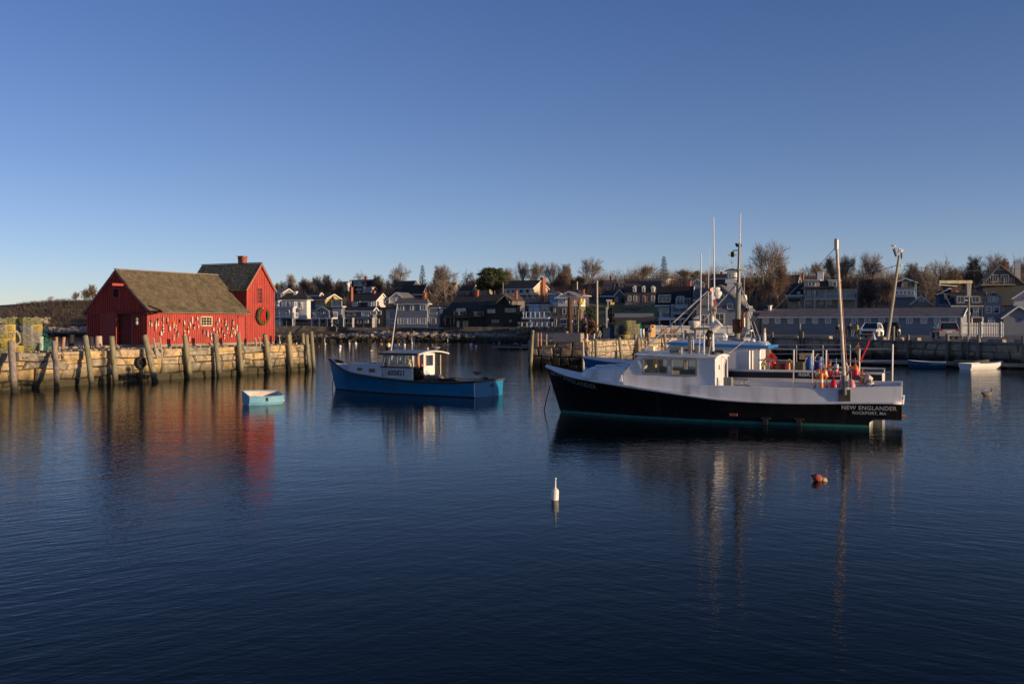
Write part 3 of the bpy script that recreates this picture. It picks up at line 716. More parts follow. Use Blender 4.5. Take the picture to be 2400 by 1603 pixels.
for k in range(nbd):
 a,b=lerp(pa,pb,k/nbd)+.008,lerp(pa,pb,(k+1)/nbd)-.008;mb=MB()
 mb.prism([QW(S0-.125,a,T0+.06),QW(S0-.125,b,T0+.06),QW(S0-.125,b,zt-.01),QW(S0-.125,a,zt-.01)],QU*.024);mb.build('plank',red,so)
mb=MB();mb.beam(QW(S0-.14,pa,T0),QW(S0-.14,pa,zt),.09,.07,up=QU);mb.beam(QW(S0-.05,gd(221),T0),QW(S0-.05,gd(221),DZ+.1),.07,.07,up=QU)
mb.beam(QW(S0-.05,gd(240),DZ+.12),QW(S0-.05,gd(221),DZ+.12),.1,.07);mb.beam(QW(S0-.14,pb,T0),QW(S0-.14,pb,zt),.09,.07,up=QU);mb.build('door_posts',red,shack)
# ---------------------------------------------------------------- wreath with bow
_,wz=q_at(612,741,4);ws=q_s(612,4);wc=QW(ws,3.84,wz)
wr=thing('wreath','round evergreen wreath with a red bow on the tall red gable','wreath',wc)
def pln(c,a,r,o=0):return c+QU*math.cos(a)*r+Vector((0,0,1))*math.sin(a)*r-QN*o
green=mat('evergreen_sprigs',(.05,.10,.02),rough=.9,var=.5,scale=14,col2=(.12,.12,.04),mix=.4)
mb=MB();rw=random.Random(9)
for i in range(1500):
 a=rw.uniform(0,6.283);rr_=.60+rw.gauss(0,.07);c=pln(wc,a,rr_,rw.uniform(-.02,.13))
 dr=(pln(wc,a+rw.uniform(.1,.5),rr_+rw.uniform(-.06,.2),rw.uniform(0,.25))-c).normalized()*rw.uniform(.08,.17)
 sd=dr.cross(Vector((rw.random()-.5,rw.random()-.5,rw.random()-.5))).normalized()*.012
 mb.add([c-sd,c+sd,c+dr],[(0,1,2)])
mb.build('greenery',green,wr)
mb=MB();mb.path([pln(wc,6.283*k/24,.6,.04)for k in range(25)],.10,6);mb.build('ring',green,wr)
ribbon=mat('red_ribbon',(.60,.006,.012),rough=.45,var=.15)
mb=MB()
bc=pln(wc,1.57,.60,.16)
for sg in(-1,1):
 mb.add([bc,bc+QU*sg*.10+Vector((0,0,.12))-QN*.08,bc+QU*sg*.22+Vector((0,0,.09)),bc+QU*sg*.21-Vector((0,0,.05)),bc+QU*sg*.08-Vector((0,0,.07))-QN*.06],[(0,1,2,3,4)])
 mb.prism([bc+QU*sg*.01,bc+QU*sg*.10+Vector((0,0,-.02)),bc+QU*(sg*.15)-Vector((0,0,1.08)),bc+QU*(sg*.06)-Vector((0,0,1.15))],-QN*.03)
mb.box(bc-QN*.03,(.09,.09,.1));mb.build('bow',ribbon,wr)
# ---------------------------------------------------------------- buoys on the wall
BC={'w':(.66,.60,.52),'t':(.42,.31,.20),'o':(.72,.22,.05),'r':(.45,.05,.04),'g':(.10,.22,.11),'k':(.05,.045,.05),'y':(.62,.40,.08),'p':(.62,.33,.28),'s':(.36,.37,.38),'d':(.16,.09,.06),'l':(.52,.50,.60)}
def bm(c):return mat('buoy_paint_'+c,BC[c],rough=.6,var=.2,scale=9)
BN={'w':'white','t':'tan','o':'orange','r':'red','g':'green','k':'black','y':'yellow','p':'pink','s':'grey','d':'dark brown','l':'lavender'}
def buoy_mesh(mb,c,L,r,cols,shape,Mx=None,stick=0):
 """hanging float: bands from top to bottom"""
 n=len(cols);up=Vector((0,0,1));MM=Mx or Matrix.Identity(3)
 def rad(t):
  if shape=='bell':return r*(.45+.55*min(1,t*1.9))if t<.85 else r*.9
  if shape=='bullet':return r*(.5+.5*math.sin(min(1,t*2.2)*1.57))if t<.8 else r*(1-.3*(t-.8)/.2)
  if shape=='ball':return r*max(.15,math.sin(math.pi*min(.97,max(.03,t))))
  return r*(.75 if t in(0,1)else 1)
 for i in range(n):
  a,b=i/n,(i+1)/n;k=3;pr=[]
  for j in range(k,-1,-1):
   t=lerp(a,b,j/k);pr.append((rad(t),L/2-t*L))
  mb.lathe(pr,c,MM,10,mi=i)
 if stick:mb.tube(Vector(c)+MM@Vector((0,0,-L/2)),Vector(c)+MM@Vector((0,0,-L/2-stick)),.012,.012,5,mi=n-1)
 mb.tube(Vector(c)+MM@Vector((0,0,L/2)),Vector(c)+MM@Vector((0,0,L/2+.05)),.01,.01,4,mi=0)
BL=[(182,358,55,80,'tot','bullet',0),(237,355,45,135,'dtw','',0),(333,415,45,220,'swwso','',0),(385,330,45,165,'dow','',0),(497,265,45,95,'s','bullet',90),
(592,300,45,135,'sod','',0),(495,475,45,165,'wrwrw','',0),(445,575,65,95,'w','bell',0),(640,470,42,140,'owwo','',0),(725,385,42,145,'oyw','',0),
(772,465,40,130,'wkwkw','',0),(872,300,60,75,'dr','bullet',60),(963,365,42,125,'wwg','',0),(820,590,35,155,'dtt','',0),(725,670,42,135,'tp','',0),
(968,570,30,110,'wrw','',0),(1045,505,45,135,'ykww','',0),(1088,400,35,130,'wwo','',0),(1133,290,38,145,'wl','',0),(1238,255,65,75,'wt','bell',0),
(1178,430,40,115,'kp','',0),(1268,430,40,85,'wp','bell',110),(1385,540,50,105,'grt','bullet',0),(1475,580,42,140,'slw','',0),(1552,650,30,145,'wrww','',0),
(1597,485,55,70,'w','bell',0),(1675,360,45,100,'gt','bullet',70),(1722,290,35,100,'w','',0),(1795,310,45,60,'o','ball',0),(1870,290,45,75,'rp','bullet',0),
(1872,370,35,85,'ow','',0),(1912,440,38,130,'gw','',0),(1725,520,35,120,'yod','',0),(1797,510,38,130,'dt','',0),(1675,590,40,120,'wgw','',0),
(1840,635,30,130,'rwrw','',0),(1900,565,22,40,'w','ball',0),(1942,560,22,40,'p','ball',0),(2030,335,55,125,'dtt','bullet',0),(2020,455,50,80,'rw','bullet',0),
(2072,555,28,130,'w','',0),(2040,562,32,45,'y','ball',0),(1995,595,35,130,'dow','',0),(2115,462,28,130,'w','',0),(1073,700,22,110,'p','',0)]
ordn=['first','second','third','fourth','fifth','sixth','seventh','eighth','ninth','tenth','eleventh','twelfth','thirteenth','fourteenth','fifteenth']
rows_=[]
for bx in BL:rows_.append((330+bx[0]/9.39,720+bx[1]/9.39,bx))
def place_phrase(i):
 px=rows_[i][0];xs_=sorted(r[0]for r in rows_)
 left=[x for x in xs_ if x<408];mid=[x for x in xs_ if 408<=x<469][::-1];mr=[x for x in xs_ if 490<x<530];rt=[x for x in xs_ if x>=530][::-1]
 for grp,ph in((left,"from the wall's left corner"),(mid,'left of the small window'),(mr,'from the small window rightwards'),(rt,'left of the red side door')):
  if px in grp:return '%s buoy %s'%(ordn[grp.index(px)],ph)
for i,(px,py,bx)in enumerate(rows_):
 s,z=q_at(px,py,3.9);Y=QW(s,3.86,0).y;L=bx[3]/9.39/F*Y*1.02;r=max(.055,bx[2]/9.39/F*Y/2*.78)
 c=QW(s,4-.045-r,z);mb=MB();buoy_mesh(mb,c,L,r,bx[4],bx[5],Matrix.Rotation(random.uniform(-.06,.06),3,'Y'),bx[6]/9.39/F*Y)
 cn=[];[cn.append(BN[q_])for q_ in bx[4]if BN[q_]not in cn]
 sh={'bell':'bell-shaped','bullet':'tapered','ball':'round','':'long'}[bx[5]]
 mb.build('lobster_buoy',[bm(q_)for q_ in bx[4]],origin=c,smooth=True,sharp=40,label='%s %s lobster buoy, %s'%(sh,' and '.join(cn[:2]),place_phrase(i)),cat='buoy',group='lobster buoys hung on the red wall')
for k,(py,col)in enumerate(((749,'g'),(757,'s'))): # two floats on the dark gable by the corner
 d=gd(324.5);c=QW(S0-.14,d,gz(324.5,py));mb=MB();buoy_mesh(mb,c,.24,.1,col,'')
 mb.build('lobster_buoy',bm(col),origin=c,smooth=True,sharp=40,label='%s buoy on the shaded gable near the corner, %s of two'%(('green','upper')if k==0 else('grey','lower')),cat='buoy',group='lobster buoys hung on the dark gable')
 # ================================================================ lobster traps
def trap_mat(n,c):return mat('trap_wire_'+n,c,rough=.6,var=.3,scale=3)
TC={'y':trap_mat('yellow',(.62,.46,.03)),'g':trap_mat('green',(.22,.24,.06)),'s':trap_mat('grey',(.27,.27,.25)),'b':trap_mat('blue',(.20,.26,.33)),'d':trap_mat('dark',(.12,.11,.07))}
def trap_proto(c,L=.9,W_=.53,Hh=.36):
 """wire lobster trap, long axis local x, front end at -y"""
 mb=MB();t=.010
 def bar(a,b,t=t):mb.beam(a,b,t,t)
 X,Y,Z=W_/2,L/2,Hh
 for x in(-X,X):
  for z in(0,Z):bar((x,-Y,z),(x,Y,z),.018)
  for y in(-Y,0,Y):bar((x,y,0),(x,y,Z),.018)
 for y in(-Y,Y):
  for z in(0,Z):bar((-X,y,z),(X,y,z),.018)
 nx,nz,ny=8,5,12
 for i in range(1,nx):
  x=lerp(-X,X,i/nx)
  for y in(-Y,Y):bar((x,y,0),(x,y,Z))
  for z in(0,Z):bar((x,-Y,z),(x,Y,z))
 for k in range(1,nz):
  z=Z*k/nz
  for y in(-Y,Y):bar((-X,y,z),(X,y,z))
  for x in(-X,X):bar((x,-Y,z),(x,Y,z))
 for j in range(1,ny):
  y=lerp(-Y,Y,j/ny)
  for x in(-X,X):bar((x,y,0),(x,y,Z))
  for z in(0,Z):bar((-X,y,z),(X,y,z))
 return mb
def make_trap(c,loc,rotz,label,group):
 T=thing('lobster_trap',label,'lobster trap',loc,group);T.rotation_euler=(0,0,rotz);T['_']=0;del T['_']
 mb=trap_proto(c);mb.build('wire_cage',TC[c],T,local=True)
 mb=MB()
 for a,b in(((-.26,-.46,.30),(0,-.47,.17)),((.26,-.46,.30),(0,-.47,.17)),((0,-.47,.17),(0,-.46,.02)),((-.24,-.3,.02),(.0,-.4,.17)),((.24,-.3,.02),(0,-.4,.17))):mb.beam(a,b,.016,.016)
 mb.build('net_head',rope_mat,T,local=True)
 mb=MB();mb.add([(-.2,-.36,.05),(.2,-.36,.05),(.16,-.2,.3),(-.16,-.2,.3)],[(0,1,2,3)]);mb.add([(-.2,.1,.05),(.2,.1,.05),(.16,.0,.3),(-.16,.0,.3)],[(0,1,2,3)])
 mb.build('net',mat('dark_net',(.13,.12,.07),rough=1,var=.4,scale=20),T,local=True)
 mb=MB();mb.box((-.2,.2,.04),(.09,.2,.06));mb.box((.2,.2,.04),(.09,.2,.06));mb.build('weight',brick_mat,T,local=True)
 return T
protos={}
ang=math.atan2(QN.y,QN.x)-math.pi/2
def put_trap(c,loc,rotz,label,group):
 if c not in protos:protos[c]=make_trap(c,loc,rotz,label,group);return
 copy_tree(protos[c],loc,(0,0,rotz),label,group)
TG='lobster traps stacked on the left quay'
colname={'y':'yellow','g':'olive green','s':'grey','b':'blue-grey','d':'dark'}
lvl=['at the bottom','second up','third up','fourth up','on top']
# (pixel centre, depth into the quay, colours bottom to top, stack description, rotation)
stacks=[(80,1.35,'sssyg','the rightmost stack of traps',0.0,1.0),(59,1.35,'gssbg','the stack second from the right',0.0,1.0),
(43,1.9,'ygsbg','the tall rear stack behind the rope coil',1.57,1.0),(31,1.9,'yysbg','the rear stack, third from the left edge',1.57,1.0),
(17,1.15,'yyyy','the short bright front stack at the left edge',0.0,1.0),(-4,1.15,'gygs','the stack cut off by the left edge',0.0,1.0),(36,.95,'y','the single trap on the ground by the split piling',0.0,1.0)]
for px,d,cols,desc,rt,sc in stacks:
 s=q_s(px,d)
 for k,c in enumerate(cols):
  loc=QW(s+random.uniform(-.03,.03),d+random.uniform(-.03,.03),QT+.01+k*.395)
  lv='on top' if k==len(cols)-1 and len(cols)>1 else lvl[k]
  lab='%s lobster trap %s of %s'%(colname[c],lv,desc)if len(cols)>1 else '%s wire lobster trap, %s'%(colname[c],desc)
  put_trap(c,loc,ang+math.pi*.5*0+rt+random.uniform(-.04,.04)-.25,lab,TG)
  # coil of rope hung on the traps
s,z=q_at(35,792,.8);c=QW(s,.75,z);mb=MB();rw=random.Random(4)
for k in range(16):
 pts=[];r0=.27+rw.uniform(-.05,.05);oy=rw.uniform(-.10,.10);tl=rw.uniform(-.2,.2)
 for j in range(15):
  a=6.283*j/14;pts.append(c+QU*math.cos(a)*r0*.85+Vector((0,0,math.sin(a)*r0*1.35+math.cos(a)*tl*.3))+QN*(oy+.06*math.sin(a*2)))
 mb.path(pts,.018,4)
for k in range(8):a=c+Vector((0,0,-.3));mb.path([a+QU*rw.uniform(-.15,.15),a+QU*rw.uniform(-.25,.25)+Vector((0,0,-.25)),a+QU*rw.uniform(-.3,.3)+Vector((0,0,-.1))],.015,4)
mb.build('rope_coil',rope_mat,origin=c,label='thick coil of tan rope hanging on the trap stack',cat='rope')
# pale plastic tote and green net
s=q_s(94.5,1.25);p=QW(s,1.25,QT);r=5.6/F*p.y*1.15;hh=zat(789,p.y)-QT
mb=MB();mb.lathe([(r*.95,0),(r,.05),(r,hh*.9),(r*1.05,hh*.93),(r*1.05,hh),(r*.9,hh)],p,n=14);mb.build('plastic_drum',mat('pale_green_plastic',(.42,.62,.50),rough=.5,var=.1),origin=p,smooth=True,sharp=40,label='pale green plastic drum right of the lobster traps',cat='drum')
mb=MB();rw=random.Random(8);s=q_s(108,1.6);base=QW(s,1.6,QT)
for k in range(170):
 a=Vector((rw.gauss(0,.28),rw.gauss(0,.28),0));hgt=max(.05,1.25-abs(a.x)*2.0-(a.x>0)*.3*rw.random());q0=base+QU*(a.x-.12)+QN*a.y
 z0=rw.uniform(.0,1)*hgt;mb.path([q0+Vector((0,0,z0)),q0+QU*rw.uniform(-.2,.2)+Vector((0,0,z0*.8+.1)),q0+QU*rw.uniform(-.25,.25)+QN*rw.uniform(-.2,.2)+Vector((0,0,z0*.9-.05))],.008,3)
mb.build('fishing_net',mat('teal_net',(.02,.22,.16),rough=.9,var=.3),origin=base,label='heap of teal fishing net beside the pale green drum',cat='net')
# ================================================================ village houses
def siding(name,col,var=.12):return mat('siding_'+name,col,rough=.85,var=var,scale=1.2,streak=(.25,.25,3),bump=.02,bscale=7,detail=6)
def roofm(name,col):return mat('roof_'+name,col,rough=.95,var=.3,scale=1.2,bump=.03,bscale=6,detail=7)
S_GREY=siding('blue_grey',(.21,.23,.26));S_PALE=siding('pale_grey',(.50,.51,.51));S_WHITE=siding('white',(.70,.69,.65))
S_DARK=siding('charcoal',(.07,.073,.076));S_BROWN=siding('dark_brown',(.045,.035,.028));S_YEL=siding('yellow',(.50,.34,.10))
S_CREAM=siding('cream',(.60,.50,.34));S_SLATE=siding('slate',(.13,.147,.17));S_BLUE=siding('light_blue',(.24,.36,.50));S_TEAL=siding('deep_blue',(.045,.09,.15))
S_WEATH=siding('weathered_shingle',(.17,.15,.135),.25);S_TAN=siding('tan',(.42,.33,.21));S_ROSE=siding('rose_white',(.62,.56,.52));S_BEIGE=siding('beige',(.33,.30,.22))
S_ORANGE=siding('orange_cedar',(.36,.17,.08))
R_DARK=roofm('dark',(.045,.042,.042));R_GREY=roofm('grey',(.14,.135,.13));R_BRN=roofm('brown',(.085,.065,.05));R_BLK=roofm('black',(.028,.028,.032));R_TAN=roofm('tan',(.24,.18,.12));R_LT=roofm('light_grey',(.22,.21,.20))
fieldstone=mat('fieldstone',(.20,.165,.12),rough=.95,var=.5,scale=1.6,col2=(.10,.085,.07),mix=.5,bump=.12,bscale=2.4,detail=3)
seawall_m=mat('seawall_stone',(.10,.09,.075),rough=.95,var=.4,scale=1.3,bump=.1,bscale=2.2,col2=(.06,.055,.05))
curtain=mat('curtained_glass',(.42,.44,.42),rough=.15,var=.2,scale=2);teal_glass=glass('blue_window',(.10,.16,.20));blk=mat('black_trim',(.02,.022,.02),rough=.7)
door_red=mat('red_door',(.30,.03,.03),rough=.6)
class House:
 def __init__(s,label,x0,x1,Y,yb,ye,theta=27,x2=None,depth=8,name='house',cat='house',wall=S_GREY,parent=None):
  s.th=R(theta);s.r=Vector((math.cos(s.th),-math.sin(s.th),0));s.b=Vector((math.sin(s.th),math.cos(s.th),0))
  s.A=Vector(((x0-1200)/F*Y,Y,0));k=(x1-1200)/F
  s.w=(k*s.A.y-s.A.x)/(s.r.x-k*s.r.y);s.B=s.A+s.r*s.w
  if x2 is not None:
   k=(x2-1200)/F;s.d=(k*s.B.y-s.B.x)/(s.b.x-k*s.b.y);s.d=max(1.0,min(s.d,16))
  else:s.d=depth
  s.Ym=(s.A.y+s.B.y)/2;s.zb=zat(yb,s.Ym);s.ze=zat(ye,s.Ym);s.wallm=wall
  s.T=parent or thing(name,label,cat,(s.A+s.B)/2+s.b*s.d/2+Vector((0,0,s.zb)))
  s.n=-s.b
 def W(s,u,v,z):return s.A+s.r*u+s.b*v+Vector((0,0,z)) # u along the front, v into the house
 def u(s,px,v=0.0):
  k=(px-1200)/F;o=s.A+s.b*v;return(k*o.y-o.x)/(s.r.x-k*s.r.y)
 def fz(s,px,py,v=0.0):return zat(py,s.W(s.u(px,v),v,0).y)
 def v(s,px,uu=None): # depth along the right side wall
  uu=s.w if uu is None else uu;k=(px-1200)/F;o=s.A+s.r*uu;return(k*o.y-o.x)/(s.b.x-k*s.b.y)
 def sz(s,px,py):return zat(py,s.W(s.w,s.v(px),0).y)
 def walls(s,m=None,name='wall',below=1.2):
  mb=MB();mb.prism([s.W(0,0,s.zb-below),s.W(s.w,0,s.zb-below),s.W(s.w,s.d,s.zb-below),s.W(0,s.d,s.zb-below)],(0,0,s.ze-s.zb+below));mb.build(name,m or s.wallm,s.T);return s
 def gable_side(s,yr,rm,m=None,ov=.35,pr=None,peak=.5,z=None): # ridge along the front, gables left and right
  zr=zat(yr,s.Ym)if z is None else z;pv=s.d*peak;m=m or s.wallm
  for uu in(0,s.w-.15):mb=MB();mb.prism([s.W(uu,0,s.ze-.01),s.W(uu,s.d,s.ze-.01),s.W(uu,pv,zr-.05)],s.r*.15);mb.build('gable',m,s.T)
  mb=MB();t=.16;sl=(zr-s.ze)/max(.5,pv);sl2=(zr-s.ze)/max(.5,s.d-pv)
  mb.prism([s.W(-ov,-ov,s.ze-ov*sl+.06),s.W(-ov,pv,zr+.06),s.W(-ov,s.d+ov,s.ze-ov*sl2+.06),s.W(-ov,s.d+ov,s.ze-ov*sl2+.06-t),s.W(-ov,pv,zr+.06-t),s.W(-ov,-ov,s.ze-ov*sl+.06-t)],s.r*(s.w+2*ov))
  s.roof=mb.build('roof',rm,s.T);s.zr=zr
  mb=MB();sd=s.w+ov+.01
  for a,b in((s.W(sd,-ov,s.ze-ov*sl-.05),s.W(sd,pv,zr-.05)),(s.W(sd,pv,zr-.05),s.W(sd,s.d+ov,s.ze-ov*sl2-.05))):mb.beam(a,b,.06,.24)
  mb.beam(s.W(-ov,-ov-.03,s.ze-ov*sl-.08),s.W(s.w+ov,-ov-.03,s.ze-ov*sl-.08),.06,.2);mb.build('rake_board',trim,s.T,kind='stuff')
  return s
 def gable_front(s,yr,rm,m=None,ov=.35,pu=.5,tr=trim,z=None):
  zr=zat(yr,s.Ym)if z is None else z;p=s.w*pu;m=m or s.wallm
  mb=MB();mb.prism([s.W(0,0,s.ze-.01),s.W(s.w,0,s.ze-.01),s.W(p,0,zr-.05)],s.b*.15);mb.build('gable',m,s.T);mb=MB();mb.prism([s.W(0,s.d,s.ze-.01),s.W(s.w,s.d,s.ze-.01),s.W(p,s.d,zr-.05)],-s.b*.15);mb.build('gable',m,s.T)
  mb=MB();t=.16;sl=(zr-s.ze)/p;s2=(zr-s.ze)/(s.w-p)
  mb.prism([s.W(-ov,-ov,s.ze-ov*sl+.06),s.W(p,-ov,zr+.06),s.W(s.w+ov,-ov,s.ze-ov*s2+.06),s.W(s.w+ov,-ov,s.ze-ov*s2+.06-t),s.W(p,-ov,zr+.06-t),s.W(-ov,-ov,s.ze-ov*sl+.06-t)],s.b*(s.d+2*ov))
  s.roof=mb.build('roof',rm,s.T);s.zr=zr
  mb=MB()
  for a,b in((s.W(-ov,-ov-.03,s.ze-ov*sl-.05),s.W(p,-ov-.03,zr-.05)),(s.W(p,-ov-.03,zr-.05),s.W(s.w+ov,-ov-.03,s.ze-ov*s2-.05))):mb.beam(a,b,.06,.22)
  mb.build('rake_board',tr,s.T,kind='stuff');return s
 def hip(s,yr,rm,ov=.4,inset=.45):
  zr=zat(yr,s.Ym);i=min(s.w,s.d)*inset;mb=MB()
  p=[s.W(-ov,-ov,s.ze),s.W(s.w+ov,-ov,s.ze),s.W(s.w+ov,s.d+ov,s.ze),s.W(-ov,s.d+ov,s.ze)];a,b=s.W(i,s.d/2,zr),s.W(s.w-i,s.d/2,zr)
  mb.add(p+[q+Vector((0,0,.12))for q in p]+[a,b],[(3,2,1,0),(0,1,5,4),(1,2,6,5),(2,3,7,6),(3,0,4,7),(4,5,9,8),(5,6,9),(6,7,8,9),(7,4,8)])
  s.roof=mb.build('roof',rm,s.T);s.zr=zr
  mb=MB()
  for a,b in((p[0],p[1]),(p[1],p[2])):mb.beam(a-Vector((0,0,.06)),b-Vector((0,0,.06)),.2,.14)
  mb.build('eaves',trim,s.T,kind='stuff');return s
 def flat(s,rm,ov=.2,th=.2):
  mb=MB();mb.prism([s.W(-ov,-ov,s.ze),s.W(s.w+ov,-ov,s.ze),s.W(s.w+ov,s.d+ov,s.ze),s.W(-ov,s.d+ov,s.ze)],(0,0,th));s.roof=mb.build('roof',rm,s.T);s.zr=s.ze+th;return s
 def win(s,a,b,c,d,nx=2,nz=2,fm=None,pane=None,side=False,shutters=None,name='window',t=.1,off=0.0,par=None):
  fm=fm or trim;pane=pane or dark_pane
  if side:u0,u1=s.v(a),s.v(c);z1,z0=s.sz((a+c)/2,b),s.sz((a+c)/2,d);X=lambda u,o,z:s.W(s.w+o,u,z);nn=s.r;ax=s.b
  else:u0,u1=s.u(a,-off),s.u(c,-off);z1,z0=s.fz((a+c)/2,b,-off),s.fz((a+c)/2,d,-off);X=lambda u,o,z:s.W(u,-o-off,z);nn=s.n;ax=s.r
  mb=MB();o=.05;t2=t*.45
  mb.beam(X(u0,o,z0),X(u1,o,z0),.1,t,up=(0,0,1));mb.beam(X(u0,o,z1),X(u1,o,z1),.1,t,up=(0,0,1))
  mb.beam(X(u0,o,z0),X(u0,o,z1),t,.1,up=nn);mb.beam(X(u1,o,z0),X(u1,o,z1),t,.1,up=nn)
  for i in range(1,nx):u=lerp(u0,u1,i/nx);mb.beam(X(u,o,z0),X(u,o,z1),t2,.05,up=nn)
  for i in range(1,nz):z=lerp(z0,z1,i/nz);mb.beam(X(u0,o*.9,z),X(u1,o*.9,z),.05,t2,up=(0,0,1))
  wo=mb.build(name,fm,s.par(par));mb=MB();mb.prism([X(u0+.03,.02,z0+.03),X(u1-.03,.02,z0+.03),X(u1-.03,.02,z1-.03),X(u0+.03,.02,z1-.03)],nn*.012);
  if par is None:mb.build('pane',pane,wo)
  else:mb.build('pane',pane,s.T)
  if shutters:
   for u,sg in((u0-.28,1),(u1+.28,-1)):mb=MB();mb.beam(X(u,.04,z0),X(u,.04,z1),.34,.05,up=nn);mb.build('shutter',shutters,s.T)
  return wo
 def par(s,p):return s.T if p is None else p
 def panel(s,a,b,c,d,m,name='wall_panel',off=.03,th=.04,side=False):
  mb=MB()
  if side:u0,u1=s.v(a),s.v(c);z1,z0=s.sz((a+c)/2,b),s.sz((a+c)/2,d);mb.prism([s.W(s.w+off,u0,z0),s.W(s.w+off,u1,z0),s.W(s.w+off,u1,z1),s.W(s.w+off,u0,z1)],s.r*th)
  else:u0,u1=s.u(a),s.u(c);z1,z0=s.fz((a+c)/2,b),s.fz((a+c)/2,d);mb.prism([s.W(u0,-off,z0),s.W(u1,-off,z0),s.W(u1,-off,z1),s.W(u0,-off,z1)],-s.b*th)
  return mb.build(name,m,s.T)
 def chimney(s,a,b,c,d,v=None,m=None,wy=.7,label=None):
  v=s.d/2 if v is None else v;u0,u1=s.u(a,v),s.u(c,v);z1,z0=s.fz(a,b,v),s.fz(a,d,v)
  if u1-u0<.3:u1=u0+.3
  mb=MB();mb.prism([s.W(u0,v-wy/2,z0-.8),s.W(u1,v-wy/2,z0-.8),s.W(u1,v+wy/2,z0-.8),s.W(u0,v+wy/2,z0-.8)],(0,0,z1-z0+.8));o=mb.build('chimney',m or brick_mat,s.T)
  mb=MB();mb.prism([s.W(u0-.07,v-wy/2-.07,z1),s.W(u1+.07,v-wy/2-.07,z1),s.W(u1+.07,v+wy/2+.07,z1),s.W(u0-.07,v+wy/2+.07,z1)],(0,0,.14));mb.build('cap',m or brick_mat,o);return o
 def deck(s,a,c,y,out=1.6,th=.22,m=None,name='deck',v0=0.0):
  u0,u1=s.u(a,-out),s.u(c,-out);z=s.fz((a+c)/2,y,-out);mb=MB()
  mb.prism([s.W(u0,-out,z),s.W(u1,-out,z),s.W(u1,v0,z),s.W(u0,v0,z)],(0,0,-th));mb.build(name,m or trim,s.T);return u0,u1,z,out
 def rail(s,u0,u1,z,out,h=.95,m=None,balus=.28,post=1.8,sides=True,glassy=False,bal=True,off=0):
  m=m or trim;runs=[(s.W(u0,-out,z),s.W(u1,-out,z))]
  if sides:runs+=[(s.W(u1,-out,z),s.W(u1,off,z)),(s.W(u0,-out,z),s.W(u0,off,z))]
  for a,b in runs:
   L_=(b-a).length;
   if L_<.3:continue
   mb=MB();mb.beam(a+Vector((0,0,h)),b+Vector((0,0,h)),.09,.07);mb.beam(a+Vector((0,0,.1)),b+Vector((0,0,.1)),.06,.06)
   if bal:
    n=max(1,int(L_/balus))
    for i in range(n+1):p=a.lerp(b,i/n);mb.beam(p,p+Vector((0,0,h)),.045,.045)
   ro=mb.build('railing',m,s.T);n=max(1,round(L_/post))
   for i in range(n+1):p=a.lerp(b,i/n);q=MB();q.beam(p,p+Vector((0,0,h+.06)),.12,.12);q.build('post',m,ro)
 def posts(s,pxs,y0,y1,out,m=None,w_=.16,name='porch_post'):
  for px in pxs:
   u=s.u(px,-out);z1,z0=s.fz(px,y0,-out),s.fz(px,y1,-out);mb=MB();mb.beam(s.W(u,-out,z0-.3),s.W(u,-out,z1),w_,w_,up=(0,1,0));mb.build(name,m or trim,s.T)
 def rect(s,a,b,c,d,m,out=0,depth=1.5,name='wing'): # box standing out of the front by `out`
  u0,u1=s.u(a,-out),s.u(c,-out);z1,z0=s.fz((a+c)/2,b,-out),s.fz((a+c)/2,d,-out);mb=MB()
  mb.prism([s.W(u0,-out,z0),s.W(u1,-out,z0),s.W(u1,-out+depth,z0),s.W(u0,-out+depth,z0)],(0,0,z1-z0));return mb.build(name,m,s.T)
  # --- far left cluster
h=House('grey shingled cottage with white gable trim above the hipped white house',643,662,238,705,685,x2=687,wall=S_WEATH);h.walls();h.gable_side(676.5,R_LT);h.win(650.5,688,659,697);h.win(673,690,681,700,side=True);h.win(643.5,689,645,697)
h=House('small white corner house at the edge of the red gable',628,649,231,722,704.5,x2=654,wall=S_WHITE);h.walls();h.hip(697,R_DARK);h.win(640,708,643,716);h.panel(649.5,706,653,719,S_WHITE,side=True)
h=House('white hip-roofed house lit by the sun, just right of the red gable',660,719,226,735,703,theta=18,x2=728,wall=S_WHITE);h.walls();h.hip(687,R_DARK)
h.win(670,706,678,719,1,1,pane=teal_glass);h.win(680,706,690,719,1,1,pane=curtain);h.win(703,708,707.5,717,2,3);h.chimney(689.5,684.5,696,687.5,m=white)
u0,u1,z,o=h.deck(684,703,722,1.2);h.rail(u0,u1,z,o,1.2);h.panel(688,721,696,731,S_WHITE)
h=House('pale blue-grey house with two white balconies at the left end of the waterfront',618,686,213,767,719.5,x2=690,wall=S_PALE);h.walls();h.flat(R_GREY)
u0,u1,z,o=h.deck(622,688,719.6,1.1);h.rail(u0,u1,z,o,1.0,balus=.35);u0,u1,z,o=h.deck(622,688,744.5,1.4,m=S_GREY);h.rail(u0,u1,z,o,1.0,balus=.35)
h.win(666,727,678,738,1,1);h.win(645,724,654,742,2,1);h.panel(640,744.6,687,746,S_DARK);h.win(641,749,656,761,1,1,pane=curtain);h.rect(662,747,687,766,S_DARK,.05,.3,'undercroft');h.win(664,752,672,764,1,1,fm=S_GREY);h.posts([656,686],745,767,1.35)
h=House('dark low building behind the grey porch house, left of the yellow gable',729,748,232,745,690,x2=750,wall=S_SLATE);h.walls();h.gable_side(686,R_DARK);h.win(731,725,734,733,1,2);h.win(737,725,741,733,1,2);h.chimney(749,687,752,692)
h=House('yellow house with tree shadows across its sunlit gable',739,761,230,719,701,x2=800,wall=S_YEL);h.d=min(h.d,12);h.walls();h.gable_side(689,R_DARK);h.win(755,704,760,711,1,1);h.win(780,704,785,712,side=True);h.panel(739,714,760,721,S_PALE)
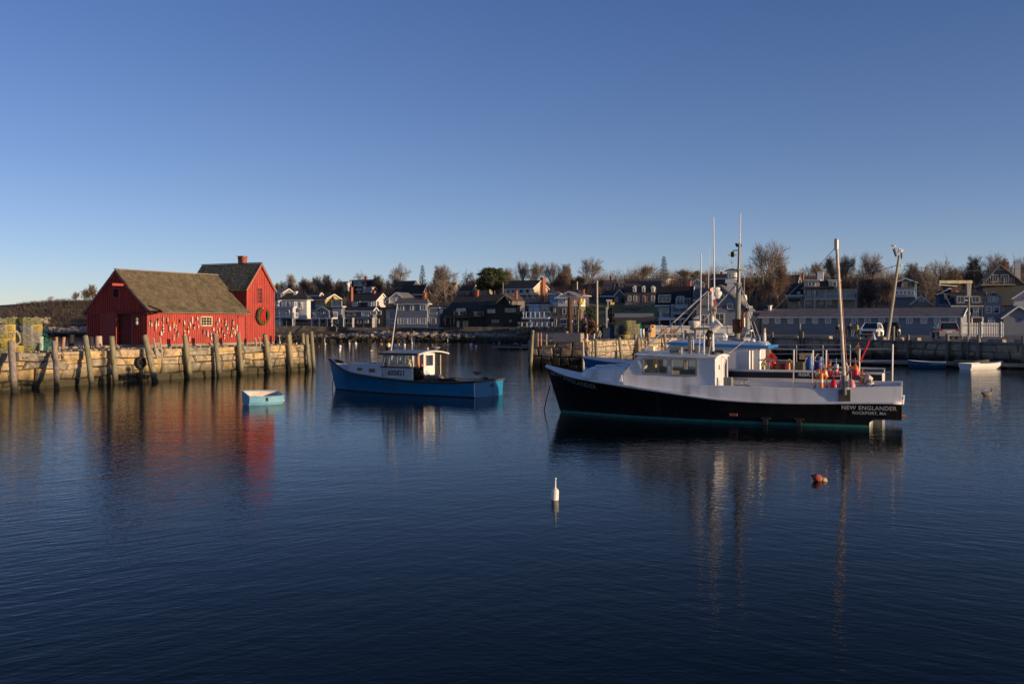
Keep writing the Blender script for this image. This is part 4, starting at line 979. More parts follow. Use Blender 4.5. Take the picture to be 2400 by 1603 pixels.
h=House('small slate-blue gabled house above a long white-posted porch',744,770,215,768,727,x2=780,wall=S_SLATE);h.walls();h.gable_front(719,R_DARK);h.win(752.5,726,758.5,736,1,1)
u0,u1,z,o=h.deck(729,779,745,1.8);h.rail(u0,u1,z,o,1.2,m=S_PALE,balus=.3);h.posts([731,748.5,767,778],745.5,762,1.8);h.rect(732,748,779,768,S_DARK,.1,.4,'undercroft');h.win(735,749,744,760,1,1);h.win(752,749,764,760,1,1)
h=House('square grey tower house with a wide pale window and roof railing',778.5,802,214,768,720,x2=806,wall=S_SLATE);h.walls();h.flat(trim)
h.win(780,725,801,737,3,1,pane=curtain);h.win(787,749,794,758,2,1);h.rail(0,h.w,h.zr,.1,1.1,glassy=True);h.panel(778.5,748,783,762,S_PALE)
h=House('long charcoal house with white square columns on the seawall',805,874,214,768,726,theta=25,x2=883,wall=S_SLATE);h.walls();h.gable_side(720.5,R_DARK)
h.win(815,728,832,740.5,3,1,fm=S_TAN);h.win(848,728,864,741,3,1,pane=curtain);h.win(868,728,882,737,2,1,pane=curtain);h.win(810,748.5,825,758,3,1);h.win(837.5,748.5,846,758,2,2);h.win(856,748,863,757,1,1,pane=curtain)
u0,u1,z,o=h.deck(804,876,744.5,1.4,m=S_GREY,th=.3);h.posts([807,828.5,875],745,768,1.3,w_=.42,name='column');h.posts([852.5],745,772,1.3,w_=.1);
h.panel(806,759,873,768,seawall_m)
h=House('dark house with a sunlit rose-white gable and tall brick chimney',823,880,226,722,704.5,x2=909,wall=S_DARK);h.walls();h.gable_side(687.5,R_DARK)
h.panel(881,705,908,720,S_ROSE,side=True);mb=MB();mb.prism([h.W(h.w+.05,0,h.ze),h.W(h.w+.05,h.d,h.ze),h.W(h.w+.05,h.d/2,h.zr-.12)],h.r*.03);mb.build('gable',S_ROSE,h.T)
h.win(886.5,706,890,716,1,2,side=True);h.win(900,709,904,718,1,2,side=True);h.rect(823,706,842,718,S_SLATE,.9,1.2,'dormer');h.win(826,709,838,718,3,1,off=.9,pane=teal_glass);h.rect(862,706,874,718,S_SLATE,.9,1.2,'dormer');h.win(863,708,871,718,1,1,off=.9,pane=curtain)
h.chimney(821,675,825.5,704,v=-.6);h.chimney(874,683,879,688)
h=House('pale blue house with white balcony tucked behind the big grey house',911,950,226,722,701,x2=975,wall=S_PALE,theta=20);h.walls();h.gable_front(685.5,R_GREY)
u0,u1,z,o=h.deck(909,948,709,.8);h.rail(u0,u1,z,o,1.0,balus=.3);h.win(935,693,940,704,1,2);h.panel(948,701,956,706,trim);h.panel(911,713,930,720,S_DARK)
h=House('low dark grey annex left of the big grey house',884,929,213,768,723,theta=22,wall=S_DARK,x2=931);h.walls();h.flat(R_BLK);h.win(884.5,728,893,737,2,1);h.win(886,748,889,758,1,1);h.panel(905,724,929,767,S_GREY,off=.02);h.win(912,748,925,758,2,1)
h=House('big blue-grey house with hipped roof and three wide seafront windows',929.5,1001,211,768,712.5,theta=22,x2=1004,wall=S_GREY);h.walls();h.hip(698,R_GREY,inset=.3)
for a,b,c,d,nx in((932.5,715,946,727,2),(962,715,968,727,1),(985,715,998.5,727,2),(932.5,746,952.5,759.5,3),(955.5,746,975,759.5,3),(978,746,998,759.5,3)):h.win(a,b,c,d,nx,1,pane=curtain if nx==3 else(teal_glass if nx==2 else dark_pane))
h.chimney(992,687,997.5,699)
h=House('grey two-storey bay wing with a small sunlit end wall',1002,1028,209,767,721,theta=22,x2=1039,wall=S_GREY);h.walls();h.hip(713,R_BRN);h.win(1006.5,723,1024,735,3,1,pane=teal_glass);h.win(1007,746,1021.5,759,3,1);h.panel(1029.5,723,1037,735,S_WHITE,side=True);h.win(1030,723.5,1035,734,1,2,side=True);h.win(1030,747,1036,758,1,1,side=True)
mb=MB();
h=House('big dark barn-like building with a sweeping roof down to the porch',1042,1130,208,770,740,theta=24,depth=11,wall=S_BROWN);h.walls()
mb=MB();zt=zat(690.5,h.Ym+6);ze=h.ze
pts=[h.W(-.4,-.6,ze-.2),h.W(h.w,-.6,ze-.2),h.W(h.w+2,7,zt),h.W(h.u(1071,7),7,zt)]
mb.prism(pts,(0,0,-.25));mb.prism([h.W(h.w+2,7,zt),h.W(h.u(1071,7),7,zt),h.W(-.4,13,ze),h.W(h.w+2,13,ze)],(0,0,-.25));mb.build('roof',R_DARK,h.T)
mb=MB();mb.prism([h.W(.1,0,ze),h.W(h.u(1071,7)+.1,7,zt-.3),h.W(.1,12.5,ze)],h.r*.2);mb.build('gable',S_BROWN,h.T)
h.rect(1066,721,1092,741,S_BROWN,-1.0,3,'dormer');h.win(1070.5,723.5,1091,733,2,1,pane=curtain,off=-1.0);u0,u1,z,o=h.deck(1062,1090,739,.6,m=S_BROWN);h.rail(u0,u1,z,o,.9,m=wood_grey,balus=.25)
u0,u1,z,o=h.deck(1109,1130,742,.6,m=S_BROWN);h.rail(u0,u1,z,o,1.0,m=S_TAN,balus=.25);h.posts([1044,1056,1064,1100,1116,1129],741,770,.5,m=S_BROWN);h.win(1070,752,1078,768,1,1,fm=S_DARK,pane=curtain);h.win(1084,752,1098,768,2,1,fm=S_DARK);h.chimney(1114,681.5,1121,691,v=6.5)
h=House('dark brown flat-topped building with roof deck beside the barn',1131,1212,205,770,717.5,theta=22,x2=1219,wall=S_BROWN);h.walls();h.flat(R_BLK);h.rail(0,h.w,h.zr,.1,1.0,m=S_DARK,balus=.25)
h.win(1142,724,1161.5,734.5,3,1,pane=curtain,fm=S_DARK);h.win(1183,722,1210,733,5,1,fm=S_DARK,pane=teal_glass);h.win(1152,749,1171,757,3,1,fm=S_DARK);h.win(1193,749,1200,756,1,1,fm=S_DARK);h.rect(1145,760,1178,772,seawall_m,.5,1,'stone_base');h.win(1213,720,1217,735,1,2,side=True,fm=S_TAN)
h=House('grey gambrel gable rising behind the brown roof deck',1157,1200,214,716,702,theta=22,x2=1232,wall=S_WEATH);h.walls();h.gable_front(688,R_BRN,tr=wood_grey);h.win(1163,703,1171,711,2,1);h.win(1186,703,1194,711,2,1);h.chimney(1207,682.5,1212,700,v=3)
h=House('cream house with black shutters, sunlit gable and full-height brick chimney',1182,1248,240,712,675.5,theta=30,x2=1284,wall=S_CREAM);h.walls(S_PALE)
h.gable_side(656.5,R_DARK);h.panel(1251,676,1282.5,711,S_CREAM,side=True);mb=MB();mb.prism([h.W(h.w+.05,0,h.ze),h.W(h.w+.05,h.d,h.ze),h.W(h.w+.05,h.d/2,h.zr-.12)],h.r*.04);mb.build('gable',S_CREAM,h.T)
for x in(1193,1210.5,1226,1240):h.win(x,677,x+7,686,2,2,shutters=blk)
for a,b,c,d in((1256,675,1260.5,684),(1273,677,1277,685),(1256,696,1260.5,704),(1273,697,1277,705)):h.win(a,b,c,d,1,2,side=True,shutters=blk)
mb=MB();v0,v1=h.v(1265.5),h.v(1272.5);mb.prism([h.W(h.w+.1,v0,h.zb-1),h.W(h.w+.1,v1,h.zb-1),h.W(h.w+.8,v1,h.zb-1),h.W(h.w+.8,v0,h.zb-1)],(0,0,h.sz(1269,650.5)-h.zb+1));mb.build('chimney',brick_mat,h.T)
u0,u1,z,o=h.deck(1215,1249,692,2.2,m=R_DARK,name='porch_roof');h.posts([1238,1248,1218],692,710,2.1);u0,u1,z,o=h.deck(1215,1249,707,2.2);h.rail(u0,u1,z,o,.8)
h=House('pale house with two glass-and-post balconies above the rubble wall',1239,1286,200,768,713.5,theta=22,x2=1289,wall=S_PALE);h.walls();h.hip(708.5,R_BLK,inset=.3)
h.rect(1241,715,1263,743,S_BLUE,.5,1.0,'bay');h.win(1242,723,1245.5,734,1,1,off=.5);h.win(1252,722,1263,736,2,1,pane=curtain,off=.5);h.win(1269,723,1284,738,3,1)
u0,u1,z,o=h.deck(1223,1286,744,1.9,th=.28);h.rail(u0,u1,z,o,1.05,post=1.02,bal=False);u0,u1,z,o=h.deck(1212,1306,768,2.2);h.rail(u0,u1,z,o,1.0,post=1.02,bal=False)
h.win(1254,749,1260,763,2,1);h.win(1266,749,1272,763,2,1);h.win(1279,749,1285,763,2,1);h.posts([1244],746,768,1.5);h.panel(1226,721,1232,737,white,'screen',off=.4)
h=House('light blue narrow tower with glass balcony',1287.5,1309,201,768,689,theta=22,x2=1312,wall=S_SLATE);h.walls();h.panel(1288,689,1308,717,S_BLUE);h.hip(682,R_GREY,inset=.4)
h.win(1298,690,1302,694,1,1);u0,u1,z,o=h.deck(1287,1308,717,.9);h.rail(u0,u1,z,o,1.0,bal=False);h.posts([1288.5],718,768,.8);h.win(1297.5,723,1301,732,1,1);h.win(1299,748,1304,764,1,1);h.panel(1290,743.5,1308,744.5,trim)
h=House('stone house with white upper storey and pedimented roof',1308,1361,196,768,696,theta=21,x2=1372,wall=S_WHITE);h.walls();h.gable_front(683.5,R_GREY,ov=.55)
h.panel(1308.5,718.5,1360.5,769,fieldstone,'stone_face');h.panel(1361,718.5,1371.5,769,fieldstone,'stone_face',side=True);u0,u1,z,o=h.deck(1305,1363,696.5,.6,th=.3);h.panel(1307,716.5,1362,718.5,trim)
mb=MB();mb.tube(h.W(h.u(1333),-.02,h.fz(1333,690)),h.W(h.u(1333),-.1,h.fz(1333,690)),.3,.3,12);mb.build('round_window',dark_pane,h.T)
for a,b,c,d in((1321,697,1326,710),(1343,699,1346,710),(1318.5,723,1326.5,736),(1343.5,722,1349.5,736)):h.win(a,b,c,d,1,1,pane=teal_glass)
h.win(1313,748,1328,760,2,1);h.win(1346,748,1352,760,1,1);h.win(1364,700,1367,710,1,1,side=True)
h=House('dark hipped cottage roof peeking over the pedimented house',1322,1357,215,705,692,theta=22,wall=S_DARK,depth=7);h.walls();h.hip(677,R_DARK,inset=.48);h.chimney(1366,680,1368,696,v=2)
# --- houses up the hill
def plainhouse(label,x0,x1,Y,yb,ye,yr,x2,wall,rm,kind='side',wins=(),th=27,side_wall=None,ch=(),sw=()):
 h=House(label,x0,x1,Y,yb,ye,theta=th,x2=x2,wall=wall);h.walls()
 (h.gable_side if kind=='side' else h.gable_front if kind=='front' else h.hip)(yr,rm)
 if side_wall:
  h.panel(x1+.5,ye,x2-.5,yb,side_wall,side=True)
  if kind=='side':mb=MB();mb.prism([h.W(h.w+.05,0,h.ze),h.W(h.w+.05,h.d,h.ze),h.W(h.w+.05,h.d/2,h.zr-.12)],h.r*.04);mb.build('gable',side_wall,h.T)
 for q in wins:h.win(*q)
 for q in sw:h.win(*q,side=True)
 for q in ch:h.chimney(*q)
 return h
plainhouse('hilltop white cottage with flat roof among bare trees above the yellow house',798,815,285,673,662,660,820,S_WHITE,R_BRN,'hip',[(800,663,804,668,1,1),(807,663,813,668,1,1)])
h=plainhouse('dark hilltop house with white deck rail and brick chimney on the skyline',824,878,275,690,657,655,890,S_BROWN,R_BLK,'hip',[(832,661,846,669,3,1)],ch=[(856,649,860,657)]);u0,u1,z,o=h.deck(828,852,669,1.2);h.rail(u0,u1,z,o,1.0)
h=plainhouse('weathered house with white balcony below the skyline deck',838,872,262,690,676,672,880,S_WEATH,R_BRN,'side');u0,u1,z,o=h.deck(850,869,684,1.0,m=S_BLUE);h.rail(u0,u1,z,o,1.2,m=S_PALE)
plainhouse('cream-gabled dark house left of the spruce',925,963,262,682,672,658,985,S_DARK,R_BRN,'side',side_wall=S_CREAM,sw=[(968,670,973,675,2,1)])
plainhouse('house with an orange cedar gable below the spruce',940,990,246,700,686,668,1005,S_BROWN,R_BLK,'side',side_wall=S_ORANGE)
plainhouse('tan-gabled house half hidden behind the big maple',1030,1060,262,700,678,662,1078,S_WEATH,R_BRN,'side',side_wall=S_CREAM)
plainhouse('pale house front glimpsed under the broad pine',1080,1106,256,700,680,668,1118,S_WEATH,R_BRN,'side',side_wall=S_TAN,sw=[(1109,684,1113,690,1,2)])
plainhouse('pale house at the right of the broad pine trunk',1118,1146,252,700,674,664,1160,S_CREAM,R_BRN,'side',[(1122,676,1127,684,1,2),(1130,676,1135,684,1,2)])
h=plainhouse('brown two-gabled house with tan roof and slender chimney',1408,1440,250,690,673,657,1467,S_BROWN,R_TAN,'side',ch=[(1430,648.5,1434,660)],sw=[(1456,668,1459,676,1,2)])
plainhouse('steep-gabled brown house right of the tan roof',1441,1454,246,690,675,656,1468,S_BROWN,R_BRN,'front',[(1456,670,1460,675,2,2)],ch=())
h=plainhouse('dark blue-black house with gabled wing left of the dormered house',1410,1440,228,713,693,679,1466,S_DARK,R_BLK,'side',th=20)
h=House('dark gabled front wing with white corner board on the lawn',1441,1465,226,714,692,theta=20,depth=8,wall=S_SLATE);h.walls();h.gable_front(678.5,R_BLK);h.win(1444,697,1448,707,1,2);h.win(1456,697,1462,713,1,1,fm=S_DARK);h.panel(1440.5,692,1441.5,714,trim)
h=House('long weathered house with three white dormers and a red door',1465.5,1540,222,714,691,theta=18,x2=1544,depth=9,wall=S_WEATH);h.walls();
mb=MB();zt=zat(668,h.Ym);mb.prism([h.W(-.2,-.3,h.ze-.05),h.W(-.2,1.2,zt),h.W(-.2,4,zt+1.0),h.W(-.2,8,zt),h.W(-.2,9.3,h.ze-.05)],h.r*(h.w+.4));mb.build('roof',R_BRN,h.T)
h.panel(1465,690,1540,692,trim)
for a,c in((1483,1491),(1504,1512),(1526,1534)):
 h.rect(a,673,c,684.5,trim,.35,1.6,'dormer');h.win(a+1.6,676,c-1.6,684,2,2,off=.38)
 u0,u1=h.u(a-.8,-.4),h.u(c+.8,-.4);zz=h.fz((a+c)/2,673.5,-.4);zp=h.fz((a+c)/2,669.5,-.4);mb=MB();mb.prism([h.W(u0,-.45,zz),h.W(u1,-.45,zz),h.W((u0+u1)/2,-.45,zp)],h.b*1.6);mb.build('dormer_roof',trim,h.T)
for a in(1472,1485,1526.5):h.win(a,693.5,a+7,705,2,3)
h.panel(1505.5,693,1512.5,712,trim,'door_frame');h.panel(1506.6,694,1511.6,712,door_red,'door',off=.07)
mb=MB();
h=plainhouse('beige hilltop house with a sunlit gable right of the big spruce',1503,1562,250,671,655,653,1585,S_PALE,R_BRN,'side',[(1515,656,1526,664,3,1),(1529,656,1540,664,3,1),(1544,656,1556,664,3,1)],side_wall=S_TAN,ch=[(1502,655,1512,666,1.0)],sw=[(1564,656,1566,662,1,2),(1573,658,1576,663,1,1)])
u0,u1,z,o=h.deck(1512,1560,667,1.2);h.rail(u0,u1,z,o,.8)
h=House('slate-roofed seafront house with bay windows and white balconies',1541,1619,160,780,704,theta=22,x2=1625,wall=S_SLATE);h.walls();h.gable_side(671.5,R_BLK,peak=.5)
h.win(1543.5,692,1571,708,3,2,off=.5);h.rect(1542.5,690,1572,710,S_SLATE,.45,1.5,'bay');h.win(1587,695,1603,706,2,1);u0,u1,z,o=h.deck(1582,1622,716,1.3,th=.45);h.rail(u0,u1,z,o,1.1,balus=.22)
h.win(1544,722,1568,734,3,2,off=.1);u0,u1,z,o=h.deck(1571,1613,732,2.0,m=S_PALE,th=.3);h.rail(u0,u1,z,o,1.2,m=S_PALE,balus=.2);u0,u1,z,o=h.deck(1543,1605,745,2.6,th=.35);h.rail(u0,h.u(1571,-2.6),z,o,1.0,balus=.25)
h.posts([1546,1571,1583,1594],746,776,2.5);h.panel(1545,748,1612,776,S_BROWN,'lower_wall');h.chimney(1610.5,660.5,1619,690,v=3);h.win(1584,748,1590,762,1,1);h.win(1597,748,1603,762,1,1)  # dark brown wall panel below the deck
plainhouse('white gable end peeking behind the slate roof chimney',1619,1650,236,678,664,654,1652,S_WHITE,R_LT,'front',th=20)
h=House('tall narrow grey building left of the big grey gable, behind the mast',1630,1662,156,781,696,theta=22,x2=1668,wall=S_GREY);h.walls();h.gable_side(676,R_GREY);h.win(1640,735,1655,755,2,2);h.win(1658,735,1664,752,1,2)
h=House('big blue-grey hall with asymmetrical gable behind the fishing boat masts',1632,1752,150,782,716,theta=19,depth=8,wall=S_GREY);h.walls();h.ze=zat(722,h.Ym);h.gable_front(668,R_GREY,pu=.475,tr=S_GREY)
h.win(1684,690,1697,701,1,1);h.win(1676,735,1697,760,2,2);h.win(1644,738,1660,760,2,2);h.win(1705,712,1718,724,1,1)
mb=MB();c=h.W(h.u(1741,6),6,zat(706,h.Ym));mb.lathe([(.25,-1),(.25,0),(.62,.1),(.66,.5),(.6,1.0),(.35,1.15)],c,n=12);mb.build('roof_vent',white,h.T)
# cupola with weather vane
h=House('white cupola with weather vane rising behind the big grey hall',1704,1724,168,668,636,theta=20,depth=1.9,wall=S_WHITE,name='cupola',cat='cupola');h.walls(below=3);h.hip(628,R_GREY,inset=.5);h.win(1708,641,1713,654,1,1,pane=teal_glass);h.win(1716,641,1720,654,1,1,pane=teal_glass)
h.panel(1700,655,1728,664,S_WHITE);c=h.W(h.w/2,h.d/2,h.zr);mb=MB();mb.tube(c,c+Vector((0,0,2.7)),.05,.03,5);mb.beam(c+Vector((-.7,0,2.2)),c+Vector((.8,0,2.2)),.05,.3);mb.beam(c+Vector((-.5,0,1.2)),c+Vector((.5,0,1.2)),.05,.05);mb.ball(c+Vector((0,0,.9)),.15);mb.build('weather_vane',mat('verdigris',(.3,.33,.18),rough=.6),h.T)
h=House('dark green-black house left of the cupola',1667,1704,215,668,651,theta=27,x2=1712,wall=S_DARK);h.walls();h.gable_side(642,R_BRN);h.chimney(1689,639,1694,645)
# --- long net shed on the right
shed=House('long low blue-grey shed with a row of small white-framed windows',1783,2252,153,785,740,theta=33,depth=6,wall=S_GREY,name='long_shed',cat='shed');h=shed
h.zb=2.12;h.ze=zat(739.5,141);h.walls();zr=zat(723,147)
h.gable_side(0,roofm('pebbled',(.27,.21,.165)),z=zr,ov=.4)
for x in(1795,1823,1853,1881,1910.5,1941,1971,2003.5,2033.5,2067,2098,2131.5,2165.5,2197,2233):
 u=h.u(x);w2=.38;zc=h.ze-.72;lst={'a':0}
 a=1200+F*h.W(u-w2,0,0).x/h.W(u-w2,0,0).y;c=1200+F*h.W(u+w2,0,0).x/h.W(u+w2,0,0).y;Yc=h.W(u,0,0).y
 h.win(a,757-(zc+.38-H)*F/Yc,c,757-(zc-.38-H)*F/Yc,3,3,pane=teal_glass if x<1930 else dark_pane,t=.15)
h.chimney(1802,718,1807,724,v=2.5,m=white)
h=House('low shed entrance with white doors at the left end of the long shed',1707,1781,157,783,742,theta=20,depth=6,wall=S_GREY,name='shed',cat='shed');h.zb=2.1;h.walls();h.gable_side(729,roofm('pebbled',(.21,.18,.16)))
h.panel(1708,744,1781,783,S_PALE,'siding_panel');h.panel(1710,744,1722,760,trim,'door',off=.09);h.win(1719,742,1729,751,2,2,off=.1);h.panel(1740,745,1752,760,trim,'door',off=.09);h.panel(1760,748,1780,782,white,'door',off=.1);h.posts([1737,1748],745,782,1.2,w_=.14)
# --- behind the long shed
h=House('large old cream house with two dormers, white chimney and porches',1883,2007,190,727,677.5,theta=22,x2=2010,depth=9,wall=S_BEIGE);h.walls()
mb=MB();zt=zat(657,h.Ym);mb.prism([h.W(-.5,-.5,h.ze),h.W(.6,1.5,zt),h.W(.6,7,zt),h.W(-.5,9.5,h.ze)],h.r*(h.u(1968)-.6));mb.build('roof',R_DARK,h.T)
for a,c in((1884,1920.5),(1942,1967)):h.rect(a,657.5,c,676,S_CREAM,-.1,3,'dormer');h.rect(a-2,655.5,c+2,658,trim,.3,3.5,'dormer_roof')
h.win(1895,661,1902,671,1,1,off=-.08);h.win(1903,661,1910,671,1,1,off=-.08);h.win(1952,661,1960,671,1,1,off=-.08);h.chimney(1916,639.5,1930,657.5,v=3,m=white)
for x in(1892,1904.5):h.win(x,683,x+7,692,1,1,shutters=mat('dark_green_shutter',(.03,.09,.06)))
for x in(1892,1906,1921,1940):h.win(x,704,x+9,714,1,1)
u0,u1,z,o=h.deck(1885,2006,700,1.8,m=S_PALE);h.rail(u0,u1,z,o,1.0,m=S_PALE);h.posts([1886,1910,1936,1965,2006],678,724,1.7,m=S_PALE,w_=.12)
h=House('shaded grey-green wing of the old house with small dark porch roof',1846,1882,192,727,690,theta=34,depth=9,wall=S_SLATE);h.walls(S_BEIGE);h.gable_side(662,R_BLK);h.win(1870,685,1875,695,1,1);h.win(1871,705,1875,716,1,1);h.rect(1847,699,1869,706,R_DARK,1.2,1.4,'porch_roof')
plainhouse('house with a rust-orange roof slope left of the old cream house',1840,1868,215,672,660,645,1874,S_DARK,roofm('rust',(.20,.10,.06)),'side',ch=[(1880,642,1883,650)])
h=House('blue house with rounded bay and wooden balconies behind the leaning pole',2100,2146,178,716,661,theta=24,x2=2158,wall=S_TEAL);h.walls();h.gable_front(652,R_DARK);h.win(2112,660,2124,666,2,1)
u0,u1,z,o=h.deck(2112,2143,673,1.2,m=wood_grey);h.rail(u0,u1,z,o,1.0,m=S_TAN,balus=.2);h.rect(2096,675,2144,697,S_BLUE,1.0,1.4,'bay')
for a in(2099,2109,2118):h.win(a,681,a+7,691,2,1,off=1.0)
h.win(2126,681,2134,692,2,2,off=1.0);h.win(2137,682,2142,692,1,2,off=1.0)
plainhouse('small grey-green gabled cottage behind the shed roof',2137,2180,172,722,710,693,2184,S_BEIGE,R_BRN,'front',[(2152,697,2158,707,1,1),(2161,697,2166,707,1,1)],th=20)
h=House('deep blue gabled house behind the right end of the long shed',2200,2252,162,722,688,theta=20,depth=9,wall=S_TEAL);h.walls();h.gable_front(675.5,R_DARK);h.win(2214,689,2227,701,2,1);h.chimney(2229,680,2241,716,v=-.5);h.panel(2200,712,2252,722,S_GREY)
h=House('blue-grey house with paired white windows right of the hoist',2235,2312,156,784,714,theta=20,depth=9,wall=S_SLATE);h.walls();h.gable_side(683,R_BLK)
h.rect(2239,694,2303,713,S_SLATE,.1,2.5,'dormer');
for a in(2243,2278):h.win(a,695,a+17,709,2,1,off=.12)
h.win(2255,720,2265,731,1,2);h.win(2282,720,2292,731,1,2);h.win(2270,720,2276,731,1,1);u0,u1,z,o=h.deck(2277,2304,742,1.2);h.rail(u0,u1,z,o,1.2,m=S_BLUE)
h.posts([2278,2303],743,782,1.1);h.rect(2279,745,2300,760,S_DARK,.05,.2,'entrance')
h=House('grey gabled house with four white windows at the right',2308,2348,152,784,697,theta=20,x2=2353,wall=S_GREY);h.walls();h.gable_front(683,R_DARK,tr=S_GREY);h.win(2316,695,2326,707,2,2);h.win(2329,695,2339,707,2,2);h.win(2311,719,2324,734,1,2);h.win(2329,719,2342,734,1,2);h.win(2316,745,2336,757,3,1,pane=curtain)
h=House('large shingled house with a broad gable and white chimney, upper right',2304,2400,178,700,661,theta=20,depth=12,wall=siding('dark_grey',(.12,.12,.10)));h.ze=zat(664,h.Ym);h.zb=zat(700,h.Ym);h.walls();h.gable_front(620,R_TAN,pu=.42,tr=wood_grey)  # siding in one even dark grey
mb=MB();mb.tube(h.W(h.u(2342),-.02,h.fz(2342,631)),h.W(h.u(2342),-.1,h.fz(2342,631)),.35,.35,12);mb.build('round_window',dark_pane,h.T)
h.win(2321,644,2339,661,3,1);h.win(2346,644,2364,661,3,1);u0,u1,z,o=h.deck(2300,2380,666,1.6,m=S_TAN);h.rail(u0,u1,z,o,1.0,m=S_WEATH);h.chimney(2378,614,2391,650,v=1.5,m=S_PALE,wy=1.2);h.chimney(2357,615.5,2364,622,v=4)
plainhouse('pale grey gambrel house cut by the right edge',2376,2430,150,722,697,680,2436,S_PALE,R_LT,'front',[(2392,695,2400,701,1,1)],th=20)
h=House('low grey shed with white gable trim and a blue access sign, right edge',2352,2430,140,787,742,theta=18,depth=7,wall=S_GREY,name='shed',cat='shed');h.zb=2.1;h.walls();h.gable_front(717,R_GREY,pu=.45);h.panel(2388,746,2395,755,mat('blue_sign',(.02,.08,.25)),'sign')
# ---------------------------------------------------------------- seawalls
def wall_strip(name,label,pts,thick,m,cat='wall'):
 """pts: (px, y_top, y_bottom, Y)"""
 mb=MB();c=P(pts[0][0],pts[0][2],pts[0][3])
 for a,b in zip(pts,pts[1:]):
  p,q=P(a[0],a[2],a[3]),P(b[0],b[2],b[3]);zt0,zt1=zat(a[1],a[3]),zat(b[1],b[3]);t=Vector((0,thick,0))
  mb.add([p,q,Vector((q.x,q.y,zt1)),Vector((p.x,p.y,zt0)),p+t,q+t,Vector((q.x,q.y+thick,zt1)),Vector((p.x,p.y+thick,zt0))],[(0,1,2,3),(7,6,5,4),(3,2,6,7),(0,3,7,4),(1,5,6,2),(0,4,5,1)])
 return mb.build(name,m,origin=c,label=label,cat=cat)
wall_strip('seawall','dark stone seawall under the waterfront houses, from the red gable to the barn',[(615,767,792,206.5),(700,763,793,206),(800,766,793,206),(880,770,793,206),(930,767,793,205),(1045,771,793,203)],2.0,seawall_m)
wall_strip('seawall','stone seawall under the barn and brown building',[(1041,767,796,201),(1130,766,797,199.5),(1213,767,798,198)],2.0,seawall_m)
rub=random.Random(17);mb=MB();o=P(1212,794,194)
for i in range(2300):
 px=rub.uniform(1211,1480);py=rub.uniform(767,797);Y=193.5-(px-1212)*.045+rub.uniform(-.25,.25);rock(mb,P(px,py,Y),rub.uniform(.16,.42),rnd=rub)
mb.build('rubble_wall',mat('rubble_stone',(.24,.19,.13),rough=.95,var=.6,scale=1.3,bump=.03,col2=(.09,.075,.06),mix=.45),origin=o,label='rubble retaining wall of small tan stones behind the pier',cat='wall')
wall_strip('rubble_backing','earth bank behind the rubble retaining wall',[(1211,768,800,194.6),(1480,768,800,182.5)],3,seawall_m,'bank')
mb=MB();o=P(1466,713,217)
for i in range(900):
 px=rub.uniform(1463,1555);py=rub.uniform(713.5,721.5);rock(mb,P(px,py,217),rub.uniform(.16,.36),rnd=rub)
mb.build('garden_wall',mat('garden_stone',(.27,.22,.16),rough=.95,var=.5,scale=1.5),origin=o,label='low dry stone garden wall in front of the dormered house',cat='wall')
wall_strip('fence','long pale board fence at the foot of the lawn',[(1440,734.5,744,190),(1532,734.5,744,188)],.1,S_GREY,'fence')
wall_strip('retaining_wall','dark retaining wall below the lawn fence',[(1395,744,778,186),(1560,744,778,182)],1,S_DARK)
# gangway/stairs pole and posts at the seawall
for pts,lab in(([(773,753,203),(792,770,201)],'weathered handrail slanting down to the big boulder'),([(789,768,200),(789,777,200)],'short post beside the big boulder')):
 a,b=P(*pts[0]),P(*pts[1]);mb=MB();mb.beam(a,b,.13,.13);mb.build('timber',wood_grey,origin=b,label=lab,cat='timber')
for px in(965,1000):
 a,b=P(px,769,204),P(px,783,204);mb=MB();mb.beam(a,b,.22,.22,up=(0,1,0));mb.build('support_post',wood_grey,origin=b,label='timber prop under the big grey house, %s one'%('left' if px==965 else 'right'),cat='post')
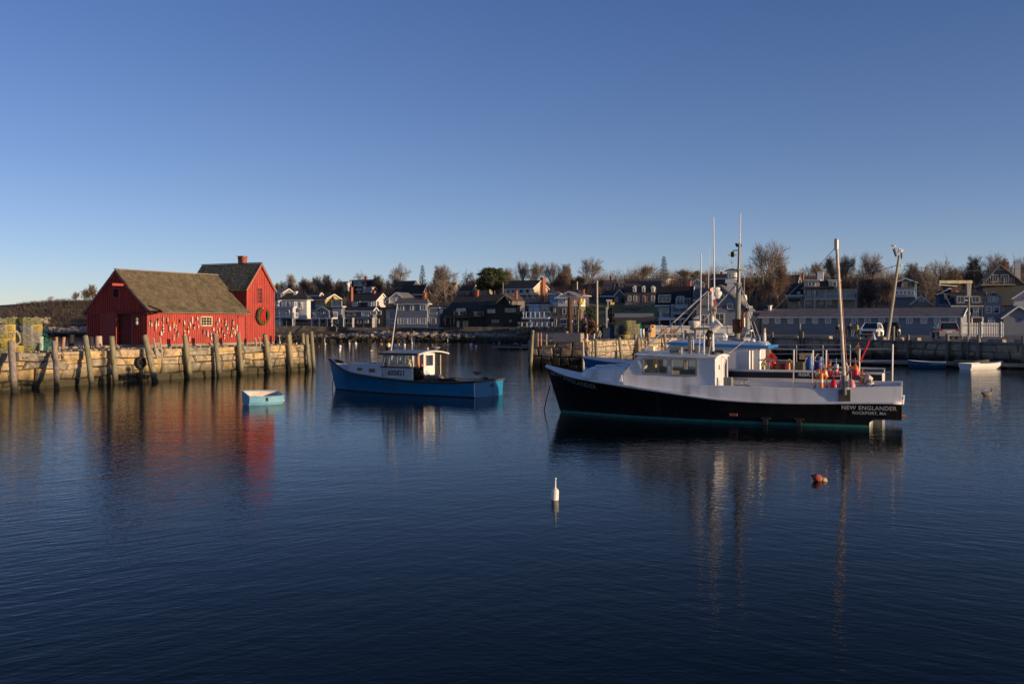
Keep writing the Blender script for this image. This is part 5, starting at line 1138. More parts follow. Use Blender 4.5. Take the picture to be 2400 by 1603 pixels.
 # ================================================================ trees
bark=mat('grey_bark',(.17,.145,.12),rough=.95,var=.3,scale=2)
twig=mat('bare_twigs',(.25,.205,.165),rough=1,var=.25,scale=1)
twig_red=mat('russet_twigs',(.20,.14,.10),rough=1,var=.3,scale=1)
def bare_tree(seed,spread=1.0,stems=1,dens=1.0,up=.25,tw=.0012,dep=5):
 """unit-height leafless tree; returns two MBs (trunk with limbs, crown of twigs)"""
 rnd=random.Random(seed);A,B=MB(),MB()
 def seg(mb,a,b,r0,r1,n=3):mb.tube(a,b,r0,r1,n,caps=False)
 def grow(p,d,L,r,lev):
  mb=A if lev<3 else B;k=3 if lev<3 else 2;pts=[p];dd=d.copy()
  for i in range(k):
   dd=(dd+Vector((rnd.gauss(0,.13),rnd.gauss(0,.13),rnd.gauss(0,.08)+up*.16))).normalized();pts.append(pts[-1]+dd*L/k)
  for i in range(k):seg(mb,pts[i],pts[i+1],lerp(r,r*.5,i/k),lerp(r,r*.5,(i+1)/k),5 if lev==0 else 3)
  if lev>=dep:return
  nch=[7,5,5,5,4][min(lev,4)];nch=max(2,int(nch*dens+rnd.random()*.8))
  for c in range(nch):
   t=lerp(.22 if lev==0 else .22,1.0,(c+rnd.random()*.8)/nch);t=min(t,1);f=t*k;i=min(k-1,int(f));q=pts[i].lerp(pts[i+1],f-i)
   base=(pts[i+1]-pts[i]).normalized();a=rnd.uniform(0,6.283);perp=base.orthogonal().normalized();perp=Matrix.Rotation(a,3,base)@perp
   ang=rnd.uniform(.4,1.0)*spread*(1.15 if lev<2 else 1);nd=(base*math.cos(ang)+perp*math.sin(ang));nd.z+=up*(.6 if lev<2 else .25);nd.normalize()
   grow(q,nd,L*rnd.uniform(.62,.80)*(1.05-.22*t),max(tw,r*rnd.uniform(.42,.58)),lev+1)
 for s_ in range(stems):
  a=6.28*s_/stems;d=Vector((math.cos(a)*.22*(stems>1),math.sin(a)*.22*(stems>1),1)).normalized()
  grow(Vector((math.cos(a)*.01*(stems>1),0,-.03)),d,.32,.021/(stems**.4),0)
 mz=max(v.z for v in A.v+B.v);sc=1/mz
 for m_ in(A,B):m_.v=[v*sc for v in m_.v]
 return A,B
TP=[]
for i,(sp,st,dn,up_,rm_)in enumerate([(1.0,1,1.0,.25,twig),(.8,3,.75,.35,twig),(1.15,1,1.0,.18,twig),(.9,2,1.0,.3,twig_red),(1.05,1,1.15,.3,twig_red),(1.1,1,.7,.25,twig)]):
 A,B=bare_tree(100+i,sp,st,dn,up_)
 ta=A.build('trunk',bark,None);tb=B.build('crown',rm_,None);wd=max(abs(v.x)for v in B.v)*2
 TP.append((ta.data,tb.data,wd));bpy.data.objects.remove(ta);bpy.data.objects.remove(tb)
def plant(kind,px,ytop,Y,wpx,label,group='leafless trees on the ridge behind the village',sink=.3):
 b=on_land(px,Y);hgt=zat(ytop,Y)-b.z+sink;T=thing('bare_tree',label,'tree',(b.x,b.y,b.z-sink),group)
 me_a,me_b,wd=TP[kind];sx=wpx/F*Y/wd;sx=min(max(sx,hgt*.62),hgt*1.7)
 T.scale=(sx,sx,hgt);T.rotation_euler=(0,0,random.uniform(0,6.28))
 for n_,me in(('trunk',me_a),('crown',me_b)):o=bpy.data.objects.new(n_,me);C.objects.link(o);o.parent=T
 return T
TL=[(0,675,637,285,48,'rounded bare tree above the weathered cottage by the red gable'),(3,712,646,280,42,'low bare tree between the cottage and the yellow house'),
(0,747,641,275,44,'bare tree rising behind the yellow house, left one'),(4,770,640,272,44,'bare tree directly behind the yellow gable'),(3,793,650,268,36,'smaller russet tree right of the yellow gable'),
(5,847,629,290,46,'thin pale open-branched tree over the dark skyline house'),(4,888,641,268,46,'russet tree left of the big domed tree'),(2,935,612,262,88,'big domed bare tree left of the narrow spruce'),
(3,655,655,278,30,'low bare tree at the very edge of the red gable'),(2,1045,615,243,84,'big spreading tree with a pale forked trunk behind the blue-grey house'),(4,1036,618,262,60,'dense russet-crowned tree behind the pale forked trunk'),
(5,1096,626,285,46,'pale thin tree between the forked tree and the broad pine'),(3,1108,645,262,36,'low dark bare tree left of the broad pine'),(0,1192,620,275,44,'bare tree just right of the broad pine'),
(1,1226,605,278,54,'tall bare tree above the cream house roof'),(0,1260,608,276,52,'bare tree directly above the full-height brick chimney'),(1,1292,607,280,52,'bare tree right of the brick chimney'),(4,1322,614,276,50,'bare tree at the right end of the row above the cream house'),
(4,1312,637,252,78,'dense rounded russet tree right of the cream house'),(3,1340,650,258,48,'lower russet tree behind the pedimented house'),(1,1383,597,255,74,'tall open bare tree standing alone behind the flagpole'),
(3,1362,640,258,44,'small russet tree left of the tall solitary one'),(3,1410,650,258,46,'small russet tree right of the tall solitary one'),(0,1517,618,285,50,'bare tree left of the dark conical spruce'),(5,1484,644,290,36,'small pale bare tree over the dormered house'),
(3,1600,628,290,46,'russet tree right of the conical spruce'),(4,1630,633,285,44,'low bare tree above the white gable end'),(3,1652,640,280,40,'low bare tree between the white mast and the antenna'),
(1,1797,556,225,122,'very tall fan-shaped multi-stemmed tree right of the fishing mast'),(4,1823,613,212,92,'dense russet tree in front of the very tall fan-shaped tree'),(3,1760,648,218,56,'low dark tree at the left foot of the fan-shaped tree'),
(5,1892,612,245,56,'bare tree left of the old cream house chimney'),(0,1920,608,245,52,'bare tree above the white chimney of the old cream house'),(0,1955,592,238,60,'tall bare tree immediately left of the boat boom'),
(0,1986,590,236,66,'tall bare tree immediately right of the boat boom'),(1,2040,583,232,80,'tall open tree with upswept limbs left of the leaning pole'),(4,2040,638,196,90,'dense russet tree left of the leaning pole foot'),(4,1990,655,192,64,'tangled low tree in front of the old cream house'),
(4,2136,611,225,64,'rounded bare tree right of the leaning pole top'),(2,2166,616,210,92,'broad bare tree above the blue bay house'),(5,2200,592,228,80,'tall bare tree over the green steel hoist arm'),
(4,2240,620,215,64,'dark russet tree behind the hoist arm'),(4,2285,595,222,84,'dense dome of brown branches left of the big gable'),(0,2327,585,220,66,'bare tree directly above the big right-hand gable'),
(5,2362,591,222,60,'bare tree left of the white shingled chimney'),(0,2396,593,218,56,'bare tree cut by the right edge of the view'),(3,2215,655,190,60,'low tangled tree beside the deep blue house'),(3,1740,690,205,42,'small twiggy tree behind the big grey hall roof'),
(3,1875,640,225,40,'small russet tree behind the shaded wing of the old house'),(3,2085,640,205,50,'bushy tree between the leaning pole and the blue bay house'),(4,1560,660,300,60,'brown thicket tree behind the beige hilltop house')]
for t in TL:plant(*t)
for k,(px,yt,w_,lab)in enumerate([(179,681,26,'small bare tree on the headland crest, left one'),(200,672,26,'small bare tree on the headland crest, middle one'),(219,664,28,'bare tree on the headland beside the shack roof'),(118,690,22,'tiny bare tree left on the headland crest')]):
 plant([0,3,4,5][k],px,yt,306,w_,lab,'small trees on the dark headland')
 # distant wood that reads as one mass
rnd=random.Random(44);mb=MB()
for i in range(270):
 px=rnd.uniform(625,2420);Y=rnd.uniform(288,345);X=(px-1200)/F*Y;z=land(X,Y);hh=rnd.uniform(2.8,7.5)*(.75+.5*noise.noise(Vector((px*.012,3,1))))*(.8 if px<1400 else 1.1);
 for k in range(75):
  a=rnd.uniform(0,6.28);e=rnd.uniform(.25,1.4);L_=hh*rnd.uniform(.25,.62);p=Vector((X+rnd.gauss(0,1.2),Y+rnd.gauss(0,1.2),z+hh*rnd.uniform(.1,.55)));d=Vector((math.cos(a)*math.cos(e),math.sin(a)*math.cos(e),math.sin(e)))
  s_=Vector((rnd.random()-.5,0,rnd.random()-.5)).normalized()*.045;mb.add([p-s_,p+s_,p+d*L_],[(0,1,2)])
mb.build('distant_wood',twig,kind='stuff',label='hazy brown wood along the far ridge',cat='wood')
# evergreens
needle=mat('dark_needles',(.028,.045,.018),rough=.9,var=.5,scale=1.2,col2=(.05,.065,.025),mix=.4)
pine_n=mat('pine_needles',(.045,.058,.02),rough=.9,var=.5,scale=.8,col2=(.075,.068,.025),mix=.4)
def spruce(px,ytop,ybase,wpx,Y,label,seed):
 rnd=random.Random(seed);b=P(px,ybase,Y);t=P(px,ytop,Y);Hh=t.z-b.z;r=wpx/F*Y/2;T=thing('spruce',label,'tree',b);mb=MB();mb.tube(b-Vector((0,0,2)),t,.22,.03,6);mb.build('trunk',bark,T)
 mb=MB();n=int(Hh/.35)
 for i in range(n):
  f=i/n;z=b.z+Hh*(.02+.97*f);rr=r*(1-f)**.85*rnd.uniform(.75,1.12)+.12
  for k in range(12):
   a=rnd.uniform(0,6.283);L_=rr*rnd.uniform(.65,1.1);d=Vector((math.cos(a),math.sin(a),-.18-.15*rnd.random()));c=Vector((b.x,b.y,z))
   for q in range(9):
    u=rnd.uniform(.15,1)*L_;o=c+d*u;sd=Vector((-d.y,d.x,0))*rnd.choice((-1,1));tip=o+sd*rnd.uniform(.18,.5)*(.5+.5*(1-f))+d*.22+Vector((0,0,rnd.uniform(-.2,.12)))
    mb.add([o-d*.07,o+d*.09+Vector((0,0,.05)),tip],[(0,1,2)])
 mb.build('crown',needle,T)
spruce(990,619,690,27,258,'narrow ragged spruce left of the forked bare tree',71)
spruce(1556,598,665,37,272,'dark conical spruce standing on the skyline',72)
spruce(1607,637,668,20,268,'small dark evergreen right of the beige hilltop house',73)
spruce(1309,622,664,18,262,'small evergreen tip among the russet trees',74)
def clump_tree(px,ytop,ybase,wpx,Y,label,seed,m,name='pine_tree',cat='tree',flat=.5,n=150,lo=.25,per=60,leaf=.22):
 rnd=random.Random(seed);b=P(px,ybase,Y);Hh=zat(ytop,Y)-b.z;r=wpx/F*Y/2;T=thing(name,label,cat,b);mb=MB();mb.tube(b-Vector((0,0,1)),b+Vector((.3,0,Hh*.85)),.28 if cat=='tree' else .08,.08,7)
 for k in range(9):a=rnd.uniform(0,6.28);z=rnd.uniform(lo,.8)*Hh;mb.tube(b+Vector((0,0,z)),b+Vector((math.cos(a)*r*.75,math.sin(a)*r*.75,z+Hh*.15)),.09,.03,4)
 mb.build('trunk',bark,T);mb=MB()
 for i in range(n):
  a=rnd.uniform(0,6.283);u=rnd.random()**.55;zf=rnd.uniform(lo,1);env=math.sin(min(1,(1-zf)/(1-lo)*1.5+.28)*1.57)**.8;c=b+Vector((math.cos(a)*u*r*env,math.sin(a)*u*r*env,Hh*zf-.3));cr=rnd.uniform(.35,.8)*r*.3
  for k in range(per):
   o=c+Vector((rnd.gauss(0,cr*.6),rnd.gauss(0,cr*.6),rnd.gauss(0,cr*.6*flat)));d=Vector((rnd.gauss(0,1),rnd.gauss(0,1),rnd.gauss(.3,.7))).normalized();s_=d.orthogonal().normalized()*leaf*.3
   mb.add([o-s_,o+s_,o+d*leaf],[(0,1,2)])
 mb.build('crown',m,T)
clump_tree(1156,628,692,72,248,'broad flat-topped dark green pine behind the barn roof',81,pine_n,flat=.4,n=190,per=70,leaf=.34)
shrub=mat('green_shrub',(.035,.045,.018),rough=.95,var=.5,scale=1)
clump_tree(1383,725,778,38,150,'dark evergreen shrub behind the person with the purple hat',82,shrub,'shrub','shrub',1,60,.05)
clump_tree(1388,746,780,30,140,'russet bush right of the person with the purple hat',83,mat('russet_shrub',(.14,.075,.04),rough=.95,var=.4,scale=1),'shrub','shrub',1,50,.05)
clump_tree(1430,720,785,20,165,'tall narrow dark cypress behind the small silver hoist',84,shrub,'cypress','tree',1,50,.03)
clump_tree(1548,738,778,26,175,'dark shrub at the left foot of the slate-roofed house',85,shrub,'shrub','shrub',1,40,.05)
clump_tree(1770,640,720,20,200,'slim ivy-grown trunk right of the fishing boat mast',86,pine_n,'ivy_tree','tree',1,30,.2)
# ================================================================ pier and parking wharf on the right
TW=2.0
asphalt=mat('worn_asphalt',(.10,.09,.08),rough=.95,var=.3,scale=.6,bump=.01,bscale=12,detail=8)
WA=Vector((6.5,84,0));WC=Vector((25.7,120,0));WD=Vector((41.6,81,0));WE=WC+(WD-WC)*1.045;WL=Vector((1.5,86,0))
RV=(WD-WC).normalized();RN=Vector((-RV.y,RV.x,0));RN=RN if RN.x>0 else-RN # RN points into the wharf
TPR=2.14
def PW(s,d,z):return WA+QU*s+QN*d+Vector((0,0,z))
def RW(s,d,z):return WC+RV*s+RN*d+Vector((0,0,z))
FV=(WA-WL).normalized();FN=Vector((-FV.y,FV.x,0));FN=FN if FN.y>0 else-FN
def FW(s,d,z):return WL+FV*s+FN*d+Vector((0,0,z))
mb=MB();outl=[WL,WA,PW(39,0,0),WC,WE,Vector((140,WE.y,0)),Vector((140,172,0)),Vector((20,186,0)),Vector((4.6,194,0))]
tri=[(0,1,2,8),(2,3,7,8),(3,4,5),(3,5,6,7)]
mb.add([Vector((p.x,p.y,TW+(.12 if i in(0,1)else .05 if i==2 else 0)))for i,p in enumerate(outl)],tri);mb.build('parking_lot',asphalt,kind='structure')
pier=thing('stone_pier','granite pier with its sunlit stone side behind the black fishing boat','pier',PW(10,3,0))
mb=MB()
mb.prism([FW(.1,.18,TPR-.1),FW(5.3,.18,TPR-.1),PW(38.8,.18,TPR-.1),PW(38.8,6,TPR-.1),FW(.3,20,TPR-.1)],(0,0,-4));mb.build('core',core_mat,pier)
rp=random.Random(31)
stone_wall(pier,PW,0,38.5,-.5,TPR+.02,[.6,.55,.6,.5,.55],pier_stone,rp,.5,1.15,split=.35)
stone_wall(pier,FW,0,5.35,-.5,TPR,[.6,.7,.7,.6],wharf_stone,rp,.7,1.4)
stone_wall(pier,lambda s,d,z:WL+Vector((.03,1,0)).normalized()*s+Vector((1,0,0))*d+Vector((0,0,z)),.2,14,.3,TPR-.05,[1,1,1],wharf_stone,rp,1.0,1.8)
mb=MB()
for i in range(500):
 s=rp.uniform(.3,38);rock(mb,PW(s,abs(rp.gauss(0,1.3))+.2,TPR-.02),rp.uniform(.05,.16),rnd=rp)
for i in range(160):rock(mb,FW(rp.uniform(0,5.2),abs(rp.gauss(0,1))+.2,TPR),rp.uniform(.05,.15),rnd=rp)
mb.build('rubble',wharf_stone,pier,kind='stuff')
hw=thing('harbour_wall','shaded granite harbour wall in front of the parking lot','wall',RW(20,1,0))
mb=MB();mb.prism([RW(-1,.2,TW-.06),RW(43.8,.2,TW-.06),RW(43.8,3,TW-.06),RW(-1,3,TW-.06)],(0,0,-4));mb.build('core',core_mat,hw)
stone_wall(hw,RW,0,43.9,-.5,TW-.14,[.65,.55,.6,.6],wharf_stone,rp,.9,2.0,split=.15)
cap_wood=mat('cap_timber',(.17,.145,.12),rough=.9,var=.25,scale=3)
mb=MB();mb.prism([WE+Vector((.35,.3,TW-.03)),Vector((139,WE.y+.3,TW-.03)),Vector((139,WE.y+3,TW-.03)),WE+Vector((.35,3,TW-.03))],(0,0,-4));mb.build('return_wall',wharf_stone,hw)
for k in range(9):
 mb=MB();mb.beam(RW(k*4.9+.02,.05,TW-.03),RW(k*4.9+4.86,.05,TW-.03),.34,.22);mb.build('cap_beam',cap_wood,hw)
mb=MB();mb.beam(RW(24.6,-.1,TW-.52),RW(28.3,-.1,TW-.55),.12,.16);mb.build('waling',mat('raw_timber',(.40,.22,.12),rough=.85,var=.2),hw)
mb=MB();mb.beam(RW(29.5,-.1,TW-.53),RW(30.4,-.1,TW-.53),.12,.16);mb.build('waling',MATS['raw_timber'],hw)
def r_s(px,d=0.0):k=(px-1200)/F;o=WC+RN*d;return(k*o.y-o.x)/(RV.x-k*RV.y)
def p_s(px,d=0.0):k=(px-1200)/F;o=WA+QN*d;return(k*o.y-o.x)/(QU.x-k*QU.y)
# granite blocks laid as kerbs on the lot
blk_lab=['dark kerb block left of the tall pile behind the blue barrels','long tan kerb stone right of the tall pile','kerb block between the boom and the walking people','kerb block in front of the white car','kerb block at the foot of the leaning pole','kerb stone with a sunlit end right of the leaning pole','rough yellowish kerb stone in front of the silver minivan','dark kerb block behind the wharf ladder','kerb stone right of the picket fence pile','kerb block cut by the right edge']
for(x0,x1,yt,yb,d,m_),lab in zip([(1833,1867,787,793.5,1.2,wharf_stone),(1905,1944,787,794.5,1.0,quay_stone),(1994,2016,788,795,1.0,wharf_stone),(2046,2070,788.5,795.5,1.0,wharf_stone),(2098,2111,790,797,1.0,quay_stone),(2119,2151,790,797.5,1.1,wharf_stone),(2183,2216,791.5,798.5,1.1,quay_stone),(2254,2290,793,799.5,1.1,wharf_stone),(2313,2350,795,803,1.1,wharf_stone),(2376,2412,796.5,805,1.1,wharf_stone)],blk_lab):
 s0,s1=r_s(x0,d),r_s(x1,d);s0,s1=min(s0,s1),max(s0,s1);Y=RW((s0+s1)/2,d,0).y;L_=min(s1-s0,3.2);sc=(s0+s1)/2;hgt=.32;mb=MB();
 q=[RW(sc-L_/2,d,TW),RW(sc+L_/2,d,TW),RW(sc+L_/2,d+.45,TW),RW(sc-L_/2,d+.45,TW)];tq=[p.lerp(RW(sc,d+.22,TW),.06)+Vector((0,0,hgt+rp.uniform(-.03,.03)))for p in q]
 mb.add(q+tq,[(3,2,1,0),(4,5,6,7),(0,1,5,4),(1,2,6,5),(2,3,7,6),(3,0,4,7)]);mb.build('kerb_stone',m_,origin=RW(sc,d+.2,TW),label=lab,cat='kerb stone',group='granite blocks along the parking lot edge')
 # piles of the right wharf
dark_pile=tide_mat('old_pile_timber',[(.20,.17,.13),(.17,.15,.12)],(.025,.022,.016),.3,1.0,bump=.015,scale=2,wide=.3,bscale=6,streak=(3,3,.5))
def wall_pile(px,yt,wpx,lab,m=dark_pile,lean=0,sd=0,d=-.3):
 s=r_s(px,d);p=RW(s,d,0);r=wpx/F*p.y/2;return pile((p.x+lean,p.y,zat(yt,p.y)),(p.x,p.y,-1.2),r,m,lab,'piles along the parking wharf',seed=sd)
for i,(px,yt,w_,lab)in enumerate([(1810,778,5.5,'short dark pile just right of the white-wrapped pile'),(1874,759,6,'tall pile rising well above the wharf edge behind the blue barrels'),(1881,778,6,'short pile touching the tall one behind the blue barrels'),(1961,781,5.5,'short pile just left of the boat boom'),(2041,793,6,'low pale-sided pile below the white car'),(2094,765,7.5,'tall dark pile right of the leaning pole'),(2128,784,7.5,'dark pile over the blue dinghy'),(2220,783,8.5,'dark pile in front of the silver minivan'),(2293,786,7.5,'pile behind the white skiff at the picket fence'),(2398,789,8,'pile at the right edge of the view')]):wall_pile(px,yt,w_,lab,sd=90+i)
p=wall_pile(1791,770,8.2,'pale-topped pile wrapped in white cloth behind the second boat stern',mat('pale_pile',(.38,.34,.26),rough=.9,var=.2,scale=3),sd=110,d=-7)  # paler timber than the neighbouring piles
c=p.location;mb=MB();r=8.6/F*c.y/2;mb.lathe([(r*1.02,zat(802,c.y)),(r*1.15,zat(795,c.y)),(r*1.02,zat(783,c.y)),(r*1.0,zat(780,c.y))],(c.x,c.y,0),n=10);mb.build('cloth',white,p).location=(0,0,0);p.children[0].data.transform(Matrix.Translation(OFF[p]-Vector(OFF[p])))
# ladder of the right wharf
s0,s1=r_s(2254.5,-.2),r_s(2268.5,-.2);zt=zat(787.5,RW(s0,0,0).y)
ladder(RW(s0,-.2,zt),RW(s1,-.2,zt),RW(s0,-.2,.1),RW(s1,-.2,.1),'wooden ladder down the shaded harbour wall at the right','ladders on the right wharf',9,dark_pile,.1)
# pier piles
PG='pilings around the right-hand pier'
def pier_pile(px,yt,bx,wpx,m,lab,sd,d=-.35):
 s=p_s(px,d);t=PW(s,d,0);t.z=zat(yt,t.y);s2=p_s(bx,d-.25);b=PW(s2,d-.25,0);b.z=.4
 b=b+(b-t)*.6;return pile(t,b,wpx/F*t.y/2,m,lab,PG,seed=sd)
pier_pile(1396,796,1399,8,pile_mat,'greenish pile at the left end of the sunlit pier side',120);pier_pile(1451,790.5,1456.5,7.5,pile_mat,'orange-topped leaning pile against the sunlit pier side',121)
pier_pile(1489,783,1492,8,grey_pile,'grey pile left of the pier ladder, taller of two',122,-.1);pier_pile(1495,792,1496,7.5,pile_mat,'greenish pile left of the pier ladder, shorter of two',123);pier_pile(1520,780,1524,8,grey_pile,'dark-topped pile under the bent worker in blue',124)
pier_pile(1557,783,1563,8,grey_pile,'pile behind the inclined stays of the black boat',125);pier_pile(1600,781,1604,7,grey_pile,'farthest visible pile of the sunlit pier side',126)
def ray_pile(px,yt,bx,by,wpx,m,lab,sd,z0=-1.0,z1=None):
 b=G(bx,by);t=P(px,yt,b.y+.2);return pile(t,b+(b-t)*.35,wpx/F*b.y/2,m,lab,PG,seed=sd)
ray_pile(1328,777,1323.5,858,8.8,pile_mat,'tall greenish pile standing over the bow of the black boat',130)
ray_pile(1366,800,1367,862,5.6,mat('white_pile',(.45,.40,.36),rough=.9,var=.2,scale=3),'slim whitish pile at the corner of the pier',131)
ray_pile(1248.5,775,1243,866,7.5,pile_mat,'pile at the left outer corner of the pier',132)
def deck_post(px,yt,yb,wpx,m,lab,sd,lean=0,name='piling'):
 b=G(px,yb,TPR-.05);return pile((b.x+lean,b.y,zat(yt,b.y)),(b.x,b.y,TPR-.3),wpx/F*b.y/2,m,lab,PG,name,sd,slant=.1)
deck_post(1260.5,780,803,3,pine,'thin paired post on the far side of the pier, left one',133);deck_post(1268,780,803,3.4,pine,'thin paired post on the far side of the pier, right one',134);deck_post(1280,783,802,5.5,pile_mat,'stubby green post behind the dark concrete block',135)
deck_post(1397,775,795,7,pile_mat,'leaning greenish stub behind the sunlit pier edge',136,lean=.35);deck_post(1403.5,780,795,4.5,grey_pile,'small grey stub beside the leaning one',137,lean=.2);deck_post(1391,782,795.5,3,white,'white painted stake on the pier',138,lean=.1);deck_post(1438,776,793,5,pile_mat,'stub with white rope in front of the dark totes',139)
# ladder on the pier
s0,s1=p_s(1500,-.3),p_s(1506,-.3);zt=zat(783,PW(s0,0,0).y);ladder(PW(s0,-.3,zt),PW(s1+.2,-.3,zt),PW(s0+.3,-.5,.3),PW(s1+.5,-.5,.3),'dark wooden ladder on the sunlit pier side','ladders on the right wharf',8,dark_pile,.09)
# ---------------------------------------------------------------- hoists
b=P(1337,798,88);b.z=TPR;T=thing('rusty_hoist','tall rusty pillar hoist with a yellow chain motor on the pier','hoist',b)
def hp(px,py):return P(px,py,88)
mb=MB();mb.tube(hp(1337,798),hp(1334.5,697),.21,.17,10);mb.build('pillar',mat('dark_rust',(.07,.035,.022),rough=.9,var=.5,scale=2,col2=(.22,.09,.03),mix=.35),T)
mb=MB();mb.beam(hp(1340.5,797)+Vector((0,.1,0)),hp(1340.5,750)+Vector((0,.1,0)),.12,.2,up=(0,1,0));mb.beam(hp(1343,751),hp(1341,703),.09,.14,up=(0,1,0));mb.build('brace',rust,T)
mb=MB();mb.beam(hp(1333,699.5),hp(1361,701.5),.15,.24,up=(0,0,1));mb.build('arm',rust,T)
mb=MB();mb.beam(hp(1361,701),hp(1361,705),.05,.05,up=(0,1,0));mb.lathe([(.12,-.2),(.17,-.1),(.17,.12),(.1,.22)],hp(1361.5,709.5),Matrix.Rotation(R(90),3,'Y'),10);mo=mb.build('motor',yellow_paint,T)
mb=MB();mb.ball(hp(1357.5,711),.2,8,6,(1,.8,1.2));mb.ball(hp(1358,719),.15,8,6,(1,.8,1.7));mb.build('chain_bucket',mat('dirty_yellow',(.18,.13,.04),rough=.8,var=.4),mo)
mb=MB();mb.path([hp(1356.5,722),hp(1355.5,750),hp(1354.5,778)],.05,5);mb.build('chain',mat('ochre_rope',(.28,.20,.08),rough=.9),T)
mb=MB();mb.tube(b,b+Vector((0,0,.12)),.9,.75,12);mb.build('base_plate',rust,T);mb=MB();mb.ball(hp(1341,753),.07);mb.build('lamp',white,T)
T=thing('silver_hoist','slim galvanised hoist with a yellow motor, right of the flagpole','hoist',P(1422,796,100));T.location.z=TPR;OFF[T]=Vector(T.location)
def hp(px,py):return P(px,py,100)
mb=MB();mb.beam(hp(1422,796),hp(1422,720),.17,.17,up=(0,1,0));mb.build('column',steel,T);mb=MB();mb.beam(hp(1424.8,725),hp(1424.8,703),.11,.13,up=(0,1,0));mb.beam(hp(1421,704.5),hp(1435,705),.14,.2);mb.build('arm',steel,T)
mb=MB();mb.box(hp(1435,711.5),(.4,.25,.22));mb.box(hp(1431.5,711),(.14,.2,.3));mb.build('motor',yellow_paint,T);mb=MB();mb.beam(hp(1435.5,713),hp(1435.5,721),.1,.1,up=(0,1,0));mb.path([hp(1435.5,721),hp(1435.8,758)],.025,4);mb.build('hook',dark,T)
mb=MB();mb.box(hp(1424.5,749),(.12,.16,.22));mb.build('switch_box',white,T);mb=MB();mb.path([hp(1430,725),hp(1427,740),hp(1424,748)],.02,4);mb.build('cable',dark,T)
# big hoist at the right
T=thing('hoist_crane','tall steel pillar hoist with a long greenish arm in front of the picket fence','hoist',P(2270,792,106));T.location.z=TW;OFF[T]=Vector(T.location)
def hp(px,py,Y=106):return P(px,py,Y)
galv=mat('painted_steel',(.22,.22,.20),rough=.7,var=.25,scale=2)
mb=MB();mb.tube(hp(2270.5,796),hp(2270.5,694),.13,.11,10);mb.build('column',galv,T);mb=MB();mb.prism([hp(2266.5,665),hp(2277.5,665),hp(2275.5,693),hp(2267,693)],(0,.35,0));mb.build('head',galv,T)
mb=MB();mb.beam(hp(2200,661,104.5),hp(2277,661),.22,.32);mb.build('arm',mat('mossy_paint',(.26,.25,.15),rough=.8,var=.4,scale=1.5,col2=(.30,.30,.27),mix=.4),T);mb=MB();mb.beam(hp(2204,668,104.7),hp(2244,671),.07,.09);mb.box(hp(2202,668,104.6),(.2,.2,.25));mb.build('trolley_rail',galv,T)
mb=MB();mb.path([hp(2202,669,104.6),hp(2230,720,104.9)],.025,4);mb.build('tag_line',rope_mat,T);mb=MB();mb.tube(hp(2262,695.5),hp(2277,695),.1,.1,8);mb.beam(hp(2262,704),hp(2268,704),.12,.1);mb.build('bracket',steel,T)
# leaning utility pole with lamps, wires
p0=P(2078.5,795,99);p0.z=TW;p1=P(2107.5,599,99);T=thing('utility_pole','leaning grey utility pole with lamps on top beside the white car','pole',p0)
polem=mat('pole_timber',(.34,.30,.23),rough=.9,var=.2,scale=2,streak=(2,2,.3));mb=MB();mb.tube(p0-Vector((0,0,.3)),p1,.18,.12,10);mb.build('pole',polem,T)
def up_(px,py):return P(px,py,99)
mb=MB();mb.tube(up_(2101,601),up_(2096,583),.15,.19,8);mb.build('lamp_housing',galv,T);mb=MB();mb.box(up_(2108.5,588),(.26,.3,.42));mb.tube(up_(2112.5,588)-Vector((0,.2,0)),up_(2112.5,588)+Vector((0,.1,0)),.17,.17,10);mb.build('lamp_housing',white,T)
mb=MB();[mb.tube(up_(2112.5,593+i*2),up_(2112.5,594+i*2),.11,.11,8)for i in range(6)];mb.tube(up_(2112.5,592),up_(2112.5,608),.05,.05,5);mb.build('insulator',dark,T)
mb=MB();mb.beam(up_(2101,621),up_(2114,622),.06,.06);mb.box(up_(2113.5,622),(.2,.2,.2));mb.build('bracket',white,T)
for pts,lab in(([up_(2116,622.5),P(2190,631,120),P(2262,636,135),P(2330,633,150),P(2420,628,165)],'upper black wire running right from the leaning pole'),([up_(2098,673),P(2200,688,110),P(2300,698,120),P(2420,704,130)],'lower black wire running right from the leaning pole'),([up_(2104,621),P(2085,627,125),P(2040,640,160),P(1990,648,190)],'black wire running left from the leaning pole')):
 mb=MB();mb.path(pts,.035,4);mb.build('overhead_wire',dark,origin=pts[0],label=lab,cat='wire')
 # flagpole, small distant poles
b=P(1399.5,775,140);b.z=TW;mb=MB();mb.tube(b,P(1399.5,660,140),.17,.12,8);mb.ball(P(1399.5,660,140),.16);mb.build('flagpole',mat('old_white_pole',(.50,.43,.34),rough=.7,var=.15),origin=b,smooth=True,sharp=40,label='tall bare flagpole in front of the lawn',cat='flagpole')
for px,y0,y1,Y,lab in((1353,660,690,225,'white mast-like pole behind the pedimented house'),(1906,688,723,186,'slim dark pole before the old cream house'),(1604,657,682,250,'thin wooden pole above the slate roof'),(1744,648,720,165,'thin pole just right of the fishing mast'),(1179,662,693,232,'slim pole left of the cream house')):
 a,b=P(px,y0,Y),P(px,y1,Y);mb=MB();mb.tube(b-Vector((0,0,1.5)),a,.12,.09,6);mb.build('pole',wood_grey if px!=1353 else white,origin=b,label=lab,cat='pole')
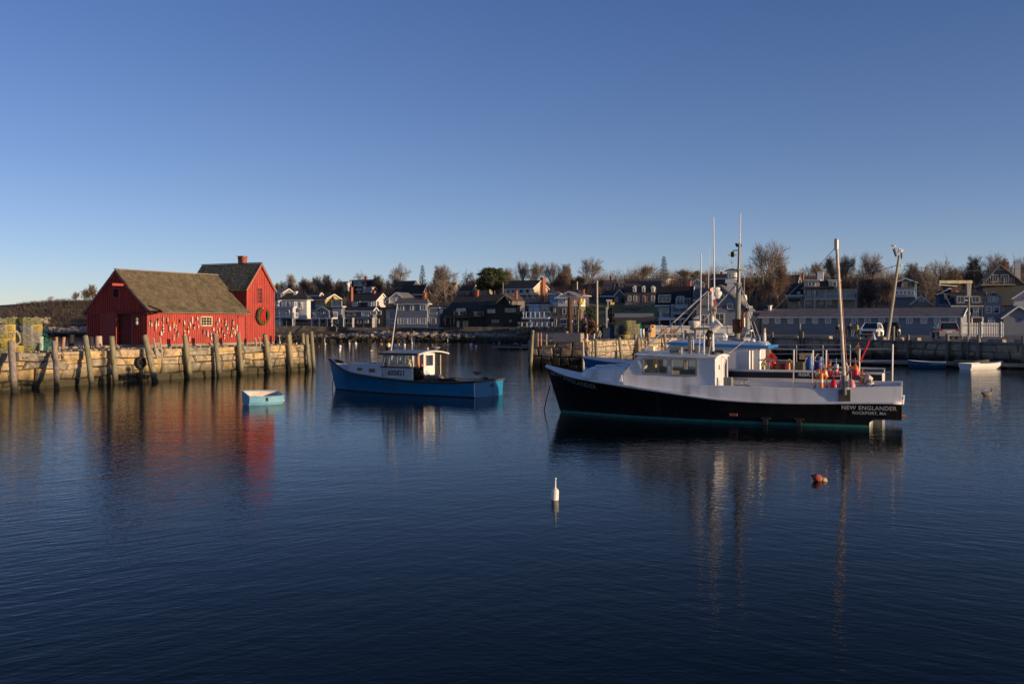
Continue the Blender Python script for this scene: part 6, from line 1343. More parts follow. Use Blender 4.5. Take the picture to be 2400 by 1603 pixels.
 # ---------------------------------------------------------------- things on the pier
conc=mat('concrete',(.30,.27,.23),rough=.95,var=.15,scale=1.5,bump=.005)
def onp(px,py,z=TPR):return G(px,py,z)
a=onp(1296,801.5);b=Vector((P(1361,0,a.y-1.0).x,a.y-1.0,TPR));mb=MB();hh=.72;mb.prism([a,b,b+Vector((.35,1,0)),a+Vector((.35,1,0))],(0,0,hh));mb.build('concrete_block',conc,origin=a,label='long low concrete block in front of the rusty hoist',cat='block')
c=onp(1373,800.5);mb=MB();mb.lathe([(.24,.0),(.20,.10),(.19,.62),(.16,.66)],c,n=14);o_=mb.build('bollard',mat('pale_concrete',(.55,.45,.36),rough=.9,var=.12),origin=c,smooth=True,sharp=40,label='pale cylindrical bollard with a yellow foot at the pier corner',cat='bollard');mb=MB();mb.lathe([(.32,0),(.30,.07),(.24,.1)],c,n=14);mb.build('base',yellow_paint,o_)
def drum(px,y0,y1,wpx,Y,m,label,name='drum',zb=TPR,lid=None):
 x=(px-1200)/F*Y;r=wpx/F*Y/2;h_=zat(y0,Y)-zb;mb=MB();mb.lathe([(r*.94,0),(r,.03),(r,h_*.3),(r*1.03,h_*.33),(r,h_*.36),(r,h_*.64),(r*1.03,h_*.67),(r,h_*.7),(r,h_*.95),(r*.95,h_)],(x,Y,zb),n=14)
 return mb.build(name,m,origin=(x,Y,zb),smooth=True,sharp=35,label=label,cat=name)
dkb=mat('dark_blue_plastic',(.012,.022,.05),rough=.5,var=.2);lblue=mat('light_blue_plastic',(.22,.38,.62),rough=.5,var=.1);dkg=mat('dark_green_plastic',(.02,.04,.035),rough=.6,var=.2)
drum(1500,770,789,8,103,lblue,'light blue drum right of the trap stack on the pier');drum(1507.5,771,789,5.5,102,white,'white drum beside the light blue drum');drum(1534.5,763,781,3.6,112,lblue,'slim light blue drum at the end of the picket fence')
def crate(px0,px1,y0,Y,m,label,name='tote',dep=1.0,zb=TPR,cat=None,rot=0,rim=True):
 x0,x1=(px0-1200)/F*Y,(px1-1200)/F*Y;h_=zat(y0,Y)-zb;mb=MB();cx=(x0+x1)/2;M_=Matrix.Rotation(rot,3,'Z');o=Vector((cx,Y+dep/2,zb));ww=(x1-x0)
 pts=[o+M_@Vector(p)for p in((-ww/2*.94,-dep/2*.94,0),(ww/2*.94,-dep/2*.94,0),(ww/2*.94,dep/2*.94,0),(-ww/2*.94,dep/2*.94,0))];tp=[o+M_@Vector(p)for p in((-ww/2,-dep/2,h_),(ww/2,-dep/2,h_),(ww/2,dep/2,h_),(-ww/2,dep/2,h_))]
 mb.add(pts+tp,[(3,2,1,0),(0,1,5,4),(1,2,6,5),(2,3,7,6),(3,0,4,7),(4,5,6,7)])
 if rim:
  for i in range(4):mb.beam(tp[i]-Vector((0,0,.04)),tp[(i+1)%4]-Vector((0,0,.04)),.07,.09)
 return mb.build(name,m,origin=o,label=label,cat=cat or name)
crate(1406,1417,765,101,dkg,'dark green fish tote at the left of the dark pile on the pier');crate(1414,1429,768,99,dkb,'navy fish tote in the middle of the dark pile');crate(1428,1440,765,101,blue_plastic,'dark blue fish tote right of the navy one');crate(1440,1450,762,100,dkg,'tall black-green tote with a light rope on top');crate(1449,1467,763,104,dkb,'wide navy insulated tote left of the trap stack')
crate(1515,1533,762,108,mat('orange_tote',(.62,.30,.04),rough=.6,var=.15),'big yellow-orange insulated tote in front of the picket fence',rot=-.5,dep=1.3)
rw=random.Random(12);mb=MB();c=P(1410,764,100.5)
for k in range(60):a=c+Vector((rw.uniform(-.2,1.6),rw.uniform(0,.5),rw.uniform(-.1,.12)));mb.path([a,a+Vector((rw.uniform(-.3,.3),0,rw.uniform(0,.2))),a+Vector((rw.uniform(-.4,.4),.1,-.1))],.03,3)
mb.build('rope_heap',mat('dark_rope',(.12,.10,.05),rough=.95,var=.4),origin=c,label='tangled rope lying on the dark totes',cat='rope')
mb=MB();c=P(1498,766,103)
for k in range(60):a=c+Vector((rw.uniform(-.15,.15),rw.uniform(-.1,.2),rw.uniform(-.2,.35)));mb.path([a,a+Vector((rw.uniform(-.2,.2),0,.1)),a+Vector((rw.uniform(-.2,.2),.1,-.2))],.012,3)
mb.build('net_heap',MATS['teal_net'],origin=c,label='small heap of green net on the light blue drum',cat='net')
PGp='lobster traps stacked on the right pier';ordl=['bottom','second','third','fourth','top']
for col,(px,Y,n,dsc)in enumerate([(1470,100,5,'left'),(1480,100.6,5,'middle'),(1489.5,101.5,4,'right'),(1456,99.5,1,'low green'),(1466,99,1,'low yellow')]):
 for k in range(n):
  x=(px-1200)/F*Y;loc=(x,Y,TPR+k*.36);c_=random.choice('gdd')if n>1 else('g' if col==3 else 'y')
  lab='%s trap in the %s column of the trap stack on the pier'%(['bottom','second lowest','middle','second highest','top'][k]if n==5 else['bottom','lower middle','upper middle','top'][k],dsc)if n>1 else '%s lobster trap lying left of the pier trap stack'%dsc
  if c_ not in protos:protos[c_]=make_trap(c_,loc,0,lab,PGp);protos[c_].rotation_euler=(0,0,.5)
  else:copy_tree(protos[c_],loc,(0,0,.5+random.uniform(-.1,.1)),lab,PGp,(.9,.9,1))
  # picket fences
def pickets(a,b,h_,label,name='picket_fence',sp=.19,w_=.075):
 a,b=Vector(a),Vector(b);T=thing(name,label,'fence',(a+b)/2);n=int((b-a).length/sp);mb=MB()
 for i in range(n+1):
  p=a.lerp(b,i/n);mb.beam(p+Vector((0,0,.08)),p+Vector((0,0,h_*.95)),w_,.03,up=(0,1,0));mb.add([p+Vector((-w_/2,0,h_*.95)),p+Vector((w_/2,0,h_*.95)),p+Vector((0,0,h_))],[(0,1,2)])
 mb.build('pickets',white,T,kind='stuff');
 for z in(.3,h_*.8):mb=MB();mb.beam(a+Vector((0,.04,z)),b+Vector((0,.04,z)),.04,.09);mb.build('rail',white,T)
 for i in range(0,int((b-a).length/2.4)+1):p=a+(b-a).normalized()*i*2.4;mb=MB();mb.beam(p+Vector((0,.06,0)),p+Vector((0,.06,h_*1.05)),.12,.12,up=(0,1,0));mb.build('post',white,T)
pickets(P(1528,0,143).xy.to_3d()+Vector((0,0,TW)),P(1720,0,127).xy.to_3d()+Vector((0,0,TW)),1.35,'long white picket fence behind the pier, left of the low shed')
pickets(P(2256,0,122).xy.to_3d()+Vector((0,0,TW)),P(2351,0,118).xy.to_3d()+Vector((0,0,TW)),1.75,'white picket fence between the long shed and the right-edge shed',sp=.2,w_=.08)
orange_w=mat('orange_slats',(.60,.25,.05),rough=.6,var=.15)
def deckchair(px,label):
 b=P(px,0,120);b.z=TW;T=thing('deck_chair',label,'chair',b,'orange slatted chairs by the picket fence')
 for k in range(4):mb=MB();x=-.36+k*.2;mb.beam(b+Vector((x-.12,.0,.5)),b+Vector((x+.1,.5,.98)),.17,.03);mb.build('back_slat',orange_w,T)
 mb=MB();mb.box(b+Vector((0,-.15,.38)),(.8,.5,.05));mb.build('seat',orange_w,T)
 for sx in(-.38,.38):
  for sy in(-.35,.2):mb=MB();mb.beam(b+Vector((sx,sy,0)),b+Vector((sx,sy,.4)),.06,.06);mb.build('leg',wood_grey,T)
deckchair(1558,'orange slatted deck chair by the picket fence, left one of two');deckchair(1580,'orange slatted deck chair by the picket fence, right one of two')
# ---------------------------------------------------------------- floats and small boats on the right
float_w=mat('float_deck',(.30,.25,.20),rough=.9,var=.2,scale=3)
def dock(a,b,wid,label,name='floating_dock',zt=.42,m=float_w):
 a,b=Vector(a),Vector(b);d=(b-a).normalized();n=Vector((-d.y,d.x,0));n=n if n.y>0 else-n;T=thing(name,label,'dock',(a+b)/2+n*wid/2);L_=(b-a).length
 k=int(L_/.45)
 mb=MB()
 for i in range(k):p=a+d*(i*L_/k);mb.prism([p+d*.01+Vector((0,0,zt)),p+d*(L_/k-.015)+Vector((0,0,zt)),p+d*(L_/k-.015)+n*wid+Vector((0,0,zt)),p+d*.01+n*wid+Vector((0,0,zt))],(0,0,-.05))
 mb.build('deck_planks',m,T,kind='stuff');mb=MB();mb.beam(a+Vector((0,0,zt-.16)),b+Vector((0,0,zt-.16)),.1,.2);mb.build('fascia',wood_grey,T);mb=MB();mb.beam(a+n*wid+Vector((0,0,zt-.16)),b+n*wid+Vector((0,0,zt-.16)),.1,.2);mb.build('fascia',wood_grey,T)
 mb=MB();q=int(L_/2.2)+1
 for i in range(q):p=a+d*(L_*(i+.5)/q)+n*wid/2;mb.box(p+Vector((0,0,.02)),(1.3,wid*.8,.4))
 mb.build('floats',dark,T,kind='stuff');return T
dock((27.5,90.5,0),(44.5,77.2,0),1.9,'long weathered floating dock along the shaded harbour wall')
T=dock(G(1153,817.5),G(1238,819),2.4,'low dark float with gulls on it in the middle of the harbour',m=mat('dark_float',(.06,.055,.05),rough=.9,var=.3))
for px,h_ in((1158,.5),(1169,.6),(1222,.45)):b=G(px,816);mb=MB();mb.beam(b,b+Vector((0,0,.42+h_)),.1,.1);mb.build('post',wood_grey,T)
def dinghy(stern,bow,beam,fb,mats,label,name='dinghy',rise=.15,gun=trim,bottom=None,tw=.8,thw=True,group=None,bw=None,notch=False):
 """open boat lofted between stern and bow at the waterline"""
 stern,bow=Vector(stern),Vector(bow);ax=(bow-stern);L_=ax.length;ax.normalize();si=Vector((-ax.y,ax.x,0));T=thing(name,label,'boat',(stern+bow)/2,group)
 n=13;bwv=bw if bw is not None else .04
 def hb(t):return beam/2*(lerp(tw,1,math.sin(min(t/.45,1)*1.57))if t<.45 else lerp(1,bwv,((t-.45)/.55)**1.9))
 def zs(t):return fb+rise*max(0,(t-.3)/.7)**2+.05*(1-t)
 def outer(t,s_,k):
  y=hb(t)*[1,.95,.78,.0][k];z=[zs(t),zs(t)*.45,-.02,-.06][k];return stern+ax*(L_*t*(1-.06*(k>1)*t)+(.0))+si*s_*y+Vector((0,0,z))
 mb=MB();rows=[[outer(i/n,s_,k)for s_,k in((1,0),(1,1),(1,2),(1,3),(-1,2),(-1,1),(-1,0))]for i in range(n+1)]
 vs=[p for r_ in rows for p in r_];mb.add(vs,[(i*7+j,(i+1)*7+j,(i+1)*7+j+1,i*7+j+1)for i in range(n)for j in range(6)]+[tuple(range(6,-1,-1)),tuple(n*7+j for j in range(7))]);mb.build('hull',mats[0],T)
 def inner(t,s_,k):
  w_=max(.0,hb(t)-.05)*[1,.93,.72,0][k];z=[zs(t)+.001,zs(t)*.5+.05,.08,.06][k];return stern+ax*(L_*lerp(.02,.975,t))+si*s_*w_+Vector((0,0,z))
 mb=MB();rows=[[inner(i/n,s_,k)for s_,k in((1,0),(1,1),(1,2),(1,3),(-1,2),(-1,1),(-1,0))]for i in range(n+1)]
 vs=[p for r_ in rows for p in r_];mb.add(vs,[(i*7+j,i*7+j+1,(i+1)*7+j+1,(i+1)*7+j)for i in range(n)for j in range(6)]+[tuple(range(7)),tuple(n*7+6-j for j in range(7))]);mb.build('lining',mats[1],T)
 mb=MB();
 for s_ in(1,-1):mb.path([stern+ax*L_*i/n+si*s_*(hb(i/n)-.02)+Vector((0,0,zs(i/n)+.012))for i in range(n+1)],.03,4)
 mb.beam(stern+si*hb(0)+Vector((0,0,zs(0))),stern-si*hb(0)+Vector((0,0,zs(0))),.05,.06);mb.build('gunwale',gun,T)
 if bwv>.1:mb=MB();e=stern+ax*L_*.995;mb.beam(e+si*hb(1)+Vector((0,0,zs(1))),e-si*hb(1)+Vector((0,0,zs(1))),.05,.05);mb.build('bow_rail',gun,T)
 if thw:
  for t in(.28,.6):mb=MB();c=stern+ax*L_*t;mb.beam(c+si*hb(t)*.9+Vector((0,0,zs(t)*.62)),c-si*hb(t)*.9+Vector((0,0,zs(t)*.62)),.22,.03);mb.build('thwart',mats[1],T)
 return T,(lambda t,s_,z:stern+ax*L_*t+si*s_*hb(t)+Vector((0,0,z)))
pal_blue=mat('pale_blue_paint',(.16,.40,.58),rough=.55,var=.12,scale=3,col2=(.20,.45,.60));pal_in=mat('worn_white_lining',(.62,.50,.43),rough=.7,var=.2,scale=4,col2=(.45,.25,.18),mix=.22)
# near blue punt
A_=G(564,949);B_=G(585,951);Cc=G(667,947.5)
sc_=(Cc-B_);ax_=sc_.normalized();per=Vector((-ax_.y,ax_.x,0));bm_=1.35
st=B_+per*bm_/2;bo=Cc+per*bm_*.5+ax_*.02
T,f_=dinghy(st,bo,bm_,.44,[pal_blue,pal_in],'small pale blue square-ended punt afloat in front of the red reflections','punt',rise=.02,tw=.93,bw=.72,gun=pal_blue,thw=False)
from mathutils import Quaternion
T.rotation_euler=Quaternion(ax_,R(9)).to_euler()
mb=MB();c=f_(.28,0,.25);mb.beam(c+per*bm_*.45,c-per*bm_*.45,.26,.03);mb.build('thwart',pal_in,T)
mb=MB();c=f_(.48,-1,.44);mb.prism([c+ax_*-.03-per*.06+Vector((0,0,.02)),c+ax_*.04-per*.06+Vector((0,0,.02)),c+ax_*.04-per*.06-Vector((0,0,.16)),c+ax_*.0-per*.06-Vector((0,0,.16))],per*.02);mb.build('oar_notch',mat('dark_stain',(.05,.04,.02),rough=.8),T)
mb=MB();e=f_(1.0,-.3,.44);mb.path([e,e+ax_*.05+Vector((0,0,-.12)),e+ax_*.07+Vector((0,0,-.28)),e+ax_*.06+Vector((0,0,-.42))],.018,5);mb.ball(e+ax_*.09+Vector((0,0,-.26)),.05,6,5,(1,1,1.6));mb.build('painter',rope_mat,T)
navy_b=mat('blue_boat_paint',(.01,.075,.16),rough=.5,var=.12);w_in=mat('white_lining',(.55,.53,.50),rough=.6,var=.1);tan_in=mat('varnish',(.35,.26,.15),rough=.5,var=.2)
dinghy(G(2216,863),G(2128,861.5),1.4,.45,[navy_b,w_in],'dark blue dinghy with white gunwale tied at the float',gun=trim)
dinghy(G(2262,866.5),G(2350,863),1.45,.42,[white,w_in],'white skiff with pointed bow to the right, outermost at the float','skiff',gun=trim)
dinghy(P(2240,0,82.5).xy.to_3d()+Vector((0,0,.12)),P(2318,0,80.8).xy.to_3d()+Vector((0,0,.12)),1.3,.42,[mat('old_green',(.12,.15,.11),rough=.7),tan_in],'old wooden boat behind the white skiff','skiff',gun=tan_in)
dinghy(G(1222,816),G(1241,816),1.0,.4,[mat('salmon_paint',(.55,.30,.24),rough=.6),w_in],'tiny salmon pink dinghy at the right end of the mid-harbour float')
# ---------------------------------------------------------------- mooring balls and winter sticks
mball=mat('mooring_white',(.72,.70,.67),rough=.45,var=.08);mcream=mat('mooring_cream',(.70,.62,.48),rough=.5,var=.1);mor=mat('mooring_orange',(.66,.28,.12),rough=.5)
MG='white mooring balls in the far harbour'
for px,py,rp_,m_,lab in[(695,805.5,1.7,mball,'tiny white mooring ball seen between the quay pilings'),(797,813.5,3.6,mball,'white mooring ball left, upper of a close pair'),(796,821,3.4,mball,'white mooring ball left, lower of a close pair'),(833.5,806.5,3.4,mball,'round white mooring ball right of the close pair'),
(870.3,825,3.7,mcream,'cream mooring ball with a dark mark, nearest one left of the blue boat'),(878,804.5,2.1,mball,'small flat white mooring ball above the cream one'),(891.5,806,2.0,mor,'small orange mooring float beside a tiny white one'),(895,806.5,1.3,mball,'tiny white float touching the orange one'),
(927.5,812.5,4.6,mball,'largest white mooring ball, just right of the blue boat aerial'),(935,807,1.5,mball,'tiny white float right above the largest ball'),(948,810,3.3,mball,'white mooring ball right of the largest one'),(983,806,1.6,mball,'tiny white float right of the winter sticks'),
(1043,805,1.5,mball,'tiny white float far right of the blue boat roof'),(1104,809.5,3.3,mball,'white mooring ball left of the mid-harbour float'),(1116,812.5,2.5,mball,'smaller white mooring ball beside the one near the float'),(747.5,812,1.0,mor,'tiny pink float right of the outermost quay piling')]:
 b=G(px,py);r=rp_/F*b.y;mb=MB();mb.ball(b+Vector((0,0,r*.45)),r,12,8);mb.tube(b+Vector((0,0,r*1.3)),b+Vector((0,0,r*1.65)),r*.18,r*.14,6);mb.build('mooring_ball',m_,origin=b,smooth=True,label=lab,cat='mooring ball',group=MG)
for px,y0,y1,lab in[(656,785,805,'winter stick seen just right of the red gable'),(762,792,809.5,'winter stick left of the close pair of balls'),(819,799,809,'winter stick between the ball pair and the round ball'),(940,790,805,'winter stick above the blue boat, leftmost of three'),(965.6,790,807,'winter stick above the blue boat, middle of three'),(970.6,795,813.5,'winter stick above the blue boat, rightmost of three'),(1050,794,811.5,'winter stick beyond the right end of the blue boat roof')]:
 b=G(px,y1);t=Vector((b.x-.06,b.y,zat(y0,b.y)));mb=MB();mb.tube(b-Vector((0,0,.4)),t,.05,.03,5);mb.lathe([(.05,0),(.15,.1),(.15,.3),(.05,.42)],b,n=8);mb.build('winter_stick',mball,origin=b,label=lab,cat='mooring marker',group='winter sticks marking moorings')
 # near floats
b=G(1300.5,1171);r=8.8/F*b.y;mb=MB();s_=1/F*b.y
mb.lathe([(r*.75,-.25),(r,-.1),(r,22*s_*.95),(r*.86,24*s_),(r*.42,27*s_),(2.3*s_,29*s_),(2.0*s_,31*s_),(1.7*s_,48*s_),(2.5*s_,49*s_),(2.5*s_,51*s_),(1.5*s_,52*s_)],b,Matrix.Rotation(.03,3,'Y'),20)
mb.build('spar_buoy',mat('spar_white',(.74,.71,.64),rough=.5,var=.06),origin=b,smooth=True,sharp=45,label='white bottle-shaped spar buoy in the foreground water',cat='buoy')
b=G(1922,1127);s_=1/F*b.y;M_=Matrix.Rotation(R(112),3,'Y')@Matrix.Rotation(.2,3,'Z');T=thing('old_float','worn red and tan lobster float lying on its side in the foreground','buoy',b)
oc=b+Vector((-6*s_,0,7*s_));mb=MB();mb.lathe([(2*s_,-12*s_),(7*s_,-10*s_),(9.5*s_,-4*s_),(9.5*s_,3*s_),(8*s_,8*s_),(5*s_,10*s_)],oc,M_,14);mb.build('body',mat('faded_red',(.30,.07,.05),rough=.7,var=.4,scale=14,col2=(.5,.22,.18),mix=.4),T,smooth=True,sharp=50)
mb=MB();mb.lathe([(5*s_,9*s_),(7.5*s_,12*s_),(7.5*s_,19*s_),(4*s_,23*s_),(1*s_,24*s_)],oc,M_,14);mb.build('nose',mat('barnacled_tan',(.52,.35,.22),rough=.85,var=.4,scale=16,col2=(.3,.27,.1),mix=.35),T,smooth=True,sharp=50);mb=MB();mb.tube(oc+M_@Vector((0,0,-16*s_)),oc+M_@Vector((0,0,-10*s_)),2*s_,2.4*s_,7);mb.build('spindle',dark,T)
# ================================================================ fishing boats
class Boat:
 def __init__(s,name,label,O,alpha,cat='boat',group=None):
  s.O=Vector(O);a=R(alpha);s.a=Vector((-math.cos(a),math.sin(a),0));s.p=Vector((-math.sin(a),-math.cos(a),0)) # bow and port directions
  s.T=thing(name,label,cat,s.O,group)
 def W(s,x,y,z):return s.O+s.a*x+s.p*y+Vector((0,0,z))
 def L(s,px,py,y): # x and height where a sight line meets the fore-and-aft plane y
  k=(px-1200)/F;Y=(y+s.O.x*s.p.x+s.O.y*s.p.y)/(k*s.p.x+s.p.y);P_=Vector((k*Y,Y,0))
  return(P_-s.O).dot(s.a),zat(py,Y)
 def pt(s,px,py,y):x,z=s.L(px,py,y);return s.W(x,y,z)
 def X(s,px,y):return s.L(px,800,y)[0]
 def sheer_from(s,pts):
  tab=[]
  for px,py in pts:
   y=1.5
   for _ in range(12):x,z=s.L(px,py,y);y=.5*y+.5*s.hb(x)
   tab.append((x,z))
  return sorted(tab)
 def sec(s,x,z,zt,side=1): # hull half breadth at height z
  hbv,hw=s.hb(x),s.hw(x);t=max(0,min(1,(z-0)/max(.1,zt)));return(hw+(hbv-hw)*t**s.fl)*side
 def skin(s,name,mats,xs,zf0,zf1,nz=5,sides=(1,-1),off=0,rake=True,parent=None,smooth=True,endcap=None):
  mb=MB()
  for side in sides:
   vs=[]
   for x in xs:
    z0,z1=zf0(x),zf1(x);zt=s.zs(x)
    for k in range(nz+1):
     z=lerp(z0,z1,k/nz);y=s.sec(x,z,zt)+off;xr=x+(s.rake(x)*max(-.2,z/zt)if rake else 0);vs.append(s.W(xr,y*side,z))
   n=nz+1;fs=[(i*n+j,(i+1)*n+j,(i+1)*n+j+1,i*n+j+1)for i in range(len(xs)-1)for j in range(nz)]
   if side<0:fs=[tuple(reversed(f))for f in fs]
   mb.add(vs,fs)
  return mb.build(name,mats,parent or s.T,smooth=smooth)
def frange(a,b,n):return[lerp(a,b,i/n)for i in range(n+1)]
hull_black=mat('black_gelcoat',(.010,.010,.012),rough=.3,var=.35,scale=2.5,coat=.25,col2=(.030,.026,.022),mix=.34,streak=(1.6,1.6,.3),detail=8,bump=.003,bscale=1.2)
boot_green=mat('green_bottom',(.01,.13,.105),rough=.6,var=.25,scale=4)
boat_white=mat('boat_white',(.74,.73,.71),rough=.38,var=.07,scale=1.6,col2=(.52,.49,.45),mix=.38,streak=(2.2,2.2,.22),detail=8)
deck_grey=mat('deck_grey',(.40,.41,.43),rough=.8,var=.1);clear=clear_glass();warm_in=mat('cabin_interior',(.88,.68,.40),rough=.8,var=.12)
alu=mat('aluminium',(.60,.59,.57),rough=.35,metal=.7,var=.1,scale=5);letter=mat('pale_lettering',(.42,.46,.47),rough=.5,var=.1)
# ---------------------------------------------------------------- the black boat
ne=Boat('fishing_boat','large black-hulled lobster boat with white cabin in the foreground',(13.24,36.68,0),22)
LB=12.1
ne.hb=lambda x:smooth_interp([(-1.3,1.80),(0,1.88),(2,1.97),(4.5,2.02),(6.5,2.0),(8.3,1.82),(9.8,1.42),(10.9,.95),(11.7,.42),(12.1,.05)],x)
ne.hw=lambda x:smooth_interp([(-1.3,1.6),(0,1.68),(3,1.8),(6,1.72),(8.2,1.3),(10,.72),(11.3,.25),(12.1,.02)],x)
ne.fl=1.5;ne.rake=lambda x:.62*max(0,(x-8.5)/3.6)**1.5
RUB=ne.sheer_from([(1340,880-1.5),(1354,881),(1436,899.5),(1534,915),(1652,932),(1680,935.5),(1782,942),(1884.5,944.5),(2050,943.5)])
RUB=[q for q in RUB if q[0]<11.2]+[(12.1,1.90)]
RUB=[(-1.4,RUB[0][1])]+RUB
ne.zs=lambda x:smooth_interp(RUB,x)
XS=frange(-1.06,LB,44);X0=frange(0,LB,40)
ne.skin('hull',hull_black,XS,lambda x:.30 if x<-.001 else .10,lambda x:ne.zs(x)-.02,7)
mb=MB() # stern faces
def cap(boat,mb_,x,z0,z1,n=4):
 zt=boat.zs(max(x,-1.3));vs=[]
 for k in range(n+1):z=lerp(z0,z1,k/n);y=boat.sec(x,z,zt);vs+=[boat.W(x,y,z),boat.W(x,-y,z)]
 mb_.add(vs,[(2*k,2*k+1,2*k+3,2*k+2)for k in range(n)])
cap(ne,mb,-1.06,.30,ne.zs(-1.06));mb.prism([ne.W(-1.06,1.7,.31),ne.W(.02,1.72,.31),ne.W(.02,-1.72,.31),ne.W(-1.06,-1.7,.31)],(0,0,.03));mb.build('transom',hull_black,ne.T)
ne.skin('bottom',boot_green,X0,lambda x:-.35,lambda x:.10,2,off=.004)
mb=MB();cap(ne,mb,0.0,-.35,.31);mb.build('hull_stern',mat('sunlit_boot',(.50,.52,.46),rough=.6,var=.15),ne.T)  # stern face kept pale: its sunlit look is put into the colour
mb=MB() # rub rail
for sd in(1,-1):
 pts=[]
 for x in XS:y=ne.hb(x)+.02;pts.append(ne.W(x+ne.rake(x),y*sd,ne.zs(x)))
 mb.path(pts,.055,6)
mb.beam(ne.W(-1.08,1.8,ne.zs(-1)),ne.W(-1.08,-1.8,ne.zs(-1)),.1,.1);mb.build('rub_rail',boat_white,ne.T,smooth=True)
# decks
mb=MB();vs=[];xf=frange(6.3,LB,20)
for x in xf:
 for t in(-1,-.5,0,.5,1):vs.append(ne.W(x+ne.rake(x),ne.hb(x)*t,ne.zs(x)+.02+.06*(1-t*t)))
mb.add(vs,[(i*5+j,i*5+j+1,(i+1)*5+j+1,(i+1)*5+j)for i in range(20)for j in range(4)]);mb.build('foredeck',boat_white,ne.T)
mb=MB();mb.prism([ne.W(-1.0,1.55,.62),ne.W(6.4,1.6,.62),ne.W(6.4,-1.6,.62),ne.W(-1.0,-1.55,.62)],(0,0,.04));mb.build('work_deck',deck_grey,ne.T)
BT=ne.sheer_from([(1682,907.5),(1782,911),(1905,914.4),(2060,910.5)]);BT=[(-1.1,zat(908.5,34.8))]+[q for q in BT if q[0]>-.9]
bz=lambda x:smooth_interp(BT,x);XA=frange(-1.05,6.3,20)
mb=MB()
for sd in(1,-1):
 vs=[]
 for x in XA:
  y0,y1=ne.hb(x)-.03,ne.hb(x)-.09;vs+=[ne.W(x,y0*sd,ne.zs(x)),ne.W(x,y1*sd,bz(x)),ne.W(x,(y1-.12)*sd,bz(x)),ne.W(x,(y0-.14)*sd,.6)]
 fs=[(i*4+j,(i+1)*4+j,(i+1)*4+j+1,i*4+j+1)for i in range(len(XA)-1)for j in range(3)]
 mb.add(vs,fs if sd>0 else[tuple(reversed(f))for f in fs])
 mb.add([ne.W(-1.05,(ne.hb(-1.05)-.03)*sd,ne.zs(-1.05)),ne.W(-1.05,(ne.hb(-1.05)-.09)*sd,bz(-1.05)),ne.W(-1.05,(ne.hb(-1.05)-.21)*sd,bz(-1.05)),ne.W(-1.05,(ne.hb(-1.05)-.17)*sd,.6)],[(0,1,2,3)])
mb.build('bulwark',boat_white,ne.T)
mb=MB()
for sd in(1,-1):mb.path([ne.W(x,(ne.hb(x)-.14)*sd,bz(x)+.015)for x in XA],.05,5)
mb.build('cap_rail',boat_white,ne.T)
mb=MB();mb.prism([ne.W(-1.05,1.72,ne.zs(-1)),ne.W(-1.05,.95,ne.zs(-1)),ne.W(-1.05,.95,bz(-1)),ne.W(-1.05,1.72,bz(-1))],ne.a*.06);mb.prism([ne.W(-1.05,-1.72,ne.zs(-1)),ne.W(-1.05,-.95,ne.zs(-1)),ne.W(-1.05,-.95,bz(-1)),ne.W(-1.05,-1.72,bz(-1))],ne.a*.06);mb.build('tailgate',boat_white,ne.T)
# trunk cabin
def trunk(boat,px0,px1,ytop0,ytop1,hwf,hwa,m,base):
 xf_,zf=boat.L(px0,ytop0,hwf);xa_,za=boat.L(px1,ytop1,hwa);n=6;vs=[]
 for i in range(n+1):
  t=i/n;x=lerp(xf_,xa_,t);h_=lerp(hwf,hwa,t**.7);z=lerp(zf,za,t);zb=base(x)-.05
  vs+=[boat.W(x+.12*(1-t),h_+.12,zb),boat.W(x,h_,z-.06),boat.W(x,h_-.12,z),boat.W(x,0,z+.06),boat.W(x,-h_+.12,z),boat.W(x,-h_,z-.06),boat.W(x+.12*(1-t),-h_-.12,zb)]
 mb=MB();mb.add(vs,[(i*7+j,(i+1)*7+j,(i+1)*7+j+1,i*7+j+1)for i in range(n)for j in range(6)])
 c=boat.W(xf_+.5,0,base(xf_)-.02);f0=len(mb.v);mb.v.append(boat.W(xf_+.55,.3*hwf,base(xf_+.5)-.05));mb.v.append(boat.W(xf_+.55,-.3*hwf,base(xf_+.5)-.05))
 for a,b in((0,1),(1,2)):mb.f.append((a,b,f0));mb.m.append(0)
 for a,b in((2,3),):mb.f.append((a,b,f0));mb.m.append(0)
 mb.f.append((f0,3,f0+1));mb.m.append(0)
 for a,b in((3,4),(4,5),(5,6)):mb.f.append((a,b,f0+1));mb.m.append(0)
 return mb.build('trunk_cabin',m,boat.T),(xf_,zf,xa_,za)
tk,q=trunk(ne,1376,1466,864.5,861,.75,1.25,boat_white,ne.zs)
mb=MB();
for sx in(.25,.5,.75):
 x=lerp(q[0],q[2],sx);z=lerp(q[1],q[3],sx)+.05;mb.box(ne.W(x,.0,z+.03),(.5,.5,.06),Matrix.Rotation(R(-22),3,'Z'))
mb.build('deck_hatch',white,tk,kind='stuff')
